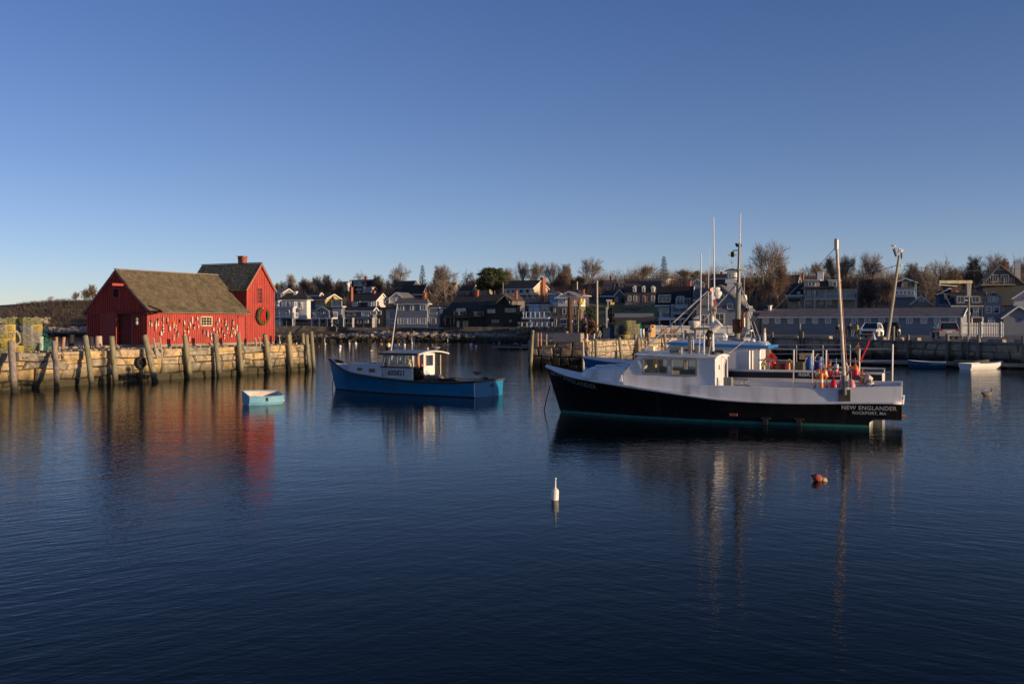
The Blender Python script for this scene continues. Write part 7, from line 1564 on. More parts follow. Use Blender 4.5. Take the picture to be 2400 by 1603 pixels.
# wheelhouse
HW=1.42;xA,zA=ne.L(1675,838.5,HW);xF,zF=ne.L(1497,830,HW);xB,zB=ne.L(1462,873,HW);zRf,zRa=zF-.02,zA-.02
zr=lambda x:lerp(zRa,zRf,(x-xA)/(xF-xA))
def side_base(x):return ne.zs(x)+.0
def panel_between(mb_,pts_out,th):mb_.prism(pts_out,th)
W1=[ne.L(1508,839.5,HW),ne.L(1566,876.5,HW)];W2=[ne.L(1574,841.5,HW),ne.L(1633,880,HW)]
wins=[(W1[0][0],W1[1][0],W1[1][1],W1[0][1]),(W2[0][0],W2[1][0],W2[1][1],W2[0][1])] # x_hi, x_lo, z_lo, z_hi
for sd in(1,-1):
 mb=MB();o=lambda x,z:ne.W(x,(HW+(zr(x)-z)*.05)*sd,z);th=-ne.p*.05*sd
 segs=[(xB,wins[0][0],None),(wins[0][0],wins[0][1],0),(wins[0][1],wins[1][0],None),(wins[1][0],wins[1][1],1),(wins[1][1],xA,None)]
 for x0,x1,wi in segs:
  tz=lambda x:zr(x)if x<=xF else lerp(zr(xF),zB,(x-xF)/(xB-xF))
  def quad(z00,z01,z10,z11): # x0 low/high, x1 low/high
   mb.prism([o(x0,z00),o(x1,z10),o(x1,z11),o(x0,z01)],th)
  if wi is None:
   xsx=[x0,xF,x1]if x0>xF>x1 else[x0,x1]
   for a,b in zip(xsx,xsx[1:]):mb.prism([o(a,side_base(a)),o(b,side_base(b)),o(b,tz(b)),o(a,tz(a))],th)
  else:
   w_=wins[wi];mb.prism([o(x0,side_base(x0)),o(x1,side_base(x1)),o(x1,w_[2]),o(x0,w_[2])],th);mb.prism([o(x0,w_[3]),o(x1,w_[3]),o(x1,tz(x1)),o(x0,tz(x0))],th)
 wh=mb.build('wheelhouse_side',boat_white,ne.T)
for sd in(1,-1):
 for w_ in wins:
  mb=MB();r_=.05;c=[(w_[0],w_[2]),(w_[1],w_[2]),(w_[1],w_[3]),(w_[0],w_[3])];yy=(HW+.055)*sd
  for i in range(4):a,b=c[i],c[(i+1)%4];mb.beam(ne.W(a[0],yy,a[1]),ne.W(b[0],yy,b[1]),.07,.035,up=ne.p)
  fo=mb.build('window',mat('window_gasket',(.25,.26,.28),rough=.5),ne.T);mb=MB();mb.prism([ne.W(x,yy-.03*sd,z)for x,z in c],-ne.p*.008*sd);mb.build('pane',clear,fo)
  # sloping front with panes, aft bulkhead
mb=MB();bw_=HW-.02
fr=lambda y,t:ne.W(lerp(xB,xF,t),y,lerp(zB-.05,zr(xF),t))
for y0,y1 in((bw_,bw_-.12),(.06,-.06),(-bw_+.12,-bw_),(.62,.56),(-.56,-.62)):mb.prism([fr(y0,0),fr(y1,0),fr(y1,1),fr(y0,1)],-ne.a*.05)
for t0,t1 in((0,.3),(.86,1)):mb.prism([fr(bw_,t0),fr(-bw_,t0),fr(-bw_,t1),fr(bw_,t1)],-ne.a*.055)
mb.build('windshield_frame',boat_white,ne.T);mb=MB();mb.prism([fr(bw_,.3),fr(-bw_,.3),fr(-bw_,.86),fr(bw_,.86)],-ne.a*.01);mb.build('windshield',clear,ne.T)
mb=MB();zb_=bz(xA)-.04;zt_=zr(xA)
wy0,wy1=.62,.30;
for y0,y1,z0,z1 in((HW,wy0,zb_,zt_),(wy1,-.72,zb_,zt_),(-.72,-1.25,zt_-.12,zt_),(wy0,wy1,zb_,zb_+.62),(wy0,wy1,zt_-.28,zt_),(-1.3,-HW,zb_,zt_)):mb.prism([ne.W(xA,y0,z0),ne.W(xA,y1,z0),ne.W(xA,y1,z1),ne.W(xA,y0,z1)],ne.a*.05)
mb.build('aft_bulkhead',boat_white,ne.T);mb=MB();mb.prism([ne.W(xA-.005,wy0,zb_+.62),ne.W(xA-.005,wy1,zb_+.62),ne.W(xA-.005,wy1,zt_-.28),ne.W(xA-.005,wy0,zt_-.28)],ne.a*.01);mb.build('aft_window',glass('smoke_glass',(.12,.12,.12)),ne.T)
mb=MB();mb.path([ne.W(xA-.1,-.02,zb_+.1),ne.W(xA-.1,-.02,zt_-.3),ne.W(xA-.16,-.02,zt_-.08),ne.W(xA-.1,.25,zt_+.02)],.025,5);mb.build('conduit',boat_white,ne.T)
mb=MB();mb.prism([ne.W(xA,HW+.02,ne.zs(xA)),ne.W(xA,-HW,ne.zs(xA)),ne.W(xA,-HW,zb_),ne.W(xA,HW+.02,zb_)],ne.a*.04);mb.build('coaming',boat_white,ne.T)
# interior
mb=MB();mb.prism([ne.W(xA+.05,1.3,1.0),ne.W(xB,1.3,1.0),ne.W(xB,-1.3,1.0),ne.W(xA+.05,-1.3,1.0)],(0,0,.04));mb.build('cabin_sole',warm_in,ne.T)
mb=MB();mb.box(ne.W(xB-.9,.2,1.45),(.5,1.6,.9),Matrix.Rotation(R(-22),3,'Z'));mb.build('console',warm_in,ne.T);mb=MB();mb.box(ne.W(xB-.55,-.85,1.9),(.25,.5,1.7),Matrix.Rotation(R(-22),3,'Z'));mb.build('locker',warm_in,ne.T)
mb=MB();mb.box(ne.W(lerp(wins[1][0],wins[1][1],.55),.5,wins[1][2]+.0),(.75,.5,.34),Matrix.Rotation(R(-22),3,'Z'));mb.build('instrument_box',dark,ne.T);mb=MB();mb.ball(ne.W(lerp(wins[0][0],wins[0][1],.55),.6,wins[0][2]+.08),.2,8,6,(1,.7,.9));mb.build('seat',dark,ne.T)
mb=MB();mb.prism([ne.W(lerp(wins[0][0],wins[0][1],.5),.9,1.3),ne.W(lerp(wins[0][0],wins[0][1],.5),.2,1.3),ne.W(lerp(wins[0][0],wins[0][1],.5),.2,zt_-.1),ne.W(lerp(wins[0][0],wins[0][1],.5),.9,zt_-.1)],ne.a*.05);mb.build('partition',warm_in,ne.T)
# roof
mb=MB();vs=[];xr_=frange(xA-.05,xF+.12,8)
for x in xr_:
 for t in(-1,-.6,0,.6,1):vs.append(ne.W(x,(HW+.08)*t,zr(x)+.03+.10*(1-t*t)))
 for t in(1,.6,0,-.6,-1):vs.append(ne.W(x,(HW+.08)*t,zr(x)-.01))
n_=10;mb.add(vs,[(i*n_+j,i*n_+(j+1)%n_,(i+1)*n_+(j+1)%n_,(i+1)*n_+j)for i in range(8)for j in range(n_)]+[tuple(range(n_-1,-1,-1)),tuple(8*n_+j for j in range(n_))]);roof_=mb.build('roof',boat_white,ne.T)
mb=MB();
for sd in(1,-1):
 for k in range(5):x=lerp(xA+.3,xF-.5,k/4.6);mb.beam(ne.W(x,(HW-.1)*sd,zr(x)+.10),ne.W(x+.42,(HW-.1)*sd,zr(x+.42)+.10),.03,.03);mb.beam(ne.W(x,(HW-.1)*sd,zr(x)+.03),ne.W(x,(HW-.1)*sd,zr(x)+.1),.03,.03)
mb.build('grab_rail',alu,roof_,kind='stuff')
# triangular fairing and cleats
mb=MB();mb.prism([ne.pt(1451,893.5,1.62),ne.pt(1459,895,1.62),ne.pt(1457,878,1.5)],-ne.p*.06);mb.build('fairing',white,ne.T)
mb=MB();c=ne.W(11.0,0,ne.zs(11)+.1);mb.tube(c-ne.p*.18+Vector((0,0,.12)),c+ne.p*.18+Vector((0,0,.12)),.04,.04,6);mb.tube(c,c+Vector((0,0,.22)),.06,.06,8);mb.build('bitt',steel,ne.T);mb=MB();mb.path([c+Vector((0,0,.1)),ne.W(10.2,.3,ne.zs(10.2)+.12),ne.W(9.8,.5,ne.zs(9.8)+.12)],.03,5);mb.path([c+Vector((0,0,.12))]+[c+Vector((math.cos(k)*.12,math.sin(k)*.12,.02+.02*k))for k in range(7)],.03,5);mb.build('mooring_line',rope_mat,ne.T)
b0=ne.pt(1289,904,0.2);b1=G(1274,961);mb=MB();mb.path([b0,b0.lerp(b1,.5)+Vector((0,0,-.02)),b1-Vector((0,0,.1))],.022,5);mb.build('bow_line',mat('dark_line',(.06,.055,.05),rough=.9),ne.T)
for px,py,m_ in((1720,973,mat('dull_red',(.25,.08,.05),rough=.7)),(1795,982,dark),(1873,984,dark)):
 x,z=ne.L(px,py,1.78);mb=MB();y_=ne.sec(x,z,ne.zs(x));mb.box(ne.W(x,y_+.03,z+.03),(.28,.12,.09)if m_ is not dark else(.34,.16,.06),Matrix.Rotation(R(-22),3,'Z'));
 if m_ is dark:mb.box(ne.W(x,y_+.05,z-.08),(.16,.14,.22),Matrix.Rotation(R(-22),3,'Z'))
 mb.build('hull_fitting',m_,ne.T)
mb=MB();mb.tube(ne.W(-1.06,1.2,.42),ne.W(-1.22,1.2,.40),.05,.03,6);mb.build('stern_cleat',orange_plastic,ne.T)  # small orange cleat on the transom
# painted names
def hull_text(boat,s_,size,px,py,slope_x=None,m=letter,bold=.004,ysurf=None,space=1.0,follow=False,name='lettering',sy=1.0,dz=0):
 y_=1.6
 for _ in range(12):
  x0,z0=boat.L(px,py,y_);y_=.5*y_+.5*(boat.sec(x0,z0,boat.zs(x0)))
 mb=MB()
 def mp(v):
  x=x0-v.x;z=z0+v.y*sy+((boat.zs(x)-boat.zs(x0))if follow else 0);rk=boat.rake(x)*max(0,z/boat.zs(x));xx=x-rk*.0
  xs_=x-boat.rake(x)*z/boat.zs(x)if follow else x
  return boat.W(x,boat.sec(xs_,z,boat.zs(xs_))+.018+v.z*.3,z)
 add_text(mb,s_,size,mp,bold=bold,space=space);return mb.build(name,m,boat.T)
hull_text(ne,'NEW ENGLANDER',.205,2036,956.5,space=1.08,bold=.004);hull_text(ne,'ROCKPORT, MA',.145,2037,968.5,space=1.08,bold=.004)
for px in(1998.5,2077):
 x,z=ne.L(px,968,1.82);mb=MB();mb.box(ne.W(x,ne.sec(x,z,ne.zs(x))+.02,z),(.09,.02,.02),Matrix.Rotation(R(-22),3,'Z'));mb.build('dash_mark',boot_green,ne.T)
hull_text(ne,'NEW ENGLANDER',.26,1345,892,follow=True,space=1.05,m=mat('bow_lettering',(.22,.25,.25),rough=.5))
# ---- gear on the wheelhouse roof
def part(boat,name,m,fn,parent=None):mb=MB();fn(mb);return mb.build(name,m,parent or boat.T)
pt=ne.pt
part(ne,'post',galv,lambda m:(m.beam(pt(1616.5,832,.6),pt(1616.5,784,.6),.13,.13,up=ne.p)))
part(ne,'post',galv,lambda m:(m.beam(pt(1633,833,.3),pt(1633,809.5,.3),.13,.13,up=ne.p)))
part(ne,'cross_bar',galv,lambda m:(m.beam(pt(1609,783.5,.6),pt(1627,783.5,.6),.08,.08),m.beam(pt(1606.5,774,.6),pt(1606.5,795,.6),.07,.07,up=ne.p),m.beam(pt(1629,770,.6),pt(1629,795,.6),.09,.09,up=ne.p),m.beam(pt(1617,770.5,.6),pt(1664,770.5,.6),.09,.1)))
part(ne,'radar_dome',mat('radar_cream',(.62,.58,.50),rough=.5),lambda m:m.lathe([(.10,-.17),(.16,-.12),(.22,.0),(.23,.06),(.19,.10),(.02,.12)],pt(1627,758.5,.6),n=14))
part(ne,'gps_antenna',mat('radar_cream',(.62,.58,.50)),lambda m:m.prism([pt(1624,749,.6),pt(1636,748,.6),pt(1636,740,.6),pt(1630,741.5,.6)],-ne.p*.06))
part(ne,'exhaust_pipe',mat('sooty_pipe',(.035,.028,.025),rough=.85,var=.3),lambda m:(m.path([pt(1662,815,.2),pt(1660,800,.2),pt(1660.5,786,.2),pt(1666,776,.2)],.12,10,r1=.13)))
part(ne,'exhaust_box',galv,lambda m:m.beam(pt(1664,836,.2),pt(1663,813,.2),.26,.26,up=ne.p));part(ne,'muffler',dark,lambda m:m.ball(pt(1673,829.5,.5),.11,8,6))
bk0,bk1=pt(1667.5,774,.25),pt(1685.5,756.5,.25)
part(ne,'bucket',mat('white_bucket',(.66,.65,.60),rough=.45,var=.08),lambda m:(m.tube(bk0,bk1,.15,.18,14),m.tube(bk0.lerp(bk1,.1),bk0.lerp(bk1,.14),.165,.165,14),m.tube(bk0.lerp(bk1,.96),bk1+(bk1-bk0).normalized()*.01,.195,.195,14)))
part(ne,'mast',white,lambda m:(m.tube(pt(1670.5,822,0),pt(1668.5,674,0),.062,.055,8),m.beam(pt(1670.5,822,0),pt(1676,838,0),.07,.07),m.beam(pt(1660,679,0),pt(1678,677,0),.06,.05)))
part(ne,'whip_antenna',white,lambda m:m.tube(pt(1675,760,-.2),pt(1672.5,509,-.2),.034,.022,6));part(ne,'whip_antenna',white,lambda m:(m.tube(pt(1642.5,676,.5),pt(1643,595,.5),.026,.02,5),m.tube(pt(1639,828,.5),pt(1642.5,676,.5),.02,.026,5)))
part(ne,'whip_antenna',white,lambda m:m.tube(pt(1660,728,.1),pt(1661,579,.1),.02,.01,5));part(ne,'antenna_post',white,lambda m:m.tube(pt(1650,830,.9),pt(1650,786,.9),.03,.03,6));part(ne,'antenna_post',white,lambda m:m.tube(pt(1625,820,.9),pt(1625,795,.9),.025,.02,6))
part(ne,'radar',white,lambda m:(m.lathe([(.08,-.07),(.13,-.03),(.13,.04),(.05,.07)],pt(1680,677,-.3),n=10),m.lathe([(.06,-.2),(.1,-.16),(.17,-.05),(.18,.05),(.1,.12)],pt(1681.5,688,-.3),n=12)))
part(ne,'mast_lamp',red_plastic,lambda m:m.lathe([(.04,-.07),(.06,-.05),(.06,.05),(.03,.07)],pt(1664.5,679.5,.1),n=8));part(ne,'mast_lamp',red_plastic,lambda m:m.tube(pt(1676.5,718,.0),pt(1675.5,702,.0),.035,.03,6))
part(ne,'rope_bundle',rope_mat,lambda m:[m.path([pt(1671+random.uniform(-8,8),722+random.uniform(-6,6),.1),pt(1671+random.uniform(-8,8),730+random.uniform(-6,8),.0),pt(1671+random.uniform(-6,6),737+random.uniform(-6,8),.1)],.018,4)for _ in range(14)])
pole_m=mat('outrigger_pole',(.40,.37,.33),rough=.5,metal=.3,var=.15)
part(ne,'outrigger',pole_m,lambda m:m.tube(pt(1497,829.5,1.1),pt(1661,680,.1),.035,.03,7));part(ne,'outrigger',pole_m,lambda m:m.tube(pt(1544,826,-1.0),pt(1662,684,-.1),.03,.026,7))
part(ne,'stay',alu,lambda m:m.path([pt(1493,832,1.2),pt(1497,829.5,1.1)],.05,5));
part(ne,'stay_line',rope_mat,lambda m:(m.tube(pt(1708,829,.5),pt(1752,794,-1.2),.012,.012,4),m.tube(pt(1660,838,1.2),pt(1667,800,.4),.012,.012,4)))
part(ne,'roof_box',galv,lambda m:(m.box(pt(1585,823,1.0),(.45,.35,.3),Matrix.Rotation(R(-22),3,'Z')),m.tube(pt(1592,820,1.2),pt(1592,826,1.2),.03,.03,6)));part(ne,'floodlight',white,lambda m:m.ball(pt(1598.5,796,.5),.06))
# ---- boom at the port rail
bt,bb=pt(1960.5,570,1.85),pt(1980.5,921,1.85)
part(ne,'boom',mat('boom_metal',(.42,.38,.31),rough=.5,metal=.2,var=.3,scale=3),lambda m:(m.tube(bb,bt,.066,.052,10),m.lathe([(.07,-.25),(.08,-.2),(.08,.1),(.06,.16)],bt,n=8)))
part(ne,'boom_line',mat('red_line',(.40,.16,.12),rough=.8),lambda m:m.path([pt(1963.5,580,1.8),pt(1975,720,1.8),pt(1985,860,1.75),pt(1986,905,1.8)],.011,4));part(ne,'boom_wire',steel,lambda m:m.path([pt(1957,582,1.85),pt(1915,627,1.2),pt(1860,680,.4),pt(1795,745,-.6)],.012,4))
part(ne,'boom_fitting',galv,lambda m:(m.tube(pt(1980,880,1.85),pt(1981,925,1.85),.12,.12,8),m.box(pt(1984.5,900,1.9),(.14,.14,.22),Matrix.Rotation(R(-22),3,'Z')),[m.tube(pt(1965+.06*k,k,1.78),pt(1965+.06*(k+3),k+3,1.78),.095,.095,8)for k in(640,720,800)]if False else None))
part(ne,'guide_rollers',mat('dark_oak',(.11,.085,.06),rough=.8,var=.3),lambda m:[m.beam(ne.W(ne.X(px,1.86),1.9,bz(1.5)+.03),ne.W(ne.X(px,1.86),1.9,ne.zs(1.5)+.07),.10,.09,up=ne.p)for px in(1969.5,1976,1983,1990)])
part(ne,'block',steel,lambda m:(m.path([pt(1983,850,1.8),pt(1988,862,1.8),pt(1988,885,1.8),pt(1983,898,1.8)],.035,6)))
# ---- starboard rail
ys=-1.78;rl=lambda px,py:pt(px,py,ys)
def rail_part(boat,pts,r=.028,name='rail',m=alu):return part(boat,name,m,lambda mm:mm.path(pts,r,6))
rail_part(ne,[rl(1786,817),rl(1906,820),rl(2015,818),rl(2092,817.5)]);rail_part(ne,[rl(1906,847),rl(2015,846.5),rl(2090,845.5)]);rail_part(ne,[rl(2015,873),rl(2090,872)])
for px,y0,y1 in((1861,819,899),(1906,820,899),(1937,820,898),(2015,817,903),(2092.7,807,901)):rail_part(ne,[rl(px,y0),rl(px-.8 if px<2000 else px-1.5,y1)],.032,'stanchion')
rail_part(ne,[rl(1778,843.5),rl(1856,845)],.03)
# ---- gear on deck
part(ne,'hauler_box',galv,lambda m:m.box(pt(1706.5,895,.9),(.3,.3,.35),Matrix.Rotation(R(-22),3,'Z')))
def frame_box(m):
 x0,x1=ne.X(1721,.6),ne.X(1753,.6);
 for a,b in((pt(1721,889,.6),pt(1753,889,.6)),(pt(1721,903,.6),pt(1753,903,.6)),(pt(1721,889,.6),pt(1721,903,.6)),(pt(1753,889,.6),pt(1753,903,.6)),(pt(1732,889,.6),pt(1732,903,.6)),(pt(1743,889,.6),pt(1743,903,.6))):m.beam(a,b,.05,.05)
part(ne,'bait_rack',galv,frame_box);part(ne,'washdown_hose',blue_plastic,lambda m:m.path([pt(1748,908,1.4),pt(1757,906,1.4),pt(1762,909,1.4)],.05,5))
# buoys hung on the rail: separate things
BG='lobster buoys hanging on the black boat stern rail'
def hang(px0,py0,px1,py1,cols,shape,label,y=-1.7,tilt=0,stick=0,group=BG,name='lobster_buoy',boat=ne):
 c=boat.pt((px0+px1)/2,(py0+py1)/2,y);sc_=c.y/F;L_=(py1-py0)*sc_;r=(px1-px0)*sc_/2;mb=MB()
 buoy_mesh(mb,c,L_,r,cols,shape,Matrix.Rotation(tilt,3,'Y'),stick)
 tp=c+Matrix.Rotation(tilt,3,'Y')@Vector((0,0,L_/2));mb.tube(tp,tp+Vector((0,0,.22)),.012,.012,4,mi=0)
 return mb.build(name,[bright(q_)for q_ in cols],origin=c,smooth=True,sharp=40,label=label,cat='buoy',group=group)
BRT={'o':(.78,.24,.03),'w':(.68,.66,.64),'r':(.60,.015,.03),'y':(.58,.50,.06),'s':(.40,.45,.47),'p':(.70,.22,.25),'c':(.62,.05,.10)}
def bright(c):return mat('bright_float_'+c,BRT[c],rough=.4,var=.12,scale=8)
hang(1911,866,1925,885,'owo','','tilted orange and white buoy, left of the cluster of three','-' and-1.55,.25);hang(1928,866,1940,885,'owo','','tilted orange and white buoy, right of the cluster of three',-1.55,-.25);hang(1920.5,874,1929.5,911,'oowoo','','long upright orange and white buoy in the middle of the three',-1.4)
for a,b,lab in(((1914,885),(1909,910),'orange buoy stick with red tip, left of the long buoy'),((1936,885),(1938,910),'orange buoy stick with red tip, right of the long buoy')):
 p0,p1=pt(*a,-1.5),pt(*b,-1.5);mb=MB();mb.tube(p0,p1,.02,.015,5);mb.tube(p0.lerp(p1,.72),p1,.045,.03,6,mi=1);mb.build('buoy_stick',[bright('o'),bright('r')],origin=p0,label=lab,cat='buoy stick')
hang(1931,844,1951,867,'r','ball','round crimson float behind the yellow-topped buoy',-1.95);hang(1940.5,856.5,1952,881,'yywrrr','bullet','red buoy with yellow top and white band',-1.6,.08);hang(1954,853,1966,880,'ssrwrr','','red buoy with grey top and white band beside the boom',-1.6)
hang(1985.5,855,1995,880,'oowrr','bullet','red buoy with orange top and white band right of the boom',-1.6,.15);hang(1997,858,2014,883,'oorrrr','bullet','fat glossy red buoy with orange crown',-1.6);hang(2016,875,2027,898,'owoo','','orange and white buoy low beside the right stanchion',-1.6)
hang(1944,890,1964,913,'r','bell','big red bullet float on the deck left of the boom',-1.0);hang(1965,892,1975,912,'p','bell','half-hidden pink float just left of the boom foot',-1.1);hang(1986,889.5,2005,913,'pp','bell','big faded pink float on the deck right of the boom',-1.0)
p0=pt(2017,846,-1.7);p1=pt(2045,780,-1.7);T=thing('highflyer','long red pole with a grey radar cone leaning out over the stern','marker pole',p0);mb=MB();mb.tube(p0,p1,.035,.03,7);mb.build('pole',red_plastic,T);mb=MB();mb.lathe([(.13,-.12),(.02,.14)],p1+Vector((.03,0,-.14)),n=8);mb.build('reflector',steel,T)
T=thing('flag_buoy','small orange diamond flag on a stick behind the stern rail','marker flag',pt(2010,850,-1.9));mb=MB();mb.prism([pt(2002,818,-1.9),pt(2011,834,-1.9),pt(2019.5,822,-1.9),pt(2012,804,-1.9)],-ne.p*.01);mb.build('flag',mat('orange_cloth',(.70,.27,.10),rough=.8,var=.15),T);mb=MB();mb.tube(pt(2012,803,-1.92),pt(2010,850,-1.92),.015,.015,4);mb.build('stick',wood_grey,T)
mb=MB();c=pt(2036,892,-1.5);rw=random.Random(2);
for k in range(5):rock(mb,c+Vector((rw.uniform(-.12,.12),rw.uniform(-.1,.1),rw.uniform(-.15,.14))),.13,1,rnd=rw)
mb.build('canvas_bag',mat('black_white_cloth',(.6,.58,.52),rough=.9,col2=(.02,.02,.02),mix=.45,scale=6,var=.1),origin=c,label='crumpled black and white canvas heap at the stern rail',cat='canvas')
mb=MB();c=pt(2004,884,-1.6);
for k in range(30):a=c+Vector((rw.uniform(-.3,.3),rw.uniform(-.1,.1),rw.uniform(-.15,.12)));mb.path([a,a+Vector((rw.uniform(-.2,.2),.05,.08)),a+Vector((rw.uniform(-.2,.2),0,-.06))],.02,4)
mb.build('rope_heap',mat('net_brown',(.25,.22,.17),rough=.95,var=.3),origin=c,label='heap of greyish rope below the fat red buoy',cat='rope')
hang(1999,852,2010,863,'o','ball','orange bag-like float behind the fat red buoy',-1.85)
# ---------------------------------------------------------------- second boat with blue-trimmed cabin
rk=Boat('fishing_boat','blue and white fishing boat moored behind the black one, blue-edged cabin roof',(14.96+.0,40.94,0),22)
rk.hb=lambda x:smooth_interp([(-.4,2.0),(2,2.15),(6,2.2),(8.5,1.9),(10.3,1.2),(11.4,.55),(12.0,.05)],x)
rk.hw=lambda x:smooth_interp([(-.4,1.8),(4,1.95),(7,1.7),(9.5,1.0),(11.3,.25),(12,.02)],x)
rk.fl=1.6;rk.rake=lambda x:.6*max(0,(x-8.5)/3.5)**1.5
rk.zs=lambda x:smooth_interp([(-.5,1.70),(3,1.74),(6,1.75),(9,1.85),(11,2.0),(12,2.12)],x)
XR=frange(-.3,12.0,36);rb_blue=mat('royal_blue_hull',(.012,.10,.30),rough=.35,var=.1)
rk.skin('hull',boat_white,XR,lambda x:.1,lambda x:rk.zs(x)-.25 if x<7 else rk.zs(x)-.25,5);rk.skin('sheer_stripe',rb_blue,[x for x in XR if x>6.8],lambda x:rk.zs(x)-.9,lambda x:rk.zs(x),3,off=.01)
rk.skin('name_band',mat('navy_band',(.008,.012,.03),rough=.4),[x for x in XR if x<7],lambda x:rk.zs(x)-.27,lambda x:rk.zs(x)-.02,2,off=.008);rk.skin('bottom',boot_green,XR,lambda x:-.3,lambda x:.1,1)
mb=MB();cap(rk,mb,-.3,-.3,rk.zs(-.3));mb.build('transom',boat_white,rk.T)
mb=MB()
for sd in(1,-1):mb.path([rk.W(x+rk.rake(x),(rk.hb(x)+.01)*sd,rk.zs(x)+.02)for x in XR],.05,5)
mb.build('gunwale',boat_white,rk.T)
mb=MB();vs=[];xf=frange(7.2,12,14)
for x in xf:
 for t in(-1,0,1):vs.append(rk.W(x+rk.rake(x),rk.hb(x)*t,rk.zs(x)+.0+.06*(1-t*t)))
mb.add(vs,[(i*3+j,i*3+j+1,(i+1)*3+j+1,(i+1)*3+j)for i in range(14)for j in range(2)]);mb.build('foredeck',boat_white,rk.T)
mb=MB();mb.prism([rk.W(-.25,1.9,1.05),rk.W(7.2,2.0,1.05),rk.W(7.2,-2.0,1.05),rk.W(-.25,-1.9,1.05)],(0,0,.04));mb.build('work_deck',deck_grey,rk.T)
mb=MB()
for sd in(1,-1):mb.prism([rk.W(-.25,1.93*sd,1.05),rk.W(7,2.08*sd,1.05),rk.W(7,2.08*sd,1.72),rk.W(-.25,1.93*sd,1.68)],-rk.p*.04*sd)
mb.build('bulwark_lining',mat('olive_lining',(.12,.11,.06),rough=.8),rk.T)
RW_=1.5;xa,za=rk.L(1781,817,RW_);xf_,zf_=rk.L(1570,808,RW_);xfb,zfb=rk.L(1548,835,RW_);rz=lambda x:lerp(za,zf_,(x-xa)/(xf_-xa))
mb=MB();bz_=1.4
mb.prism([rk.W(xa,RW_,bz_),rk.W(xfb,RW_,bz_),rk.W(xfb,RW_,zfb),rk.W(xf_,RW_,zf_),rk.W(xa,RW_,za)],-rk.p*.05);mb.prism([rk.W(xa,-RW_,bz_),rk.W(xfb,-RW_,bz_),rk.W(xfb,-RW_,zfb),rk.W(xf_,-RW_,zf_),rk.W(xa,-RW_,za)],rk.p*.05)
mb.prism([rk.W(xfb,RW_,bz_),rk.W(xfb,-RW_,bz_),rk.W(xfb,-RW_,zfb),rk.W(xfb,RW_,zfb)],-rk.a*.05);mb.prism([rk.W(xfb,RW_,zfb),rk.W(xfb,-RW_,zfb),rk.W(xf_,-RW_,zf_),rk.W(xf_,RW_,zf_)],-rk.a*.05)
mb.prism([rk.W(xa,RW_,bz_),rk.W(xa,-.2,bz_),rk.W(xa,-.2,za),rk.W(xa,RW_,za)],rk.a*.05);mb.build('wheelhouse',boat_white,rk.T)
rblue=mat('roof_blue',(.02,.18,.50),rough=.45,var=.08)
mb=MB();mb.prism([rk.W(xa-.35,RW_+.12,rz(xa)+.0),rk.W(xf_+.12,RW_+.12,rz(xf_)),rk.W(xf_+.12,-RW_-.12,rz(xf_)),rk.W(xa-.35,-RW_-.12,rz(xa))],(0,0,.12));ro=mb.build('roof_edge',rblue,rk.T)
mb=MB();mb.prism([rk.W(xa-.2,RW_-.02,rz(xa)+.12),rk.W(xf_+.02,RW_-.02,rz(xf_)+.12),rk.W(xf_-.4,RW_-.5,rz(xf_)+.26),rk.W(xa,RW_-.5,rz(xa)+.26)],-rk.p*2.0);mb.build('roof_top',mat('pale_roof_blue',(.36,.50,.62),rough=.5,var=.06),rk.T)
for a,b,c,d in((1576,817,1586,828),(1604,817.5,1644,828.5),(1674,820,1696,829)):
 x0,z1=rk.L(a,b,RW_+.01);x1,z0=rk.L(c,d,RW_+.01);mb=MB();rr_=.07;ptsw=[]
 for(cx,cz,s0)in((x0-rr_,z1-rr_,0),(x1+rr_,z1-rr_,1),(x1+rr_,z0+rr_,2),(x0-rr_,z0+rr_,3)):
  for k in range(4):an=math.pi/2*(s0+k/3);ptsw.append(rk.W(cx+rr_*math.cos(an),RW_+.012,cz+rr_*math.sin(an)))
 mb.prism(ptsw,rk.p*.012);wo=mb.build('window',glass('brown_glass',(.06,.045,.035)),rk.T)
q_=rk.pt;rpart=lambda n_,m_,f_:part(rk,n_,m_,f_)
rail_part(rk,[q_(1680,793,1.1),q_(1781,793,1.1)],.022);rail_part(rk,[q_(1682,793,1.1),q_(1682,806,1.1)],.02,'stanchion');rail_part(rk,[q_(1781,790,1.1),q_(1781,810,1.1)],.03,'stanchion');rail_part(rk,[q_(1699,784,1.0),q_(1700,808,1.0)],.022,'stanchion')
rpart('life_raft',white,lambda m:(m.tube(q_(1676,790.5,.6),q_(1696,790.5,.6),.19,.19,12),m.ball(q_(1696,790.5,.6),.19,10,6),m.beam(q_(1674,806,.6),q_(1699,806,.6),.3,.2)));rail_part(rk,[q_(1672,783,.9),q_(1696,783,.9),q_(1700,788,.9),q_(1701,806,.9)],.025)
rpart('mast',galv,lambda m:(m.tube(q_(1727.5,795,0),q_(1731,670,0),.125,.11,10),m.tube(q_(1731,670,0),q_(1733.5,570,0),.085,.06,9),m.tube(q_(1731,634,0),q_(1731,631.5,0),.25,.25,10),m.tube(q_(1729,667,0),q_(1729,664,0),.17,.17,10)))
rpart('whip_antenna',white,lambda m:(m.tube(q_(1732,668,.1),q_(1735,500,.1),.025,.012,5),m.tube(q_(1734.5,575,-.1),q_(1736.5,498,-.1),.02,.01,5)));rpart('mast_lamp',dark,lambda m:(m.beam(q_(1725,576,0),q_(1738,576,0),.06,.1),m.ball(q_(1726,573,0),.06),m.path([q_(1730,587,0),q_(1718,587.5,0),q_(1717,592,0)],.02,4),m.lathe([(.05,-.14),(.08,-.1),(.08,.06),(.05,.1)],q_(1716.8,595.5,0),n=8),m.beam(q_(1718,651,0),q_(1729,652,0),.04,.04)))
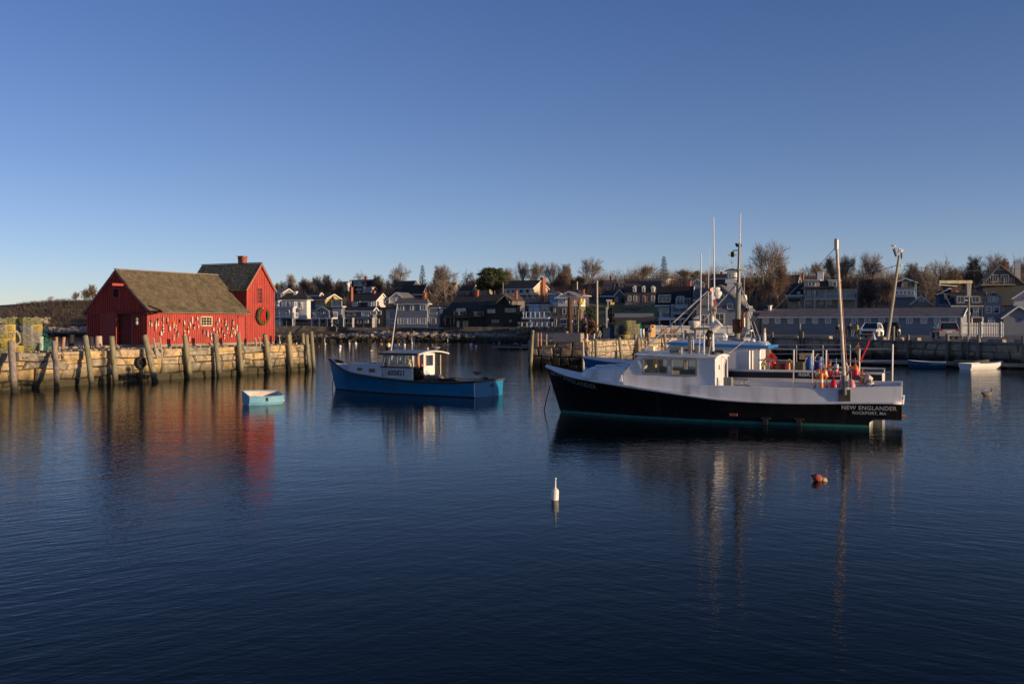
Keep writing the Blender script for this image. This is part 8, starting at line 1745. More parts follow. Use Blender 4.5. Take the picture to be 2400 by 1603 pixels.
rpart('muffler',mat('rust_muffler',(.16,.06,.03),rough=.9,var=.5,scale=4,col2=(.05,.03,.02),mix=.4),lambda m:m.lathe([(.10,-.33),(.19,-.3),(.20,.25),(.18,.28),(.05,.29)],q_(1727.5,763.5,.1),n=14));rpart('exhaust_pipe',rust,lambda m:m.path([q_(1733,780,.2),q_(1740.5,765,.3),q_(1741,742,.3),q_(1743,733,.3),q_(1750,727,.3)],.07,9));rpart('exhaust_outlet',dark,lambda m:m.tube(q_(1748.5,728,.3),q_(1753,725,.3),.085,.085,10))
for a,b in(((1727,666,0),(1643,757,.2)),((1727,690,0),(1596,820,1.0))):rpart('stay',pole_m,lambda m:m.tube(q_(*a),q_(*b),.032,.028,6)if a[1]==666 else m.tube(q_(1664,735,.3),q_(1610,790,.8),.03,.025,6))
rpart('stay',pole_m,lambda m:m.tube(q_(1735,667,0),q_(1780,792,1.1),.028,.025,6));rpart('stay',pole_m,lambda m:m.tube(q_(1735,667,0),q_(1771,796,-.6),.025,.022,6))
rpart('radar_reflector',mat('dull_metal',(.20,.18,.17),rough=.5,metal=.5,var=.2),lambda m:(m.prism([q_(1757,750,.8),q_(1766,758,.8),q_(1774,747,.8),q_(1765,738,.8)],-rk.p*.03),m.prism([q_(1757,750,.8),q_(1766,758,.8),q_(1768,750,.6),q_(1763,740,.6)],-rk.a*.02)))
rpart('compass_stand',steel,lambda m:(m.lathe([(.05,-.05),(.18,-.03),(.18,.03),(.05,.06)],q_(1755,775,.2),n=10),m.tube(q_(1751,776,.2),q_(1745,793,.4),.02,.02,5),m.tube(q_(1760,776,.2),q_(1761,793,.2),.02,.02,5),m.tube(q_(1745,766,.2),q_(1745,745,.2),.02,.02,5)))
rpart('roof_hatch',wood_grey,lambda m:m.beam(q_(1713,801,.3),q_(1755,801,.3),.6,.16));rpart('vent',white,lambda m:(m.ball(q_(1765,799,.8),.1),m.box(q_(1750,794,.5),(.3,.2,.12)),m.path([q_(1783,812,1.4),q_(1787,806,1.4),q_(1794,805,1.4),q_(1795,811,1.4)],.04,5)))
rpart('pipe',alu,lambda m:(m.path([q_(1757,822,1.53),q_(1757,893,1.53)],.02,5),m.path([q_(1764,822,1.53),q_(1764,893,1.53)],.015,5),m.path([q_(1781,880,1.45),q_(1781,822,1.45)],.03,5)))
rpart('deck_lamp',white,lambda m:(m.lathe([(.10,-.05),(.10,.05)],q_(1789,891,1.4),Matrix.Rotation(R(90),3,'X'),10),m.ball(q_(1800,894,1.4),.05)))
for px in(1806,1867,1929,1993):rail_part(rk,[q_(px,808,-1.9),q_(px,858,-1.9)],.02,'stanchion')
rail_part(rk,[q_(1790,808,-1.9),q_(1990,808,-1.9),q_(1993,811,-1.9)],.02);rail_part(rk,[q_(1790,829.5,-1.9),q_(1993,829.5,-1.9)],.018)
mb=MB();x0,z0=rk.L(1900,877.5,2.15)
def mpr(v):x=x0-v.x;return rk.W(x,rk.hb(x)+.02+v.z*.3-.02,z0+v.y)
x0,z0=rk.L(1921,878,2.15);add_text(mb,'RISKY BUSINESS',.22,mpr,bold=.008,shear=.25,space=1.08);mb.build('lettering',mat('silver_lettering',(.45,.50,.55),rough=.4),rk.T)
# loose gear on the second boat
def bdrum(px0,px1,y0,y1,y,m_,lab,name='barrel',boat=rk):
 c0,c1=boat.pt((px0+px1)/2,y1,y),boat.pt((px0+px1)/2,y0,y);r=(px1-px0)/2*c0.y/F;hh=(c1-c0).length;mb=MB();mb.lathe([(r*.85,0),(r*.9,.03),(r*.97,hh*.5),(r*.98,hh*.93),(r*1.05,hh*.94),(r*1.05,hh),(r*.9,hh)],c0,n=16)
 return mb.build(name,m_,origin=c0,smooth=True,sharp=35,label=lab,cat=name)
bdrum(1887,1905.5,834,866,.6,blue_plastic,'bright blue barrel with white handle, left of two on the second boat');bdrum(1908,1928.5,836,868,.4,mat('deep_blue_plastic',(.006,.04,.22),rough=.45,var=.12),'darker blue barrel with rope over it, right of two on the second boat')
mb=MB();c=q_(1890,835,.7);mb.path([q_(1892,838,.75),q_(1888,843,.85),q_(1887,849,.85)],.02,4);mb.path([q_(1911,846,.7),q_(1909,840,.7),q_(1917,829,.4),q_(1920,839,.5)],.02,4);mb.path([q_(1926,842,.6),q_(1921,847,.7),q_(1922,853,.7)],.022,4);mb.build('rope',rope_mat,origin=c,label='loose pale rope handles draped on the two blue barrels',cat='rope')
bdrum(1826,1854,851,869,.9,mat('maroon_cloth',(.16,.02,.03),rough=.9,var=.3),'slumped maroon sack on the second boat','sack');hang(1803,843,1821,863,'r','ball','round red float on the second boat behind the railing',.9,group=None,boat=rk,name='float')
for q4,lab in(([(1791,841),(1805,828),(1813,836),(1800,846)],'folded orange-red marker flag, left one on the second boat'),([(1803,838),(1808,823),(1823,840),(1815,845)],'folded orange-red marker flag, right one on the second boat')):
 mb=MB();mb.prism([q_(a,b,1.2)for a,b in q4],rk.p*.015);mb.build('marker_flag',mat('red_orange_cloth',(.72,.07,.02),rough=.75,var=.12),origin=q_(*q4[0],1.2),label=lab,cat='marker flag')
mb=MB();mb.beam(q_(1875,835,-1.2),q_(1904,835,-1.2),.6,.26);mb.build('bait_box',mat('tan_box',(.42,.33,.17),rough=.8,var=.2),origin=q_(1890,840,-1.2),label='tan bait box behind the bright blue barrel',cat='box')
mb=MB();mb.beam(q_(1822,858,-.6),q_(1885,858,-.6),1.1,.34);mb.build('engine_box',mat('olive_box',(.10,.09,.05),rough=.8,var=.2),origin=q_(1850,866,-.6),label='long low olive box across the second boat deck',cat='box')
for a,b,lab in(((1784,857),(1797,853),'yellow hand gaff head standing left'),((1843,846),(1856,848),'yellow-green strap draped on the rail')):
 mb=MB();mb.path([q_(*a,1.9),q_((a[0]+b[0])/2,min(a[1],b[1])-2,1.9),q_(*b,1.9)],.06,6);mb.path([q_((a[0]+b[0])/2,a[1],1.9),q_((a[0]+b[0])/2+2,a[1]+35,1.9)],.02,4);mb.build('gaff',yellow_paint,origin=q_(*a,1.9),label=lab,cat='gaff')
 # ---------------------------------------------------------------- blue boat in the middle
bb_=Boat('lobster_boat','bright blue wooden lobster boat with white wheelhouse in mid harbour',(-1.17,50.4,0),31.5)
LBb=10.2
bb_.hb=lambda x:smooth_interp([(-.1,1.38),(2,1.5),(4.5,1.55),(6.5,1.42),(8.2,1.0),(9.4,.5),(10.2,.04)],x)
bb_.hw=lambda x:smooth_interp([(-.1,1.3),(3,1.35),(5.5,1.2),(7.5,.75),(9.2,.25),(10.2,.02)],x)
bb_.fl=1.5;bb_.rake=lambda x:.45*max(0,(x-6.5)/3.7)**1.6
SH=bb_.sheer_from([(817,871),(858,881.5),(897,887.5),(956,893.5),(995,896),(1054,897),(1100,896)]);SH=[(-.2,zat(894.5,49.4))]+[q for q in SH if .3<q[0]<9.0]+[(10.2,1.66)]
bb_.zs=lambda x:smooth_interp(SH,x);XB=frange(0,LBb,34)
hb_blue=mat('bright_blue_hull',(.008,.19,.38),rough=.4,var=.16,scale=1.2,col2=(.012,.16,.31),mix=.4,detail=7);dkrail=mat('dark_wood_rail',(.055,.045,.032),rough=.7,var=.3,scale=5)
aged_white=mat('aged_white',(.55,.54,.52),rough=.6,var=.12,scale=3,col2=(.38,.36,.33),mix=.35,detail=8)
bb_.skin('hull',hb_blue,XB,lambda x:.05,lambda x:bb_.zs(x),6);bb_.skin('bottom',mat('dark_bottom',(.03,.02,.018),rough=.8),XB,lambda x:-.25,lambda x:.05,1,off=.003)
mb=MB();cap(bb_,mb,0,-.25,bb_.zs(0)+.02);mb.build('transom',hb_blue,bb_.T)
mb=MB()
for sd in(1,-1):mb.path([bb_.W(x+bb_.rake(x),(bb_.hb(x)+.015)*sd,bb_.zs(x)+.01)for x in XB],.06,6)
mb.beam(bb_.W(-.02,1.4,bb_.zs(0)+.02),bb_.W(-.02,-1.4,bb_.zs(0)+.02),.12,.1);mb.build('rail',dkrail,bb_.T)
mb=MB();mb.beam(bb_.W(-.02,1.36,bb_.zs(0)-.05),bb_.W(-.02,1.32,.05),.05,.05);mb.build('corner_strip',white,bb_.T)
mb=MB();mb.box(bb_.W(10.62,0,1.70),(.12,.12,.1));mb.build('stem_cap',white,bb_.T)
mb=MB();vs=[];xf=frange(5.2,LBb,16)
for x in xf:
 for t in(-1,-.5,0,.5,1):vs.append(bb_.W(x+bb_.rake(x),bb_.hb(x)*t,bb_.zs(x)+.02+.07*(1-t*t)))
mb.add(vs,[(i*5+j,i*5+j+1,(i+1)*5+j+1,(i+1)*5+j)for i in range(16)for j in range(4)]);mb.build('foredeck',aged_white,bb_.T)
mb=MB();mb.prism([bb_.W(.05,1.3,.35),bb_.W(5.4,1.4,.35),bb_.W(5.4,-1.4,.35),bb_.W(.05,-1.3,.35)],(0,0,.04));mb.build('work_deck',mat('worn_deck',(.16,.13,.10),rough=.9,var=.3),bb_.T)
mb=MB()
for sd in(1,-1):
 vs=[];xx_=frange(.02,5.4,10)
 for x in xx_:vs+=[bb_.W(x,(bb_.hb(x)-.01)*sd,bb_.zs(x)+.02),bb_.W(x,(bb_.hb(x)-.26)*sd,bb_.zs(x)+.02),bb_.W(x,(bb_.hb(x)-.28)*sd,.35)]
 mb.add(vs,[(i*3+j,(i+1)*3+j,(i+1)*3+j+1,i*3+j+1)for i in range(10)for j in range(2)])
mb.prism([bb_.W(.02,1.35,bb_.zs(0)+.03),bb_.W(.25,1.35,bb_.zs(0)+.03),bb_.W(.25,-1.35,bb_.zs(0)+.03),bb_.W(.02,-1.35,bb_.zs(0)+.03)],(0,0,-.03));mb.build('side_deck',aged_white,bb_.T)
tk,q=trunk(bb_,820,897,853.5,856.5,.62,1.02,aged_white,bb_.zs)
for a,b,c,d in((838,861.5,848,868.5),(865,864,877.5,872)):
 y_=interp([(818,.68),(897,1.08)],(a+c)/2);mb=MB();mb.prism([bb_.pt(a,b,y_+.06),bb_.pt(c,b,y_+.09),bb_.pt(c,d,y_+.09),bb_.pt(a,d,y_+.06)],bb_.p*.02);mb.build('porthole',mat('brown_board',(.18,.11,.06),rough=.7,var=.2),tk)
yw=1.08;qb=bb_.pt;xA2,zA2=bb_.L(967.5,829,yw);xF2,zF2=bb_.L(899.5,829,yw);xFb,zFb=bb_.L(894,859.5,yw);zsill=bb_.L(930,861,yw)[1]
mb=MB();frames=[(967.5,964.5),(949,944),(930.5,926),(911,907.5)]
for sd in(1,):
 mb.prism([qb(897,860.5,yw),qb(967.5,861.5,yw),qb(967.5,890.5,yw),qb(897,888,yw)],-bb_.p*.05)
 mb.prism([qb(898,828,yw),qb(967.5,828,yw),qb(967.5,833,yw),qb(898,833,yw)],-bb_.p*.05)
 for a,b in frames:mb.prism([qb(a,833,yw),qb(b,833,yw),qb(b,861,yw),qb(a,861,yw)],-bb_.p*.05)
 mb.prism([qb(900,828,yw),qb(903,828,yw),qb(897,861,yw),qb(893,861,yw)],-bb_.p*.05)
wh2=mb.build('wheelhouse',aged_white,bb_.T)
for a,b in((964.5,949),(944,930.5),(926,911),(906.5,902)):
 mb=MB();mb.prism([qb(a,833,yw-.02),qb(b,833,yw-.02),qb(b if b>903 else 898.5,861,yw-.02),qb(a,861,yw-.02)],-bb_.p*.008);mb.build('pane',clear,wh2)
 # front windscreen, starboard side, roof
zs2=zsill;zr2=zA2
mb=MB()
for y0,y1 in((yw,yw-.1),(.4,.33),(-.33,-.4),(-yw+.1,-yw)):mb.prism([bb_.W(xFb,y0,zs2),bb_.W(xFb,y1,zs2),bb_.W(xF2,y1,zr2),bb_.W(xF2,y0,zr2)],-bb_.a*.04)
mb.prism([bb_.W(xFb,yw,bb_.zs(xFb)),bb_.W(xFb,-yw,bb_.zs(xFb)),bb_.W(xFb,-yw,zs2),bb_.W(xFb,yw,zs2)],-bb_.a*.05);mb.build('windscreen_frame',aged_white,bb_.T)
ysd=-1.42;mb=MB();zf2=bb_.L(967,890,yw)[1]
mb.prism([bb_.W(xFb,ysd,.8),bb_.W(xA2,ysd,.8),bb_.W(xA2,ysd,zs2),bb_.W(xFb,ysd,zs2)],bb_.p*.04)
for x0_,x1_ in((xA2,xA2+.1),(lerp(xA2,xFb,.48),lerp(xA2,xFb,.53)),(xF2-.1,xF2)):mb.prism([bb_.W(x0_,ysd,zs2),bb_.W(x1_,ysd,zs2),bb_.W(x1_,ysd,zr2),bb_.W(x0_,ysd,zr2)],bb_.p*.04)
mb.prism([bb_.W(xFb,ysd,zr2-.12),bb_.W(xA2,ysd,zr2-.12),bb_.W(xA2,ysd,zr2),bb_.W(xFb,ysd,zr2)],bb_.p*.04);mb.build('starboard_side',warm_in,bb_.T)
def ayz(px,py): # aft bulkhead plane
 k=(px-1200)/F;o=bb_.O+bb_.a*xA2;t=(k*o.y-o.x)/(bb_.p.x-k*bb_.p.y);return t,zat(py,(o+bb_.p*t).y)
def aquad(a,b,c,d,x_=0):y0_,z1_=ayz(a,b);y1_,z0_=ayz(c,d);return[bb_.W(xA2-x_,y0_,z0_),bb_.W(xA2-x_,y1_,z0_),bb_.W(xA2-x_,y1_,z1_),bb_.W(xA2-x_,y0_,z1_)]
mb=MB()
for q4 in((993,825,997,878),(1015,825,1019,878),(997,825,1015,832),(997,857.5,1015,878)):mb.prism(aquad(*q4),bb_.a*.05)
mb.build('aft_bulkhead',white,bb_.T);mb=MB();mb.prism(aquad(966.5,829,968.6,889),bb_.a*.05);mb.build('corner_post',white,bb_.T)
mb=MB();mb.prism(aquad(983.5,829,988,862,-.12),bb_.a*.08);mb.build('post',pine,bb_.T);mb=MB();mb.prism([bb_.W(xA2+.9,.75,.5),bb_.W(xA2+.9,-.2,.5),bb_.W(xA2+.9,-.2,zs2+.15),bb_.W(xA2+.9,.75,zs2+.15)],bb_.a*.3);mb.build('console',warm_in,bb_.T)
mb=MB();xr0=xA2-.42;cam_=lambda y:.15*(1-((y+.17)/1.35)**2);ys_=[yw+.1,.6,.15,-.3,-.8,-1.15,ysd-.12]
vs=[]
for x_ in(xF2+.25,xr0):
 for y_ in ys_:vs.append(bb_.W(x_,y_,zr2+cam_(y_)))
 for y_ in ys_[::-1]:vs.append(bb_.W(x_,y_,zr2+cam_(y_)-.07))
mb.add(vs,[(j,(j+1)%14,14+(j+1)%14,14+j)for j in range(14)]+[tuple(range(13,-1,-1)),tuple(range(14,28))]);mb.build('roof',mat('pale_roof_paint',(.34,.38,.42),rough=.6,var=.1),bb_.T)
mb=MB();mb.beam(bb_.W(xF2+.27,yw+.12,zr2-.03),bb_.W(xr0,yw+.12,zr2-.03),.06,.1);mb.build('roof_edge',dkrail,bb_.T)
mb=MB();mb.path([bb_.W(xr0-.02,y_,zr2+cam_(y_)-.05)for y_ in ys_],.04,5);mb.build('roof_trim',white,bb_.T)
mb=MB();mb.beam(bb_.W(xFb+.05,yw+.03,zs2-.0),bb_.W(xA2,yw+.03,bb_.L(967,861.5,yw)[1]),.03,.06);mb.build('sill_strip',dkrail,bb_.T)
x0b,z0b=bb_.L(929,874.5,yw);mb=MB();add_text(mb,'605821',.46,lambda v:bb_.W(x0b-v.x*.84,yw+.012+v.z*.2,z0b+v.y*.8),bold=.008,space=1.0);mb.build('lettering',mat('black_numerals',(.015,.015,.02),rough=.6),bb_.T)
xt,zt=0,0;mb=MB();cpt=bb_.W(-.03,0,0);kx=(1153-1200)/F
# transom name: point on the stern plane under that column
t_=((kx*bb_.O.y-bb_.O.x)/(bb_.p.x-kx*bb_.p.y));Yt=(bb_.O+bb_.p*t_).y;zt=zat(903.5,Yt)
add_text(mb,'AMIE',.20,lambda v:bb_.W(-.012-v.z*.2,t_-v.x,zt+v.y),bold=.002,space=1.1);mb.build('transom_lettering',mat('faded_green_letters',(.03,.14,.16),rough=.7),bb_.T)
# clutter inside and on deck
rw=random.Random(77)
for px,py,r_,m_ in((918,850,.16,mat('green_can',(.10,.30,.12),rough=.6)),(922,857,.17,red_plastic),(937,852,.2,mat('rust_red_gear',(.30,.08,.05),rough=.8)),(941,858,.14,white),(955,848,.22,mat('tan_oilskin',(.45,.33,.18),rough=.8)),(915,858,.12,white),(958,858,.18,warm_in),(902,853,.15,wood_grey)):
 mb=MB();rock(mb,qb(px,py,.3),r_,1.2,rnd=rw);mb.build('gear',m_,bb_.T)
for k in range(7):
 mb=MB();a=qb(rw.uniform(912,960),834,.2);b=a+Vector((rw.uniform(-.1,.1),0,-rw.uniform(.25,.6)));mb.tube(a,b,.03,.05,6);mb.build('hanging_gear',random.choice([warm_in,rope_mat,wood_grey]),bb_.T)
mb=MB();mb.ball(qb(988.5,857.5,-.1),.11,12,8);mb.build('float',mat('orange_red_float',(.72,.07,.02),rough=.4),origin=qb(988.5,857.5,-.1),smooth=True,label='orange-red ball float on the blue boat wheelhouse clutter',cat='float')
mb=MB();
for k in range(12):rock(mb,qb(rw.uniform(972,996),rw.uniform(866,886),rw.uniform(-.4,.4)),rw.uniform(.14,.26),1,rnd=rw)
mb.beam(qb(971,859,.3),qb(998,886,.3),.05,.05);mb.build('dark_gear_pile',mat('black_gear',(.025,.022,.02),rough=.8,var=.4),bb_.T)
mb=MB();
for k in range(8):rock(mb,qb(lerp(1001,1031,k/7),886,.1),.24,.8,rnd=rw)
mb.build('net_bag',mat('grey_net',(.15,.14,.135),rough=.95,var=.3,scale=5),origin=qb(1015,890,.1),label='lumpy grey net bag on the blue boat deck',cat='bag')
c0=qb(1052,893,-.2);mb=MB();mb.lathe([(.5,0),(.58,.28),(.62,.3),(.62,.34),(.54,.34),(.5,.25)],Vector((c0.x,c0.y,.5)),n=18);mb.build('tub',mat('black_tub',(.03,.028,.028),rough=.6,var=.2),origin=Vector((c0.x,c0.y,.5)),smooth=True,sharp=35,label='round black tub on the blue boat deck',cat='tub')
part(bb_,'searchlight',dark,lambda m:(m.beam(qb(909.5,826,.2),qb(909.5,816,.2),.12,.12,up=bb_.p),m.lathe([(.17,-.1),(.2,0),(.17,.1)],qb(910,809,.2),Matrix.Rotation(R(70),3,'Y'),12),m.tube(qb(905.5,822,.2),qb(905.5,799,.2),.03,.03,5),m.tube(qb(914,814,.2),qb(914,799,.2),.03,.03,5)));part(bb_,'lens',warm_in,lambda m:m.ball(qb(911,809,.34),.13))
part(bb_,'aerial',white,lambda m:m.tube(qb(916.5,823,.3),qb(931.5,712,.3),.03,.015,6));part(bb_,'light_post',white,lambda m:m.tube(qb(1003,823,-.4),qb(1003,814.5,-.4),.03,.03,6))
part(bb_,'deck_rope',mat('black_rope',(.03,.03,.035),rough=.9),lambda m:[m.path([qb(786+k*2.6,846+k*.7,.15),qb(789+k*2.6,843.5+k*.7,0),qb(791+k*2.6,847+k*.7,.1)],.05,5)for k in range(6)]);part(bb_,'foredeck_line',rope_mat,lambda m:m.path([qb(806,850,.2),qb(840,848,.0),qb(892,839,.3)],.012,4));part(bb_,'hatch_cover',dark,lambda m:m.beam(qb(870,852,-.2),qb(888,852,-.2),.5,.1))
part(bb_,'stern_line',rope_mat,lambda m:m.path([bb_.W(.1,-.3,bb_.zs(0)+.06),bb_.W(-.06,-.35,bb_.zs(0)),bb_.W(-.05,-.5,.1)],.02,4));part(bb_,'stern_gear',dark,lambda m:[rock(m,bb_.W(.2,rw.uniform(-.1,.2),bb_.zs(0)+.1),.12,.7,rnd=rw)for _ in range(3)])
b0=qb(781.5,882,0);mb=MB();mb.path([b0,G(778,909)-Vector((0,0,.1))],.025,5);mb.build('bow_line',MATS['dark_line'],bb_.T)
# ================================================================ vehicles, people, birds
tyre_m=dark;rim_m=mat('wheel_rim',(.35,.35,.36),rough=.35,metal=.7)
def car(name,label,loc,heading,paint,L_=4.6,W_=1.86,Hh=1.68,kind='suv',rear=False):
 """x forward, y left; side profile lofted across with tumblehome"""
 T=thing(name,label,'car',loc);T.rotation_euler=(0,0,heading)
 hx=L_/2;gl=glass('car_glass',(.015,.018,.022),.05)
 low=[(-hx,.45),(-hx+.03,.30),(-hx+.5,.22),(hx-.6,.22),(hx-.05,.30),(hx,.50),(hx-.02,.78),(hx-.25,.95),(hx-1.15,1.06),(hx-1.3,1.08),(-hx+.35,1.10),(-hx+.02,1.02)]
 mb=MB();n=len(low);vs=[]
 for yy,ins in((-W_/2+.10,.03),(-W_/2,.0),(-W_/2+.0,0),(W_/2,0),(W_/2-.10,.03)):
  pass
 sect=[(-W_/2+.14,.06),(-W_/2,0),(W_/2,0),(W_/2-.14,.06)]
 for yy,ins in sect:
  for x,z in low:vs.append((x*(1-ins*1.2 if abs(x)>1 else 1),yy,z+(ins*.6 if z<.4 else-ins*.5)))
 fs=[(k*n+j,k*n+(j+1)%n,(k+1)*n+(j+1)%n,(k+1)*n+j)for k in range(3)for j in range(n)]+[tuple(range(n-1,-1,-1)),tuple(3*n+j for j in range(n))]
 mb.add(vs,fs);mb.build('body',paint,T,local=True,smooth=True,sharp=28)
 # greenhouse
 gp=[(hx-1.28,1.06),(hx-2.05,Hh-.06),(hx-2.5,Hh),(-hx+.75,Hh-.03),(-hx+.45,Hh-.12),(-hx+.16,1.08)]
 def gh(sc,m_,nm,inset=0,z0=0):
  mb=MB();k=len(gp);vs=[]
  for sd in(-1,1):
   for x,z in gp:t=(z-1.06)/(Hh-1.06);vs.append((x,sd*((W_/2-.05)-.20*t+inset),z+z0))
  mb.add(vs,[tuple(range(k)),tuple(range(2*k-1,k-1,-1))]+[(j,k+j,k+(j+1)%k,(j+1)%k)for j in range(k)]);return mb.build(nm,m_,T,local=True)
 gh(1,gl,'windows')
 mb=MB();tw=lambda z:(W_/2-.05)-.20*(z-1.06)/(Hh-1.06)
 for sd in(-1,1):
  for(a,b)in((0,1),(1,2),(2,3),(3,4),(4,5)):A_,B_=gp[a],gp[b];mb.beam((A_[0],sd*(tw(A_[1])+.01),A_[1]),(B_[0],sd*(tw(B_[1])+.01),B_[1]),.07,.10)
  for x in(hx-2.45+.2,.0-.35,-hx+1.0):mb.beam((x,sd*(tw(1.08)+.012),1.06),(x-.06,sd*(tw(Hh)+.012),Hh-.03),.09,.05,up=(0,1,0))
 mb.prism([(hx-2.1,tw(Hh)+.02,Hh-.01),(hx-2.1,-tw(Hh)-.02,Hh-.01),(-hx+.5,-tw(Hh)-.02,Hh-.04),(-hx+.5,tw(Hh)+.02,Hh-.04)],(0,0,.05));mb.build('roof',paint,T,local=True)
 for sx in(hx-.92,-hx+.92):
  for sd in(-1,1):
   mb=MB();M_=Matrix.Rotation(R(90),3,'X');mb.lathe([(.22,-.11),(.33,-.10),(.345,-.05),(.345,.05),(.33,.10),(.22,.11)],(sx,sd*(W_/2-.10),.345),M_,18);wo=mb.build('wheel',tyre_m,T,local=True,smooth=True,sharp=40)
   mb=MB();mb.lathe([(.05,-.118),(.2,-.112),(.22,-.09),(.22,.09),(.2,.112),(.05,.118)],(sx,sd*(W_/2-.10),.345),M_,10);mb.build('rim',rim_m,wo,local=True)
   mb=MB();mb.path([(sx+.40*math.cos(a),sd*(W_/2-.0),.345+.40*math.sin(a))for a in[math.pi*k/8 for k in range(9)]],.035,4);mb.build('wheel_arch',dark,T,local=True)
 blk_=mat('car_black',(.015,.015,.016),rough=.5)
 mb=MB();mb.prism([(hx-.015,-.55,.52),(hx-.015,.55,.52),(hx-.04,.62,.80),(hx-.04,-.62,.80)],(.03,0,0));mb.build('grille',blk_,T,local=True);mb=MB();mb.box((hx-.02,0,.36),(.05,1.4,.10));mb.build('bumper_intake',blk_,T,local=True)
 for sd in(-1,1):
  mb=MB();mb.prism([(hx-.03,sd*.62,.72),(hx-.12,sd*(W_/2-.08),.76),(hx-.32,sd*(W_/2-.015),.90),(hx-.10,sd*.64,.82)],(.03,sd*.012,0));mb.build('headlight',mat('lamp_glass',(.5,.5,.5),rough=.15),T,local=True)
  mb=MB();mb.box((-hx+.06,sd*(W_/2-.18),.96),(.10,.34,.20));mb.build('tail_light',mat('tail_red',(.35,.01,.01),rough=.3),T,local=True)
  mb=MB();mb.ball((hx-1.45,sd*(W_/2+.08),1.10),.10,8,5,(.7,1,.8));mb.build('mirror',paint,T,local=True)
 mb=MB();mb.box((-hx+.012,0,.78),(.03,.5,.12));mb.build('number_plate',white,T,local=True);mb=MB();mb.prism([(-hx+.14,-.62,1.12),(-hx+.14,.62,1.12),(-hx+.40,.55,Hh-.16),(-hx+.40,-.55,Hh-.16)],(-.03,0,.01));mb.build('rear_window',gl,T,local=True)
 if not rear:mb=MB();mb.box((hx+.005,0,.42),(.03,.45,.11));mb.build('number_plate',yellow_paint,T,local=True)
 return T
cw=mat('car_white',(.70,.70,.70),rough=.25,var=.02,coat=.5);cd=mat('car_dark_green',(.012,.02,.02),rough=.25,coat=.5);cs_=mat('car_silver',(.38,.37,.35),rough=.3,metal=.4,coat=.4)
def cpos(px,Y):return Vector(((px-1200)/F*Y,Y,TW))
car('parked_car','white SUV parked on the wharf between the boom and the leaning pole',cpos(2042,113),math.atan2(-.86,-.51),cw)
car('parked_car','dark SUV parked behind the leaning pole, right of the white one',cpos(2087,119),math.atan2(-.90,-.44),cd,Hh=1.75)
car('parked_car','silver minivan seen from behind in front of the long shed',cpos(2214,106),math.atan2(.975,.22),cs_,L_=4.9,W_=1.95,Hh=1.76,rear=True)
b=on_land(1407,185);car('parked_car','dark car on the road below the lawn, behind the flagpole',Vector((b.x,b.y,zat(741,185))),R(175),cd,Hh=1.45)
# people: one skinned body each, clothes as thin shells over it
skin_m=mat('skin',(.48,.28,.20),rough=.6)
def skinned(name,joints,edges,m_,T,sub=1):
 me=bpy.data.meshes.new(name);me.from_pydata([Vector(j[0])for j in joints],edges,[]);ob=bpy.data.objects.new(name,me);C.objects.link(ob)
 md=ob.modifiers.new('s','SKIN');md.use_smooth_shade=True;sv=me.skin_vertices[0].data
 for i,j in enumerate(joints):sv[i].radius=(j[1],j[2]if len(j)>2 else j[1])
 sv[0].use_root=True;s2=ob.modifiers.new('u','SUBSURF');s2.levels=sub
 dg=bpy.context.evaluated_depsgraph_get();m2=bpy.data.meshes.new_from_object(ob.evaluated_get(dg));bpy.data.objects.remove(ob)
 m2.materials.clear();m2.materials.append(m_);o=bpy.data.objects.new(name,m2);C.objects.link(o);o.parent=T
 for p in m2.polygons:p.use_smooth=True
 return o
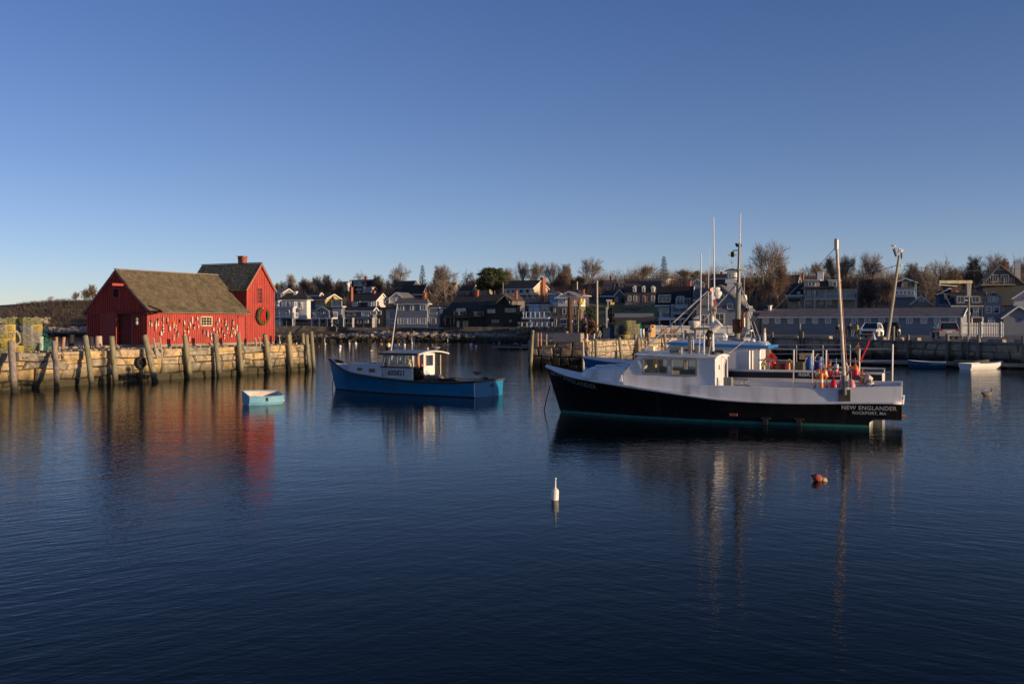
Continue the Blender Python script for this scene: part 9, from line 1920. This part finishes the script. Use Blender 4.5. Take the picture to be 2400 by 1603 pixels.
def person(label,loc,heading,pose,top,legs,hat=None,hair=None,hold=None,scale=1.0):
 """x forward, y left, z up; pose gives joint positions"""
 T=thing('person',label,'person',loc);T.rotation_euler=(0,0,heading);T.scale=(scale,)*3
 P0=dict(pel=(0,0,.95),spine=(0,0,1.18),chest=(.01,0,1.38),neck=(.02,0,1.50),head=(.04,0,1.63),top=(.04,0,1.73),shl=(0,.19,1.42),ell=(.0,.26,1.14),wrl=(.06,.25,.90),hal=(.08,.25,.82),shr=(0,-.19,1.42),elr=(0,-.26,1.14),wrr=(.06,-.25,.90),har=(.08,-.25,.82),hil=(0,.10,.90),knl=(.02,.11,.50),anl=(0,.11,.09),tol=(.16,.12,.04),hir=(0,-.10,.90),knr=(.02,-.11,.50),anr=(0,-.11,.09),tor=(.16,-.12,.04))
 P0.update(pose);K=list(P0);ix={k:i for i,k in enumerate(K)}
 rad=dict(pel=.13,spine=.12,chest=.14,neck=.055,head=.095,top=.06,shl=.06,ell=.042,wrl=.03,hal=.035,shr=.06,elr=.042,wrr=.03,har=.035,hil=.09,knl=.058,anl=.042,tol=.035,hir=.09,knr=.058,anr=.042,tor=.035)
 ed=[('pel','spine'),('spine','chest'),('chest','neck'),('neck','head'),('head','top'),('chest','shl'),('shl','ell'),('ell','wrl'),('wrl','hal'),('chest','shr'),('shr','elr'),('elr','wrr'),('wrr','har'),('pel','hil'),('hil','knl'),('knl','anl'),('anl','tol'),('pel','hir'),('hir','knr'),('knr','anr'),('anr','tor')]
 body=skinned('body',[(P0[k],rad[k])for k in K],[(ix[a],ix[b])for a,b in ed],skin_m,T)
 tk_=['spine','pel','chest','shl','ell','wrl','shr','elr','wrr'];jj={k:i for i,k in enumerate(tk_)}
 skinned('jacket',[(P0[k],rad[k]*1.22+.012)for k in tk_],[(jj[a],jj[b])for a,b in ed if a in jj and b in jj],top,T)
 lk_=['pel','hil','knl','anl','hir','knr','anr'];jj2={k:i for i,k in enumerate(lk_)}
 skinned('trousers',[(P0[k],rad[k]*1.16+.012)for k in lk_],[(jj2[a],jj2[b])for a,b in ed if a in jj2 and b in jj2],legs,T)
 hd=Vector(P0['head']);mb=MB();mb.ball(hd+Vector((.09,0,-.01)),.02,6,4);mb.build('nose',skin_m,T,local=True)
 if hat is not None:mb=MB();mb.ball(hd+Vector((-.015,0,.055)),.125,10,7,(1.05,.95,.95));mb.build('hat',hat,T,local=True)
 else:mb=MB();mb.ball(hd+Vector((-.03,0,.035)),.115,10,7,(1,.92,1));mb.build('hair',hair or mat('brown_hair',(.06,.035,.02),rough=.8),T,local=True)
 for k in('tol','tor'):a=Vector(P0[k]);mb=MB();mb.ball(a+Vector((-.06,0,.01)),.06,8,5,(2.1,.9,.8));mb.build('shoe',dark,T,local=True)
 if hold:hold(T,P0)
 return T
blk_coat=mat('black_coat',(.02,.02,.024),rough=.85,var=.2);jeans=mat('blue_jeans',(.07,.11,.17),rough=.9,var=.2);lime=mat('yellow_green_jacket',(.28,.30,.04),rough=.8,var=.15);dkt=mat('dark_trousers',(.03,.024,.02),rough=.9,var=.2);coat_b=mat('charcoal_coat',(.045,.035,.038),rough=.9,var=.2);oil=mat('pale_blue_oilskin',(.28,.36,.46),rough=.6,var=.1)
person('person with a purple hat raising a phone, standing on the pier by the rusty hoist',G(1374,801,TPR+.12)+Vector((0,.6,.12)),math.atan2(-.35,-.94),dict(ell=(.26,.20,1.36),wrl=(.42,.10,1.56),hal=(.45,.08,1.62),elr=(.26,-.20,1.36),wrr=(.42,-.08,1.56),har=(.45,-.06,1.62)),coat_b,dkt,hat=mat('purple_knit',(.16,.02,.30),rough=.9),
hold=lambda T,q:(lambda mb:(mb.box((.48,.02,1.62),(.03,.10,.17)),mb.build('phone',dark,T,local=True)))(MB()))
person('person in a black coat and blue jeans holding a dark bag, beside the boom',cpos(1992.5,107),math.atan2(-.8,-.5),dict(wrr=(.12,-.22,1.0),har=(.14,-.22,.93)),blk_coat,jeans,hold=lambda T,q:(lambda mb:(mb.ball((.16,-.30,.62),.2,8,6,(.8,.6,1.3)),mb.build('bag',dark,T,local=True)))(MB()))
person('person in a yellow-green jacket walking with a stick in front of the white car',cpos(2010.5,104),math.atan2(.45,-.9),dict(knl=(.20,.10,.52),anl=(.38,.10,.13),tol=(.50,.11,.09),knr=(-.08,-.10,.50),anr=(-.32,-.10,.14),tor=(-.20,-.10,.05),head=(.10,0,1.62),top=(.12,0,1.72),chest=(.07,0,1.38),neck=(.09,0,1.50),shl=(.05,.19,1.42),shr=(.05,-.19,1.42),elr=(.14,-.26,1.16),wrr=(.30,-.26,1.0),har=(.34,-.26,.95)),lime,dkt,hair=mat('dark_hair',(.03,.025,.02),rough=.8),hold=lambda T,q:(lambda mb:(mb.tube((.36,-.26,1.0),(.56,-.28,.02),.014,.012,5),mb.build('walking_stick',white,T,local=True)))(MB()))
person('person in a dark coat half hidden behind the boat boom',cpos(1965,106),math.atan2(-.9,-.2),{},blk_coat,dkt,scale=.97)
person('worker in pale blue oilskins bending over beside the white drum on the pier',Vector((P(1516,0,103).x,103,TPR)),math.atan2(-.25,.97)if False else math.atan2(-.35,.9),dict(spine=(.20,0,1.10),chest=(.42,0,1.14),neck=(.54,0,1.16),head=(.64,0,1.13),top=(.70,0,1.14),shl=(.42,.19,1.14),ell=(.46,.24,.86),wrl=(.52,.18,.66),hal=(.55,.16,.60),shr=(.42,-.19,1.14),elr=(.46,-.24,.86),wrr=(.52,-.18,.66),har=(.55,-.16,.60)),oil,mat('navy_overalls',(.02,.03,.07),rough=.8),hat=mat('navy_hood',(.05,.07,.18),rough=.8))
# gulls
gw=mat('gull_white',(.66,.65,.62),rough=.8);gg=mat('gull_grey',(.24,.25,.27),rough=.8);gbr=mat('young_gull_brown',(.15,.125,.105),rough=.9,var=.3,scale=25)
def gull(label,loc,heading,body=gw,wing=gg,swim=False,sc=1.0,head=None):
 T=thing('gull',label,'bird',loc,'gulls resting around the harbour');T.rotation_euler=(0,0,heading);T.scale=(sc,)*3;z=.05 if swim else .19
 mb=MB();pr=[(-.24,.012,.03),(-.16,.05,.01),(-.06,.078,-.005),(.05,.083,0),(.13,.06,.02),(.165,.035,.05),(.185,.035,.10),(.20,.043,.145),(.235,.034,.15),(.255,.012,.142)]
 vs=[]
 for x,r,dz in pr:
  for k in range(10):a=6.283*k/10;vs.append((x,r*math.cos(a),z+dz+r*1.05*math.sin(a)))
 mb.add(vs,[(i*10+j,i*10+(j+1)%10,(i+1)*10+(j+1)%10,(i+1)*10+j)for i in range(len(pr)-1)for j in range(10)]+[tuple(range(9,-1,-1)),tuple((len(pr)-1)*10+j for j in range(10))]);mb.build('body',body,T,local=True,smooth=True)
 mb=MB()
 for sd in(-1,1):mb.ball((-.05,sd*.062,z+.022),.1,8,6,(1.65,.32,.55));
 for sd in(-1,1):mb.add([(-.14,sd*.06,z+.03),(-.12,sd*.03,z+.05),(-.34,sd*.012,z+.04)],[(0,1,2)])
 mb.build('wings',wing,T,local=True,kind='stuff');mb=MB();mb.tube((.245,0,z+.143),(.30,0,z+.130),.014,.004,6);mb.build('bill',yellow_paint if body is gw else dark,T,local=True)
 if not swim:
  for sd in(-.025,.025):mb=MB();mb.tube((.0,sd,z-.05),(.0,sd,.0),.008,.008,5);mb.box((.025,sd,.005),(.06,.035,.008));mb.build('leg',yellow_paint,T,local=True)
 return T
gull('gull perched on the lamp at the top of the leaning utility pole',up_(2095,582),math.atan2(-.2,.98)if False else 0.2,sc=1.25)
gull('brown young gull swimming alone on the right',G(2313,926),R(8),body=mat('mottled_gull',(.24,.21,.18),rough=.9,var=.3,scale=20),wing=gbr,swim=True,sc=1.35)
gull('brown gull standing on the stern rail of the blue boat',bb_.pt(1120,884,.9),R(-12),body=gbr,wing=gbr,sc=1.15)
gull('pale gull resting on the roof of the blue boat',bb_.pt(1022,824,-.6),R(170),body=gg,wing=mat('blue_grey_wing',(.30,.38,.46),rough=.8),sc=1.0)
for px,lab in((1170,'white gull on the mid-harbour float, left one'),(1205,'white gull on the mid-harbour float, middle one'),(1213,'white gull on the mid-harbour float, right one')):b=G(px,817);gull(lab,(b.x,b.y,.42),random.uniform(0,3),sc=1.2)
